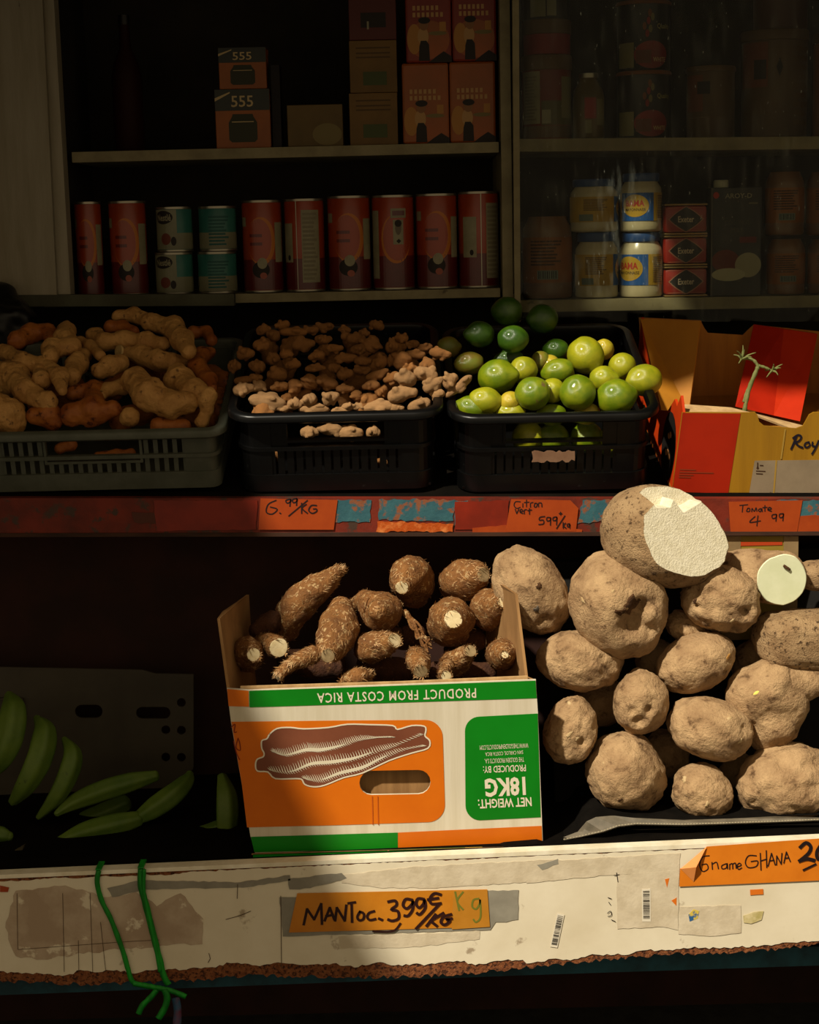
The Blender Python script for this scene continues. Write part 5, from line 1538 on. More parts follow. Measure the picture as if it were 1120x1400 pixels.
YAMS = [ # px, py, a, b, angle, seed, dy, opts, material, label
    (727, 809, 64, 47, 52, 1, 0.02, dict(dents=[(737, 838, 8, 6)]), 0, 'long pale yam leaning against the carton right side'),
    (845, 827, 76, 65, 55, 2, -0.01, dict(amp=0.06, dents=[(858, 838, 24, 34), (870, 816, 14, 20), (880, 850, 18, 14), (838, 826, 8, 8)]), 0, 'large round yam with a deep brown crater in its middle'),
    (984, 820, 56, 44, 18, 4, -0.005, dict(amp=0.09, dents=[(949, 822, 5, 12), (1000, 850, 10, 14), (968, 800, 8, 6), (1012, 828, 14, 10)]), 0, 'lumpy yam with wrinkled top below the half-cut one'),
    (793, 905, 57, 40, 14, 5, -0.005, dict(dents=[(820, 890, 8, 4), (842, 920, 6, 6)]), 0, 'oval yam below the large cratered one'),
    (951, 906, 56, 39, -22, 6, 0.0, dict(amp=0.05, dents=[(993, 895, 6, 6)]), 0, 'smooth oval yam in the middle row, tilted up to the right'),
    (1098, 874, 70, 40, 2, 7, 0.01, dict(boxy=0.35, amp=0.05), 1, 'blocky rough yam at the right edge under the white cut one'),
    (875, 960, 38, 45, 8, 8, -0.02, dict(dents=[(868, 975, 12, 12), (882, 960, 8, 10), (860, 962, 8, 8)]), 0, 'smallish round yam with sunken creases in the centre'),
    (973, 995, 60, 41, 13, 9, -0.02, dict(boxy=0.12, amp=0.06, dents=[(1010, 985, 8, 6), (1000, 1010, 12, 5)]), 0, 'stout cylindrical yam lying in front of the bent one'),
    (781, 998, 38, 45, 15, 10, -0.02, dict(amp=0.08, dents=[(792, 1004, 10, 12), (757, 1010, 5, 8), (805, 1018, 6, 8), (775, 978, 5, 4)]), 0, 'knobby yam end with pale scars beside the carton'),
    (858, 1058, 57, 53, 35, 11, -0.01, dict(amp=0.07, taper=0.12, dents=[(848, 1094, 7, 6), (897, 1055, 6, 6)]), 0, 'big pear-shaped yam at the bottom left of the pile'),
    (961, 1082, 42, 36, 12, 12, -0.02, dict(dents=[(968, 1100, 6, 8), (936, 1065, 6, 4)]), 0, 'smallest yam at the bottom, a pale nick in its end'),
    (1078, 1070, 68, 54, -10, 13, -0.005, dict(amp=0.09, dents=[(1022, 1085, 8, 10), (1040, 1090, 20, 6)]), 0, 'large yam at the bottom right corner, half shaded'),
    (940, 860, 34, 20, 30, 14, 0.03, dict(amp=0.09), 0, 'yam lump tucked under the wrinkled yam'),
    (1130, 787, 40, 21, 2, 15, 0.05, dict(boxy=0.3, amp=0.04), 1, 'slender yam behind the white cut one at the right edge'),
    (900, 905, 30, 30, 0, 16, 0.09, {}, 0, 'dark yam deep behind the oval yams'), (1040, 905, 40, 34, 0, 17, 0.09, {}, 0, 'dark yam deep behind the bent yam'),
    (820, 960, 36, 36, 0, 18, 0.10, {}, 0, 'dark yam deep beside the carton'), (910, 1030, 36, 36, 0, 19, 0.10, {}, 0, 'dark yam deep behind the bottom row'), (1010, 1060, 34, 34, 0, 20, 0.10, {}, 0, 'dark yam deep at the bottom right')]
for px, py, a, b_, ang, sd, dy, kw, mi, label in YAMS:
    vs = yam_verts(px, py, a, b_, ang, sd, yam_y(py) + dy, **kw)
    o = link_mesh('yam', vs, ICO[1], (yam_m, yam_r)[mi], None, True)
    tag(o, label, 'yam', 'yams piled on the lower shelf')
    if label.startswith('large round'):
        pass
# scars: pale nicks sitting on the skin
def nick(parent_label, px, py, r, m, flat=0.6):
    pa = [o for o in bpy.data.objects if o.get('label') == parent_label][0]
    dg = bpy.context.evaluated_depsgraph_get()
    d = ray(px, py).normalized()
    ok, loc, nrm, *_ = pa.ray_cast(pa.matrix_world.inverted() @ CAM, d)
    if not ok: return
    loc = pa.matrix_world @ loc; s = px2m(loc); u = nrm.orthogonal().normalized(); w = nrm.cross(u)
    rr = random.Random(int(px)); K = 18
    ring = [loc + (u * cos(2 * pi * k / K) + w * sin(2 * pi * k / K) * flat) * r * s * rr.uniform(0.55, 1.2) for k in range(K)]
    mb = MB().add(ring + [p + (loc - p) * 0.35 + nrm * 0.0007 for p in ring] + [p - nrm * 0.003 for p in ring],
                  [tuple(range(K, 2 * K))] + [(k, (k + 1) % K, K + (k + 1) % K, K + k) for k in range(K)] + [(2 * K + k, 2 * K + (k + 1) % K, (k + 1) % K, k) for k in range(K)])
    obj('scar', mb, m, pa, True)
bpy.context.view_layer.update()
pale = mat('pale_scar', 'b8a078', 'a88c62', scale=80, rough=0.8)
yel = mat('yellow_scar', 'd6c860', rough=0.7)
brn_s = mat('brown_crater', '4a301a', '5d3f24', scale=70, rough=0.95, bump=1.0, bscale=200, bdist=0.005)
nick('large round yam with a deep brown crater in its middle', 797, 821, 5, pale)
nick('large round yam with a deep brown crater in its middle', 838, 808, 4, pale)
nick('large round yam with a deep brown crater in its middle', 862, 828, 16, brn_s, 0.8)
nick('large round yam with a deep brown crater in its middle', 848, 838, 10, brn_s, 0.9)
nick('large round yam with a deep brown crater in its middle', 874, 820, 9, brn_s, 0.9)
nick('knobby yam end with pale scars beside the carton', 779, 1004, 6, pale)
nick('knobby yam end with pale scars beside the carton', 791, 1010, 6, pale)
nick('knobby yam end with pale scars beside the carton', 778, 962, 5, pale)
nick('smallest yam at the bottom, a pale nick in its end', 968, 1099, 5, pale)
nick('smallest yam at the bottom, a pale nick in its end', 936, 1065, 6, pale)
nick('smooth oval yam in the middle row, tilted up to the right', 996, 898, 6, mat('orange_scar', 'a8783a', 'c8a060', scale=90), 0.5)
nick('stout cylindrical yam lying in front of the bent one', 997, 982, 6, pale)
nick('stout cylindrical yam lying in front of the bent one', 1012, 1014, 6, pale)
nick('lumpy yam with wrinkled top below the half-cut one', 1001, 849, 5, pale)
nick('lumpy yam with wrinkled top below the half-cut one', 950, 822, 4, brn_s, 1.0)
nick('long pale yam leaning against the carton right side', 738, 801, 5, brn_s, 0.9)
nick('long pale yam leaning against the carton right side', 735, 833, 6, mat('grey_scar', '5c5246'), 1.0)
nick('big pear-shaped yam at the bottom left of the pile', 848, 1094, 5, brn_s, 0.5)
nick('big pear-shaped yam at the bottom left of the pile', 825, 1043, 2.5, pale)

# bent yam on the right, one knobbly body
by = yam_y(965)
def byc(x, y, r, dy=0): 
    p = P(x, y, by + dy); return (p, r * px2m(p))
vs, fs = blob([byc(1028, 950, 36), byc(1050, 945, 40), byc(1072, 960, 30), byc(1056, 990, 32), byc(1050, 1003, 22)], 0.0030, 3, 0.12, 30, True)
vs2, fs2 = blob([byc(1030, 948, 36), byc(1058, 938, 34), byc(1092, 934, 24), byc(1125, 930, 15), byc(1150, 928, 12)], 0.0030, 5, 0.12, 30, True)
by_t = thing('yam', byc(1050, 1020, 1)[0], 'bent yam with a thin arm and a yellow nick', 'yam', 'yams piled on the lower shelf')
bent = obj('body', MB().add(vs, fs), yam_m, by_t, True)
obj('arm', MB().add(vs2, fs2), yam_m, by_t, True)
p = byc(1036, 950, 1, -0.0385)[0]; s = px2m(p)
obj('scar', MB().lathe((0, 0, 0), [(0.2, 0), (1, 0.1), (0.9, 0.5), (0.4, 0.8)], 16) if False else MB(Matrix.Translation(p) @ Matrix.Rotation(radians(100), 4, 'X') @ Matrix.Rotation(radians(30), 4, 'Z') @ Matrix.Diagonal((9 * s, 6 * s, 4 * s, 1))).lathe((0, 0, 0), [(0.9, -1.5), (1, 0.0), (0.9, 0.4), (0.4, 0.6)], 16), yel, by_t, True)

# white-cut yam: body running back, flat cut turned to the viewer
cy = yam_y(790) + 0.03
body, discs = root_body([P(985, 782, cy + 0.05), P(1015, 784, cy + 0.02), P(1050, 788, cy - 0.01), P(1071, 790, cy - 0.035)], [26 * px2m(P(1070, 790, cy)), 34 * px2m(P(1070, 790, cy)), 36 * px2m(P(1070, 790, cy)), 36 * px2m(P(1070, 790, cy))], 4, 0.03, 30, 44, cut=(False, False))
cn = Vector((0.05, -1, -0.02)).normalized(); cc = P(1071, 790, cy - 0.042)
def bisect(vs, fs, pt, n):
    """keep the side of the plane opposite to n; returns body and cap"""
    bm = bmesh.new()
    bv = [bm.verts.new(v) for v in vs]
    for f in fs:
        try: bm.faces.new([bv[i] for i in f])
        except ValueError: pass
    bm.normal_update()
    bmesh.ops.bisect_plane(bm, geom=bm.verts[:] + bm.edges[:] + bm.faces[:], plane_co=pt, plane_no=n, clear_outer=True)
    ring_e = [e for e in bm.edges if len(e.link_faces) == 1 and abs((e.verts[0].co - pt).dot(n)) < 1e-5 and abs((e.verts[1].co - pt).dot(n)) < 1e-5]
    nxt = {}
    for e in ring_e:
        a, b_ = e.verts
        nxt.setdefault(a, []).append(b_); nxt.setdefault(b_, []).append(a)
    st = ring_e[0].verts[0]; loop = [st]; prevv = None; cur = st
    while True:
        cand = [v for v in nxt[cur] if v is not prevv]
        if not cand or cand[0] is st or len(loop) > 5000: break
        prevv, cur = cur, cand[0]; loop.append(cur)
    ring = [v.co.copy() for v in loop]
    bm.verts.index_update()
    V = [v.co.copy() for v in bm.verts]; Fc = [tuple(v.index for v in f.verts) for f in bm.faces]
    bm.free()
    return V, Fc, ring
V, Fc, ring = bisect(body.v, body.f, cc, cn)
wy = thing('yam', P(1060, 826, cy), 'yam with a clean round greenish-white cut facing out', 'yam', 'yams piled on the lower shelf')
obj('skin', MB().add(V, Fc), yam_m, wy, True)
K = len(ring); cen = sum(ring, Vector()) / K
capv = []; capf = []
for j, sc in enumerate((1.0, 0.97, 0.6, 0.25)):
    capv += [cen + (p - cen) * sc + cn * (0.0012 if j else 0) for p in ring]
for j in range(3):
    for k in range(K):
        capf.append((j * K + k, j * K + (k + 1) % K, (j + 1) * K + (k + 1) % K, (j + 1) * K + k))
capf.append(tuple(3 * K + k for k in range(K)))
nn = (capv[3 * K + 1] - capv[3 * K]).cross(capv[3 * K + 2] - capv[3 * K + 1])
if nn.dot(cn) < 0: capf = [f[::-1] for f in capf]
obj('cut_face', MB().add(capv, capf), yam_flesh2, wy)
p = P(1076, 776, cc.y - 0.003)
obj('skin_fleck', MB(Matrix.Translation(p) @ Matrix.Rotation(radians(35), 4, 'Y') @ Matrix.Diagonal((0.006, 0.002, 0.002, 1))).bevbox(-1, 1, -1, 1, -1, 1, 0.3), brn_s, wy)

# half yam on top, broken notch in its rough white cut
ty = 0.178
vs = yam_verts(905, 735, 88, 68, 20, 21, ty, amp=0.035, depth=76)
tn = Vector((0.42, -0.86, 0.26)).normalized(); tc = P(930, 732, ty - 0.048)
V, Fc, ring = bisect(vs, ICO[1], tc, tn)
# closed solid, then the notch is cut out of it with a wedge
bm = bmesh.new()
bv = [bm.verts.new(v) for v in V]
for f in Fc:
    try: bm.faces.new([bv[i] for i in f])
    except ValueError: pass
bmesh.ops.holes_fill(bm, edges=[e for e in bm.edges if len(e.link_faces) == 1], sides=0)
bmesh.ops.recalc_face_normals(bm, faces=bm.faces[:])
me = bpy.data.meshes.new('tmp_yam'); bm.to_mesh(me); bm.free()
tmp = bpy.data.objects.new('tmp_yam', me); COL.objects.link(tmp)
ptc = Plane(tc, tn)
wed = MB()
wpx = [(905, 650), (906, 682), (914, 700), (934, 699), (938, 688), (952, 706), (976, 692), (1010, 690), (1010, 650)]
front_pts = [ptc.at(x, y, 0.03) for x, y in wpx]
back_sh = -tn * 0.062 + Vector((0.0, 0.0, 0.018))
wed.prism(front_pts, back_sh)
bmw = bmesh.new(); wv = [bmw.verts.new(v) for v in wed.v]
for f in wed.f: bmw.faces.new([wv[i] for i in f])
bmesh.ops.recalc_face_normals(bmw, faces=bmw.faces[:])
mew = bpy.data.meshes.new('tmp_wedge'); bmw.to_mesh(mew); bmw.free()
wo = bpy.data.objects.new('tmp_wedge', mew); COL.objects.link(wo)
mo = tmp.modifiers.new('cut', 'BOOLEAN'); mo.operation = 'DIFFERENCE'; mo.object = wo; mo.solver = 'EXACT'
dg = bpy.context.evaluated_depsgraph_get()
ev = tmp.evaluated_get(dg); em = ev.to_mesh()
V = [v.co.copy() for v in em.vertices]; Fc = [tuple(p.vertices) for p in em.polygons]
wpl = []
bmw = bmesh.new(); bmw.from_mesh(mew); bmw.normal_update()
wpl = [(f.calc_center_median().copy(), f.normal.copy()) for f in bmw.faces]; bmw.free()
def on_cut(idx):
    c_ = sum((V[i] for i in idx), Vector()) / len(idx)
    if all(abs((V[i] - tc).dot(tn)) < 2e-5 for i in idx): return True
    for p0, n0 in wpl:
        if all(abs((V[i] - p0).dot(n0)) < 2e-5 for i in idx): return True
    return False
skinf = [f for f in Fc if not on_cut(f)]; cutf = [f for f in Fc if on_cut(f)]
ev.to_mesh_clear(); bpy.data.objects.remove(tmp); bpy.data.objects.remove(wo)
def used(V, Fl):
    ids = sorted({i for f in Fl for i in f}); mp_ = {a: k for k, a in enumerate(ids)}
    return MB().add([V[i] for i in ids], [tuple(mp_[i] for i in f) for f in Fl])
hy = thing('yam', P(905, 800, ty), 'biggest yam on top of the pile, cut in half with a broken notch', 'yam', 'yams piled on the lower shelf')
smooth_angle(obj('skin', used(V, skinf), yam_r, hy), 60)
obj('cut_face', used(V, cutf), yam_flesh, hy)

# dark leaning board that the yams are piled against
ramp = MB().prism([(P(760, 1110, 0.2).x, 0.20, ZL(0.2) + 0.0), (P(760, 1110, 0.2).x, 0.23, ZL(0.2) + 0.0), (P(760, 1110, 0.2).x, 0.375, 0.80), (P(760, 1110, 0.2).x, 0.345, 0.80)], (0.62, 0, 0.02))
tag(obj('leaning_board', ramp, mat('black_board', '0c0a08', '14100c', scale=10, rough=0.95)), 'black board hidden behind the pile of yams', 'board')

# ================================================================= PLANTAINS AND THE PERFORATED PANEL (left, in shade)
cP = lambda X, Y: (X / 3.294, 880 + Y / 3.294)
pg = front(0.36)
panel = thing('perforated_panel', pg.at(120, 1150), 'grey plastic panel with slots and round holes behind the plantains', 'panel')
def circ(x, y, r, n=16): return [(x + r * cos(2 * pi * k / n), y + r * sin(2 * pi * k / n)) for k in range(n)]
holes = [slot(338, 462, 275, 335, 0), slot(613, 768, 285, 338, 0)] + [circ(x, y, 20) for x, y in ((817, 265), (747, 388), (817, 390), (747, 511), (817, 512))]
PB = 760
outer_p = [(-700, 100), (-20, 105), (640, 118), (700, 135), (872, 138), (872, 560), (840, 600), (700, 700), (690, PB), (-700, PB + 12)]
obj('sheet', plate([cP(*p) for p in outer_p], [[cP(*p) for p in h] for h in holes], pg, 0.004), mat('dull_grey_plastic', '3e382c', '342e24', scale=10, rough=0.6), panel)
obj('hand_hole_lip', MB().prism([pg.at(*cP(*p), 0.002) for p in [(-200, 240), (106, 243), (110, 345), (104, 345), (98, 250), (-200, 246)]], (0, -0.006, 0)), MATS['dull_grey_plastic'], panel)
plm = mat('plantain_green', '566a22', '3c5618', scale=14, lo=0.38, hi=0.64, c3='1e2410', scale3=40, lo3=0.64, hi3=0.70, rough=0.5, bump=0.2, bscale=80)
PLANT = [
    ([(40, 230, 18, .03), (60, 300, 55, 0), (45, 420, 62, -.02), (0, 520, 50, -.02), (-60, 590, 26, 0)], 'fat green plantain at the far left edge'),
    ([(165, 335, 16, .02), (200, 400, 50, 0), (175, 520, 56, -.02), (120, 630, 46, -.02), (60, 710, 22, 0)], 'green plantain standing second from the left'),
    ([(290, 430, 14, .02), (325, 500, 42, 0), (300, 600, 46, -.01), (245, 700, 36, -.01), (175, 780, 14, 0)], 'green plantain third in the standing bunch'),
    ([(255, 765, 14, -.02), (330, 715, 34, 0), (450, 665, 44, .01), (580, 625, 42, .02), (700, 595, 24, .03)], 'plantain lying along the panel, upper one of the pair'),
    ([(270, 885, 18, -.05), (380, 850, 44, -.04), (520, 815, 48, -.03), (620, 790, 34, -.02)], 'plantain lying in front, lower one of the pair'),
    ([(600, 800, 22, -.02), (690, 745, 46, -.01), (780, 680, 48, .0), (840, 620, 34, .02), (856, 585, 16, .03)], 'curved plantain rising to the right, dark-ribbed'),
    ([(770, 930, 16, -.05), (850, 885, 36, -.04), (950, 850, 40, -.03), (1040, 800, 26, -.02)], 'small plantain lying beside the cassava carton'),
    ([(1000, 600, 22, 0), (1020, 690, 46, -.02), (1022, 800, 48, -.03), (1015, 880, 34, -.03), (1012, 930, 12, -.02)], 'upright plantain wedged against the carton side'),
    ([(590, 900, 14, -.06), (640, 905, 40, -.05), (700, 930, 30, -.04)], 'plantain tip showing at the front, partly yellow'),
    ([(-60, 850, 30, -.04), (0, 860, 40, -.05), (40, 870, 26, -.05)], 'plantain stub low at the left edge'),
    ([(380, 790, 34, .05), (470, 760, 44, .05), (560, 720, 40, .06)], 'dark plantain under the lying pair')]
for k, (pts, label) in enumerate(PLANT):
    path, rad = [], []
    for X, Y, r, dy in pts:
        p = P(*cP(X, Y), 0.20 + dy); path.append(p); rad.append(r / 3.294 * px2m(p))
    body, _ = root_body(path, rad, k + 30, 0.02, 20, 30, 10, cut=(False, False), ridge=5)
    o = obj('plantain', body, plm, None, True)
    tag(o, label, 'plantain', 'plantains on the lower shelf')
tag(obj('leaf_scrap', MB().prism([P(*cP(x, y), 0.10) for x, y in [(20, 970), (60, 935), (110, 905), (90, 950), (40, 985)]], (0.002, 0.004, 0.001)), mat('dry_leaf', '4a4026', '2c2616', scale=40)), 'dry leaf scrap at the left front of the lower shelf', 'leaf')

# ================================================================= GOODS ON THE CABINET SHELVES
tin = mat('tin_metal', '8a8474', rough=0.35, metallic=0.9)
pale_lbl = mat('pale_label', '847e62', '767056', scale=25, rough=0.5)
ink_d = mat('dark_label_ink', '1c140e', rough=0.6)
def seat(x0, x1, ytop, bay, back=0.012, base=None):
    """round thing standing on a shelf: centre of its base, radius, height"""
    xm = (x0 + x1) / 2
    r = (x1 - x0) / 2 * px2m(P(xm, ytop, YS + 0.05))
    yc = YS + back + r
    r = (x1 - x0) / 2 * px2m(P(xm, ytop, yc))
    x = P(xm, ytop, yc).x
    zb = ZS[bay](x) + 0.0008 if base is None else base + 0.0008
    return Vector((x, yc, zb)), r, P(xm, ytop, yc - r * 0.3).z - zb
def can_body(t, c_, r, h, m):
    smooth_angle(obj('body', MB().lathe(c_, [(r * 0.97, 0.003), (r, 0.005), (r, h - 0.005), (r * 0.97, h - 0.003)], 40), m, t), 40)
    smooth_angle(obj('bottom_rim', MB().lathe(c_, [(r * 0.98, 0), (r * 1.01, 0.001), (r * 1.01, 0.004), (r * 0.97, 0.005)], 40), tin, t), 40)
    smooth_angle(obj('lid', MB().lathe(c_, [(r * 0.97, h - 0.005), (r * 1.01, h - 0.004), (r * 1.01, h), (r * 0.95, h), (r * 0.93, h - 0.003)], 40), tin, t), 40)
def lines(c_, r, a0, a1, z0, z1, n, m, t, name='label_print', seed=0):
    rr = random.Random(seed)
    mb = MB()
    for i in range(n):
        z = z1 - (z1 - z0) * (i + 0.5) / n; w = (z1 - z0) / n * 0.28
        b_ = a0 + (a1 - a0) * rr.uniform(0.6, 1.0)
        p = cyl_patch(c_, r, a0, b_, z - w, z + w, 5)
        mb.add(p.v, p.f)
    o = obj(name, mb, m, t); o['kind'] = 'stuff'

or_top = mat('orange_can', '8a300b', '7a2808', scale=12, rough=0.35, spec=0.5)
or_red = mat('red_can_band', '540e08', '480b06', scale=12, rough=0.35, spec=0.5)
or_gold = mat('gold_can_print', 'a8601a', rough=0.4)
def orange_can(x0, x1, ytop, face, label):
    c_, r, h = seat(x0, x1, ytop, 'LL')
    t = thing('drink_can', c_, label, 'can', 'tall orange cans on the lower left shelf')
    can_body(t, c_, r, h, or_top)
    obj('red_band', cyl_patch(c_, r * 1.003, -pi, pi, 0.005, h * 0.36, 48), or_red, t)
    R = r * 1.006; R2 = r * 1.010
    if face == 'front':
        obj('gold_swirl', cyl_patch(c_, R, -0.75, 0.75, h * 0.30, h * 0.82, shape='ellipse'), or_gold, t)
        obj('orange_field', cyl_patch(c_, R2, -0.75, 0.55, h * 0.33, h * 0.80, shape='ellipse'), or_top, t)
        obj('pale_plaque', cyl_patch(c_, R2, -1.25, -0.85, h * 0.72, h * 0.82), pale_lbl, t)
        obj('side_panel', cyl_patch(c_, R, 0.75, 1.35, h * 0.33, h * 0.76), pale_lbl, t)
        for z in (0.62, 0.53):
            lines(c_, r * 1.014, -0.6, 0.35, h * (z - 0.03), h * (z + 0.03), 1, or_red, t, 'brand_print', 3)
        obj('cup_print', cyl_patch(c_, R2, -0.22, 0.28, h * 0.26, h * 0.38, shape='ellipse'), pale_lbl, t)
        obj('dark_print', cyl_patch(c_, r * 1.008, -0.5, 0.4, h * 0.16, h * 0.34, shape='ellipse'), ink_d, t)
        obj('cup_foot', cyl_patch(c_, r * 1.012, -0.1, 0.25, h * 0.15, h * 0.22, shape='ellipse'), mat('pink_print', '8a4a3a'), t)
    elif face == 'portrait':
        obj('gold_swirl', cyl_patch(c_, R, -0.6, 0.9, h * 0.28, h * 0.80, shape='ellipse'), or_gold, t)
        obj('orange_field', cyl_patch(c_, R2, -0.5, 0.9, h * 0.31, h * 0.80, shape='ellipse'), or_top, t)
        pq = obj('pale_plaque', cyl_patch(c_, r * 1.014, -0.1, 0.65, h * 0.76, h * 0.86), pale_lbl, t)
        obj('plaque_print', cyl_patch(c_, r * 1.018, -0.02, 0.57, h * 0.785, h * 0.835), or_red, pq)
        pg_ = obj('portrait_ground', cyl_patch(c_, r * 1.014, 0.0, 0.5, h * 0.48, h * 0.74), pale_lbl, t)
        obj('portrait_head', cyl_patch(c_, r * 1.018, 0.1, 0.4, h * 0.58, h * 0.73, shape='ellipse'), mat('portrait_grey', '5e5444'), pg_)
        obj('portrait_hair', cyl_patch(c_, r * 1.020, 0.08, 0.42, h * 0.665, h * 0.74, shape='ellipse'), ink_d, pg_)
        obj('portrait_bow_tie', cyl_patch(c_, r * 1.018, 0.14, 0.38, h * 0.49, h * 0.54, shape='diamond'), ink_d, pg_)
        obj('side_panel', cyl_patch(c_, R, -1.35, -0.75, h * 0.12, h * 0.84), pale_lbl, t)
    else:
        a = 0.35 if face == 'back' else -0.1
        obj('facts_panel', cyl_patch(c_, R, a, a + 0.95, h * 0.10, h * 0.88), pale_lbl, t)
        lines(c_, r * 1.012, a + 0.06, a + 0.85, h * 0.12, h * 0.86, 16, mat('faint_print', '6e654e'), t)
        obj('side_panel', cyl_patch(c_, R, a - 1.25, a - 0.5, h * 0.32, h * 0.74), pale_lbl, t)
        obj('seam', cyl_patch(c_, R, a - 0.28, a - 0.24, h * 0.02, h * 0.98, 2), tin, t)
        obj('recycling_mark', cyl_patch(c_, r * 1.012, a - 0.85, a - 0.65, h * 0.34, h * 0.40, shape='ellipse'), ink_d, t)
    return t
orange_can(101, 137, 276, 'front', 'narrow orange can in the dark corner, leftmost on its shelf')
orange_can(148, 198, 275, 'front', 'shaded orange can left of the teal tins')
orange_can(330, 384, 274, 'front', 'orange can right beside the teal tins')
orange_can(388, 442, 272, 'facts', 'orange can with its pale facts panel turned to the front')
orange_can(447, 505, 268, 'front', 'orange can left of the one with the portrait')
orange_can(508, 565, 267, 'portrait', 'orange can with a black and white portrait')
orange_can(568, 624, 265, 'front', 'orange can right of the one with the portrait')
orange_can(626, 681, 262, 'back', 'orange can with seam and facts panel, next to the divider')

teal = mat('teal_tin_label', '265850', '30665a', scale=10, rough=0.35)
cream_l = mat('cream_tin_label', '747258', '66644c', scale=10, rough=0.4)
def teal_tin(x0, x1, ytop, base, face, label):
    c_, r, h = seat(x0, x1, ytop, 'LL', 0.012, base)
    t = thing('milk_tin', c_, label, 'tin', 'teal milk tins stacked on the lower left shelf')
    can_body(t, c_, r, h, teal)
    obj('cream_band', cyl_patch(c_, r * 1.003, -pi, pi, h * 0.06, h * 0.42, 48), cream_l, t)
    if face:
        obj('cream_front', cyl_patch(c_, r * 1.006, -1.3, 0.25, h * 0.08, h * 0.94), cream_l, t)
        bd = obj('dark_badge', cyl_patch(c_, r * 1.010, -1.1, 0.05, h * 0.62, h * 0.92, shape='ellipse'), ink_d, t)
        obj('brand_lettering', cyl_text('Nestlé', c_, r * 1.016, -0.95, -0.05, h * 0.69, h * 0.84, 0.02), pale_lbl, bd)
        obj('berry_print', cyl_patch(c_, r * 1.010, -0.7, -0.1, h * 0.16, h * 0.42, shape='ellipse'), mat('berry_print', '5e2c1c'), t)
        obj('leaf_print', cyl_patch(c_, r * 1.012, -0.1, 0.2, h * 0.14, h * 0.34, shape='ellipse'), ink_d, t)
    else:
        lines(c_, r * 1.010, -0.4, 0.8, h * 0.12, h * 0.8, 9, mat('faint_teal_print', '1e4a44'), t)
    return c_.z + h
z1 = teal_tin(212, 263, 345, None, True, 'teal tin, lower one of the stack with dark badges')
teal_tin(213, 262, 283, z1, True, 'teal tin, upper one of the stack with dark badges')
z1 = teal_tin(270, 323, 344, None, False, 'teal tin, lower one of the plain right-hand stack')
teal_tin(271, 322, 282, z1, False, 'teal tin, upper one of the plain right-hand stack')

# ---- jars
jar_cream = mat('mayonnaise_jar', 'b0a484', 'a69a78', scale=8, rough=0.25, spec=0.5)
jar_amber = mat('amber_jar', '664420', '583a1a', scale=8, rough=0.3, spec=0.5)
lid_blue = mat('blue_lid', '23406e', rough=0.4)
lid_tan = mat('tan_lid', '584224', '4c381e', scale=20, rough=0.5)
lbl_yel = mat('yellow_label', 'a8862a', '9a7a24', scale=15, rough=0.45)
lbl_blu = mat('blue_label', '1f4c86', rough=0.45)
lbl_red = mat('red_label', '7a1c12', '6a160e', scale=15, rough=0.45)
txt_red = mat('red_lettering', '9a2a14')
def jar(x0, x1, ytop, bay, base, body_m, lid_m, label, cat='jar', lidf=0.13, group=None, name='jar', square=False):
    c_, r, h = seat(x0, x1, ytop, bay, 0.012, base)
    t = thing(name, c_, label, cat, group)
    hb = h * (1 - lidf)
    if lid_m is None: hb = h
    prof = [(r * 0.80, 0), (r * 0.96, 0.002), (r, hb * 0.06), (r * 0.985, hb * 0.14), (r * 0.985, hb * 0.78), (r * 0.96, hb * 0.86), (r * 0.80, hb * 0.96), (r * 0.76, hb)]
    smooth_angle(obj('body', MB().lathe(c_, prof, 40), body_m, t), 50)
    if lid_m is not None:
        smooth_angle(obj('lid', MB().lathe(c_, [(r * 0.86, hb - 0.002), (r * 0.88, hb), (r * 0.88, h - 0.002), (r * 0.84, h)], 40), lid_m, t), 40)
    return t, c_, r, h, hb
def bama(x0, x1, ytop, base, turn, label):
    t, c_, r, h, hb = jar(x0, x1, ytop, 'LR', base, jar_cream, lid_blue if base is None or True else None, label, lidf=0.12, group='mayonnaise jars on the lower right shelf', name='mayonnaise_jar')
    R = r * 1.0; z0, z1 = hb * 0.22, hb * 0.76
    obj('yellow_label', cyl_patch(c_, R, -pi, pi, z0, z1, 48), lbl_yel, t)
    obj('blue_panel', cyl_patch(c_, R * 1.006, turn - 1.0, turn + 0.75, z0, z1), lbl_blu, t)
    ov = obj('yellow_oval', cyl_patch(c_, R * 1.012, turn - 0.85, turn + 0.5, z0 + (z1 - z0) * 0.14, z0 + (z1 - z0) * 0.94, shape='ellipse'), lbl_yel, t)
    obj('brand_lettering', cyl_text('BAMA', c_, R * 1.018, turn - 0.65, turn + 0.28, hb * 0.50, hb * 0.62, 0.03), txt_red, ov)
    obj('small_lettering', cyl_text('MAYONNAISE', c_, R * 1.018, turn - 0.68, turn + 0.34, hb * 0.41, hb * 0.465, 0.01), ink_d, ov)
    lines(c_, R * 1.010, turn + 1.0, turn + 1.7, z0 + 0.004, z1 - 0.004, 14, mat('brown_label_print', '5e4414'), t)
    lines(c_, R * 1.010, turn - 2.4, turn - 1.3, z0 + 0.02, z1 - 0.004, 9, MATS['brown_label_print'], t)
    obj('barcode_patch', cyl_patch(c_, R * 1.012, turn - 2.6, turn - 2.0, z0 + 0.002, z0 + 0.014), mat('grey_code', '5e6a60'), t)
    return c_.z + h
zb1 = bama(847, 906, 318, None, -0.55, 'sunlit mayonnaise jar, lower one beside the red tins, half its oval label showing')
bama(848, 905, 237, zb1, -0.25, 'mayonnaise jar on top beside the red tins, whole oval label showing')
zb1 = bama(786, 845, 318, None, 1.75, 'mayonnaise jar with its back label out, blue lid, lower of its stack')
bama(779, 845, 245, zb1, 1.85, 'dim mayonnaise jar with its back label out, upper of its stack')
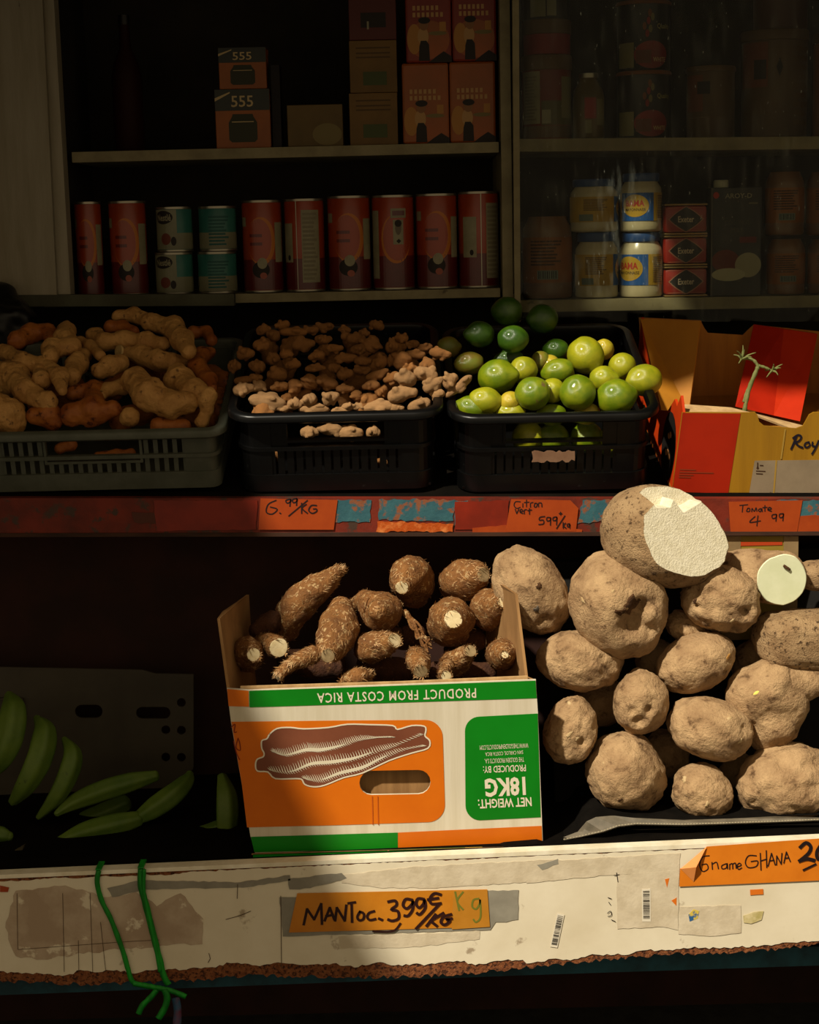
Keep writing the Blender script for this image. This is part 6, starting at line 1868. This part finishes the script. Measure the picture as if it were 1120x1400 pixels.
def amber(x0, x1, ytop, base, label, bay='LR', code=True, group='amber jars on the lower right shelf'):
    t, c_, r, h, hb = jar(x0, x1, ytop, bay, base, jar_amber, None, label, group=group)
    obj('label', cyl_patch(c_, r, -pi, pi, hb * 0.2, hb * 0.75, 48), mat('orange_brown_label', '7e4a16', '704012', scale=15, rough=0.5), t)
    lines(c_, r * 1.008, -0.8, 0.6, hb * 0.4, hb * 0.72, 8, mat('brown_print_2', '3e2408'), t)
    obj('barcode_patch', cyl_patch(c_, r * 1.012, -0.5, 0.35, hb * 0.24, hb * 0.35), mat('grey_code', '5e6a60'), t)
    mbb = MB()
    for i in range(9):
        a = -0.45 + 0.085 * i; p = cyl_patch(c_, r * 1.016, a, a + (0.03 if i % 2 else 0.045), hb * 0.25, hb * 0.34, 1); mbb.add(p.v, p.f)
    o = obj('bars', mbb, ink_d, t); o['kind'] = 'stuff'
    return c_.z + h
amber(714, 782, 296, None, 'stout pale jar beside the divider, barcode on its back label')
zb1 = amber(1049, 1101, 327, None, 'amber jar right of the black carton, lower of its stack')
amber(1047, 1100, 235, zb1 + 0.006, 'amber jar right of the black carton, upper of its stack')
zb1 = amber(1105, 1160, 327, None, 'amber jar cut by the right picture edge, lower one')
amber(1104, 1158, 235, zb1 + 0.006, 'amber jar cut by the right picture edge, upper one')

# ---- red tins of meat
tin_red = mat('red_meat_tin', '8e2016', '7c1a12', scale=12, rough=0.35, spec=0.5)
tin_blk = mat('black_diamond_print', '14100e', rough=0.4)
pz = None
for k, (y0, y1) in enumerate(((367, 409), (324, 366), (279, 322))):
    pl = front(YS + 0.02)
    xa, xb = pl.at(909, y1).x, pl.at(967, y1).x
    zb = ZS['LR']((xa + xb) / 2) + 0.0008 if pz is None else pz + 0.0006
    h = (y1 - y0) * px2m(pl.at(938, y1)) * 0.985
    c_ = Vector(((xa + xb) / 2, YS + 0.02 + 0.028, zb)); hw = (xb - xa) / 2
    lab = ['red meat tin with black diamond label, bottom of the stack of three', 'red meat tin with black diamond label, middle of the stack of three', 'red meat tin with black diamond label, top of the stack of three'][k]
    t = thing('meat_tin', c_, lab, 'tin', 'red meat tins on the lower right shelf')
    smooth_angle(obj('body', MB().bevbox(c_.x - hw, c_.x + hw, c_.y - 0.028, c_.y + 0.028, zb + 0.004, zb + h - 0.004, 0.006), tin_red, t), 35)
    for z in (zb, zb + h - 0.004):
        smooth_angle(obj('rim', MB().bevbox(c_.x - hw - 0.0008, c_.x + hw + 0.0008, c_.y - 0.029, c_.y + 0.029, z, z + 0.004, 0.0018), mat('brass_rim', '8a7048', rough=0.3, metallic=0.8), t), 35)
    fy = c_.y - 0.0285; zm = zb + h / 2
    def dia(rx, rz, y_, m, name, tip=1.0):
        pts = []
        for i in range(24):
            a = 2 * pi * i / 24; q = (abs(cos(a)) + abs(sin(a))) ** 0.75
            pts.append((c_.x + rx * cos(a) / q, y_, zm + rz * sin(a) / q))
        return obj(name, MB().flat(pts), m, t)
    dia(hw * 0.84, h * 0.42, fy, mat('pale_pink_print', '9a6a52'), 'diamond_border')
    dp = dia(hw * 0.77, h * 0.385, fy - 0.0004, tin_blk, 'diamond_print')
    for sgn in (-1, 1):
        pts = [(c_.x - hw * 0.86, fy, zm + sgn * h * 0.36), (c_.x + hw * 0.86, fy, zm + sgn * h * 0.36), (c_.x + hw * 0.86, fy, zm + sgn * h * 0.375), (c_.x - hw * 0.86, fy, zm + sgn * h * 0.375)]
        obj('pink_line', MB().flat(pts), MATS['pale_pink_print'], t)
    vs, fs = text_mb('Exeter', 0.02)
    x0 = min(v.x for v in vs); x1 = max(v.x for v in vs); y0_ = min(v.y for v in vs); y1_ = max(v.y for v in vs)
    obj('brand_lettering', MB().add([(c_.x + hw * 0.76 * ((v.x - x0) / (x1 - x0) - 0.5), fy - 0.0009, zm + h * 0.2 * ((v.y - y0_) / (y1_ - y0_) - 0.5)) for v in vs], fs), mat('silver_print', 'b0a088'), dp)
    pz = zb + h

# ---- printed boxes: front faces are upright planes
def box_thing(name, x0, x1, ytop, bay, depth, m, label, cat, y=0.02, base=None, group=None, ybot=None, bev=0.0012):
    pl = front(YS + y)
    xa, xb = pl.at(x0, ytop).x, pl.at(x1, ytop).x
    zb = (ZS[bay]((xa + xb) / 2) + 0.0008) if base is None else base + 0.0006
    zt = pl.at((x0 + x1) / 2, ytop).z
    t = thing(name, Vector(((xa + xb) / 2, YS + y + depth / 2, zb)), label, cat, group)
    obj('body', MB().bevbox(xa, xb, YS + y, YS + y + depth, zb, zt, bev), m, t)
    # printing helper in fractions of the face
    def pr(pname, u0, u1, v0, v1, mm, off=0.0004, shape=None):
        X = lambda u: xa + (xb - xa) * u
        Z = lambda v: zb + (zt - zb) * v
        yy = YS + y - off
        if shape is None: pts = [(X(u0), yy, Z(v0)), (X(u1), yy, Z(v0)), (X(u1), yy, Z(v1)), (X(u0), yy, Z(v1))]
        elif shape == 'ellipse': pts = [(X((u0 + u1) / 2 + (u1 - u0) / 2 * cos(2 * pi * i / 28)), yy, Z((v0 + v1) / 2 + (v1 - v0) / 2 * sin(2 * pi * i / 28))) for i in range(28)]
        else: pts = [(X(u0 + (u1 - u0) * a), yy, Z(v0 + (v1 - v0) * b_)) for a, b_ in shape]
        return obj(pname, MB().flat(pts), mm, t)
    def tx(pname, s, u0, u1, v0, v1, mm, off=0.0008, bold=0.01):
        vs, fs = text_mb(s, bold)
        a0 = min(v.x for v in vs); a1 = max(v.x for v in vs); b0 = min(v.y for v in vs); b1 = max(v.y for v in vs)
        return obj(pname, MB().add([(xa + (xb - xa) * (u0 + (u1 - u0) * (v.x - a0) / (a1 - a0)), YS + y - off, zb + (zt - zb) * (v0 + (v1 - v0) * (v.y - b0) / (b1 - b0))) for v in vs], fs), mm, t)
    return t, pr, tx, zt
grn_blk = mat('black_green_print', '14180e', '1a2012', scale=20, rough=0.4)
or_box = mat('orange_box', '8a4a12', '7c4010', scale=10, rough=0.45)
gold_t = mat('gold_lettering', 'a89060', rough=0.4)
def box555(x0, x1, ytop, base, label):
    t, pr, tx, zt = box_thing('spice_box', x0, x1, ytop, 'UL', 0.06, or_box, label, 'box', base=base, group='orange spice boxes on the upper left shelf')
    pr('black_top', 0, 1, 0.64, 1.0, grn_blk)
    tx('number_lettering', '555', 0.30, 0.70, 0.70, 0.89, gold_t)
    pr('gold_stripe', 0, 0.28, 0.80, 0.96, gold_t, 0.0007, [(0, 0), (1, 0.85), (1, 1.0), (0, 0.35)])
    pr('jar_picture', 0.24, 0.76, 0.10, 0.58, mat('dark_jar_print', '2a2a18'), 0.0006, [(0, .1), (.1, 0), (.9, 0), (1, .1), (1, .7), (.88, .9), (.85, 1), (.15, 1), (.12, .9), (0, .7)])
    pr('jar_label_line', 0.30, 0.70, 0.44, 0.455, gold_t, 0.0009)
    return zt
zt = box555(293, 368, 122, None, 'orange and black 555 box, lower of the two')
box555(298, 363, 65, zt, 'orange and black 555 box, upper of the two')
t, pr, tx, zt = box_thing('wrapped_pack', 369, 382, 88, 'UL', 0.05, mat('black_foil', '100c0a', '1a1210', scale=30, rough=0.5, spec=0.15), 'dark glossy pack squeezed beside the orange 555 boxes', 'pack', y=0.03)
brown_bx = mat('brown_box', '5e4a24', '52401e', scale=10, rough=0.6)
t, pr, tx, zt = box_thing('cardboard_box', 392, 468, 143, 'UL', 0.08, brown_bx, 'low brown box between the 555 boxes and the stacked cartons', 'box')
pr('round_print', 0.45, 0.98, 0.02, 0.55, mat('olive_print', '6a5c34'), 0.0005, 'ellipse')
t, pr, tx, zt = box_thing('tea_carton', 477, 543, 127, 'UL', 0.09, mat('tan_carton', '6a4e22', '5c431c', scale=10, rough=0.6), 'tan carton at the bottom of the stack of three', 'carton', group='stacked cartons on the upper left shelf')
def tea(pr):
    pr('green_label', 0.28, 0.78, 0.14, 0.40, mat('dull_green_print', '3c4420'), 0.0005)
    for v in (0.66, 0.74, 0.84): pr('print_line', 0.14, 0.86, v, v + 0.03, mat('brown_line_print', '4a3414'), 0.0005)
tea(pr)
t, pr, tx, zt = box_thing('tea_carton', 477, 542, 55, 'UL', 0.09, MATS['tan_carton'], 'tan carton in the middle of the stack of three', 'carton', base=zt, group='stacked cartons on the upper left shelf')
tea(pr)
t, pr, tx, zt = box_thing('tea_carton', 476, 541, -6, 'UL', 0.09, mat('dark_red_carton', '4a140c', rough=0.5), 'dark red carton at the top of the stack of three', 'carton', base=zt, group='stacked cartons on the upper left shelf')
pr('black_label', 0.25, 0.78, 0.28, 0.62, ink_d, 0.0005)
pr('white_mark', 0.38, 0.42, 0.24, 0.42, pale_lbl, 0.0008)
# orange pouches with a printed figure carrying a tray
po_a = mat('amber_pouch', '7c400a', '8e440a', scale=7, rough=0.4)
po_r = mat('red_pouch', '6a1606', '762206', scale=7, rough=0.4)
def pouch(x0, x1, ytop, base, m, label):
    t, pr, tx, zt = box_thing('food_pouch', x0, x1, ytop, 'UL', 0.055, m, label, 'pouch', base=base, group='orange pouches on the upper left shelf', bev=0.004)
    pr('warm_glow_print', 0.04, 0.96, 0.04, 0.5, po_a, 0.0004, 'ellipse')
    pr('pale_cloth_print', 0.03, 0.34, 0.10, 0.46, mat('tan_print', '9a6a30'), 0.0006, 'ellipse')
    pr('apron_print', 0.28, 0.52, 0.02, 0.26, ink_d, 0.0010, [(0, 0), (1, 0), (0.95, .8), (.7, 1), (.2, 1), (.05, .7)])
    pr('arm_print', 0.26, 0.50, 0.20, 0.42, mat('tan_print_2', 'a07a4a'), 0.0008, 'ellipse')
    pr('head_print', 0.30, 0.50, 0.38, 0.52, mat('tan_print_3', '7a5230'), 0.0010, 'ellipse')
    pr('cap_print', 0.28, 0.54, 0.46, 0.54, ink_d, 0.0012, 'ellipse')
    pr('tray_print', 0.50, 0.90, 0.32, 0.37, mat('olive_print', '6a5c34'), 0.0008, 'ellipse')
    pr('cup_print', 0.74, 0.88, 0.37, 0.48, mat('tan_print', '9a6a30'), 0.0008)
    pr('dark_hill_print', 0.50, 1.0, 0.0, 0.13, ink_d, 0.0008, [(0, 0), (1, 0), (1, .5), (.65, 1), (.3, .5)])
    for v, w in ((0.62, 0.55), (0.54, 0.75)):
        for i in range(7):
            if i / 7 < w + 0.2: pr('letter_print', 0.16 + 0.10 * i, 0.16 + 0.10 * i + 0.06, v, v + 0.055, mat('tan_print_2', 'a07a4a'), 0.0006)
    return zt
za = pouch(549, 613, 86, None, po_a, 'amber pouch, lower left of the four')
zb_ = pouch(614, 677, 84, None, po_a, 'amber pouch, lower right of the four, next to the divider')
pouch(553, 616, -30, za, po_r, 'redder pouch, upper left of the four')
pouch(617, 678, -32, zb_, po_r, 'redder pouch, upper right of the four, next to the divider')
# a dark red bottle in the black corner of the upper shelf
c_, r, h = seat(148, 190, 20, 'UL', 0.10)
bt = thing('bottle', c_, 'dark red bottle in the black left corner of the upper shelf', 'bottle')
smooth_angle(obj('body', MB().lathe(c_, [(r * .9, 0), (r, 0.004), (r, h * .55), (r * .8, h * .66), (r * .38, h * .76), (r * .34, h * .93)], 32), mat('dark_red_glass', '240a05', rough=0.6, spec=0.1), bt), 50)
smooth_angle(obj('cap', MB().lathe(c_, [(r * .38, h * .93), (r * .38, h), (r * .34, h * 1.002)], 24), mat('black_cap', '100c0a', rough=0.4), bt), 40)

# ---- black coconut-milk carton
t, pr, tx, zt = box_thing('drink_carton', 974, 1042, 256, 'LR', 0.06, mat('black_carton', '12110e', '171510', scale=20, rough=0.35), 'tall black drink carton with printed coconuts and a white cap', 'carton')
ctr = t.location
pl = front(YS + 0.03)
cc_ = pl.at(988, 256)
obj('cap', MB().lathe((cc_.x, YS + 0.045, zt - 0.001), [(0.012, 0), (0.0135, 0.002), (0.0135, 0.013), (0.012, 0.015)], 24), mat('ivory_cap', '9a967a', rough=0.4), t)
pr('brand_dot', 0.02, 0.14, 0.90, 0.96, txt_red, 0.0005, 'ellipse')
tx('brand_lettering', 'AROY-D', 0.26, 0.80, 0.90, 0.945, pale_lbl)
pr('small_print_line', 0.74, 0.92, 0.845, 0.86, mat('faint_print_2', '5a5238'), 0.0006)
tx('product_lettering', 'COCONUT', 0.26, 0.76, 0.66, 0.70, mat('dim_lettering', '3a3626'), 0.0008, 0.0)
tx('product_lettering', 'MILK', 0.38, 0.66, 0.59, 0.63, mat('dim_lettering', '3a3626'), 0.0008, 0.0)
pr('red_badge', 0.56, 0.90, 0.49, 0.545, mat('dull_red_badge', '5a1c16'), 0.0005)
pr('coconut_shell_print', 0.0, 0.56, 0.22, 0.43, mat('coconut_shell', '5a1e0e'), 0.0005, 'ellipse')
pr('coconut_flesh_print', 0.47, 1.0, 0.17, 0.40, mat('coconut_flesh', '8a8466'), 0.0008, 'ellipse')
pr('coconut_half_print', 0.0, 0.68, 0.14, 0.26, mat('coconut_flesh_2', '9a9474'), 0.0011, 'ellipse')
pr('edge_highlight', -0.02, 0.01, 0, 1, mat('grey_edge', '4a463a'), 0.0006)

# ---- upper right shelf: jars and tubs
def tub(x0, x1, ytop, base, m, lid_m, label, lidf=0.2, name='tub', flare=0.0, group='jars and tubs on the upper right shelf', bay='UR'):
    c_, r, h = seat(x0, x1, ytop, bay, 0.012, base)
    t = thing(name, c_, label, 'jar' if name == 'jar' else 'tub', group)
    hb = h * (1 - lidf)
    smooth_angle(obj('body', MB().lathe(c_, [(r * (0.93 - flare), 0), (r * (0.96 - flare), 0.002), (r * 0.96, hb)], 40), m, t), 40)
    if lidf: smooth_angle(obj('lid', MB().lathe(c_, [(r * 0.97, hb), (r, hb + 0.001), (r, h - 0.003), (r * 0.96, h)], 40), lid_m, t), 40)
    return t, c_, r * 0.96, h, hb
t, c_, r, h, hb = tub(712, 782, 76, None, mat('red_brown_jar', '5e1c10', '6a2a12', scale=10, rough=0.4), lid_tan, 'tall jar with tan lid and white side label, next to the divider', 0.18, 'jar')
obj('white_label', cyl_patch(c_, r * 1.01, -1.3, -0.35, hb * 0.22, hb * 0.98), pale_lbl, t); lines(c_, r * 1.02, -1.1, -0.45, hb * 0.26, hb * 0.92, 14, mat('faint_print', '6e654e'), t)
obj('olive_label', cyl_patch(c_, r * 1.008, -0.3, 1.3, hb * 0.2, hb * 0.55), mat('olive_label', '4a4420', rough=0.5), t)
obj('small_square', cyl_patch(c_, r * 1.014, -0.28, 0.08, hb * 0.22, hb * 0.42), pale_lbl, t)
obj('side_label', cyl_patch(c_, r * 1.014, 0.55, 1.2, hb * 0.3, hb * 0.9), mat('dim_label', '6a6444'), t)
obj('tan_foot', cyl_patch(c_, r * 1.012, -pi, pi, 0.002, hb * 0.19, 40), lid_tan, t)
t, c_, r, h, hb = tub(714, 781, 28, c_.z + h, lbl_red, lid_tan, 'flat red tub with tan lid on top of the tall jar', 0.42)
t, c_, r, h, hb = tub(712, 780, -70, c_.z + h, mat('dark_jar', '1c1610', rough=0.3), lid_tan, 'dark jar at the very top by the divider, pale labels at its foot', 0.1, 'jar')
obj('label', cyl_patch(c_, r * 1.01, -0.8, -0.1, hb * 0.03, hb * 0.5), mat('dim_label', '6a6444'), t); obj('label', cyl_patch(c_, r * 1.01, -0.05, 0.35, hb * 0.04, hb * 0.4), mat('dim_label', '6a6444'), t)
c_, r, h = seat(783, 826, 100, 'UR', 0.012)
t = thing('jar', c_, 'small spice jar with bright metal cap beside the tall jar', 'jar', 'jars and tubs on the upper right shelf')
smooth_angle(obj('body', MB().lathe(c_, [(r * .9, 0), (r, .003), (r, h * .62), (r * .92, h * .74), (r * .6, h * .86), (r * .56, h * .95)], 36), mat('olive_jar', '4a3c1c', '54441e', scale=10, rough=0.35), t), 50)
smooth_angle(obj('lid', MB().lathe(c_, [(r * .62, h * .93), (r * .62, h * .995), (r * .58, h)], 36), tin, t), 40)
obj('red_label', cyl_patch(c_, r * 1.01, -0.35, 0.4, h * 0.3, h * 0.62), lbl_red, t); obj('dim_label', cyl_patch(c_, r * 1.01, 0.45, 1.2, h * 0.2, h * 0.6), MATS['dim_label'], t); obj('dim_label', cyl_patch(c_, r * 1.012, -0.3, 0.1, h * 0.08, h * 0.28), MATS['dim_label'], t)
def dark_tub(base, ytop, label):
    t, c_, r, h, hb = tub(842, 918, ytop, base, mat('black_tub', '0f0d0b', '14110e', scale=10, rough=0.3), mat('brown_rim', '6a3a14', rough=0.5), label, 0.06)
    obj('olive_label', cyl_patch(c_, r * 1.01, -1.25, -0.5, hb * 0.04, hb * 0.42), mat('olive_side_label', '6a6238', rough=0.5), t)
    obj('red_label', cyl_patch(c_, r * 1.012, -0.5, 0.85, hb * 0.02, hb * 0.44, shape='ellipse'), lbl_red, t)
    obj('label_frame', cyl_patch(c_, r * 1.018, -0.42, 0.15, hb * 0.10, hb * 0.30), mat('brown_plaque', '5a2c18'), t)
    obj('lettering', cyl_text('WHITE', c_, r * 1.02, 0.22, 0.75, hb * 0.12, hb * 0.19, 0.01), gold_t, t)
    obj('lettering', cyl_text('Quality', c_, r * 1.02, 0.38, 1.0, hb * 0.60, hb * 0.70, 0.01), mat('olive_lettering', '8a844a'), t)
    for i, (a, z) in enumerate(((0.0, .55), (.12, .62), (-.1, .66), (.05, .74), (.2, .8), (.1, .86))):
        obj('pepper_print', cyl_patch(c_, r * 1.018, a - .07, a + .07, hb * (z - .06), hb * (z + .06), shape='ellipse'), (lbl_red, mat('olive_side_label', '6a6238'), mat('brown_rim', '6a3a14'))[i % 3], t)
    return c_.z + h
z1 = dark_tub(None, 98, 'black tub with red label, standing on the shelf')
dark_tub(z1, 2, 'black tub with red label, stacked on its twin')
tan_tub = mat('tan_tub', '4a3618', '402e14', scale=9, rough=0.5)
t, c_, r, h, hb = tub(938, 1006, 91, None, tan_tub, lid_tan, 'tan tub standing alone between the black tubs and the tall pile', 0.08)
obj('black_square', cyl_patch(c_, r * 1.012, -0.75, -0.2, hb * 0.66, hb * 0.85), ink_d, t); obj('band', cyl_patch(c_, r * 1.01, -1.3, 0.5, hb * 0.30, hb * 0.32), mat('brown_line_print', '4a3414'), t)
obj('orange_patch', cyl_patch(c_, r * 1.008, -1.4, -0.5, hb * 0.4, hb * 0.95), mat('rust_label', '5e3014'), t)
t, c_, r, h, hb = tub(1013, 1106, 42, None, tan_tub, lid_tan, 'large tan tub at the bottom of the pile on the right', 0.10)
obj('black_square', cyl_patch(c_, r * 1.012, -0.85, -0.45, hb * 0.60, hb * 0.80), ink_d, t); obj('figure_print', cyl_patch(c_, r * 1.012, -0.15, 0.05, hb * 0.62, hb * 0.82, shape='diamond'), ink_d, t)
for z in (0.25, 0.5): obj('band', cyl_patch(c_, r * 1.01, -1.3, 0.0, hb * z, hb * (z + 0.02)), mat('brown_line_print', '4a3414'), t)
lines(c_, r * 1.01, 0.4, 1.2, hb * 0.1, hb * 0.95, 9, mat('brown_line_print', '4a3414'), t)
obj('rust_label', cyl_patch(c_, r * 1.008, -1.4, -0.4, hb * 0.5, hb * 0.98), MATS['rust_label'], t)
tub(1030, 1106, -40, c_.z + h, mat('rust_tub', '42260f', '381e0c', scale=10, rough=0.5), lid_tan, 'rust-coloured tub on top of the large tan tub', 0.1)
tub(1112, 1180, 45, None, mat('orange_tub', '6a3a14', rough=0.5), lid_tan, 'orange tub cut by the right picture edge', 0.1)
# dark bag at the left edge, beside the grey crate
vs, fs = blob([(P(-10, 425, 0.70), 0.05), (P(12, 445, 0.69), 0.045), (P(-30, 470, 0.69), 0.06)], 0.006, 9, 0.2, 20, True)
tag(link_mesh('shopping_bag', vs, fs, mat('black_bag', '0b0a09', rough=0.4), None, True), 'crumpled black bag at the left edge behind the ginger', 'bag')
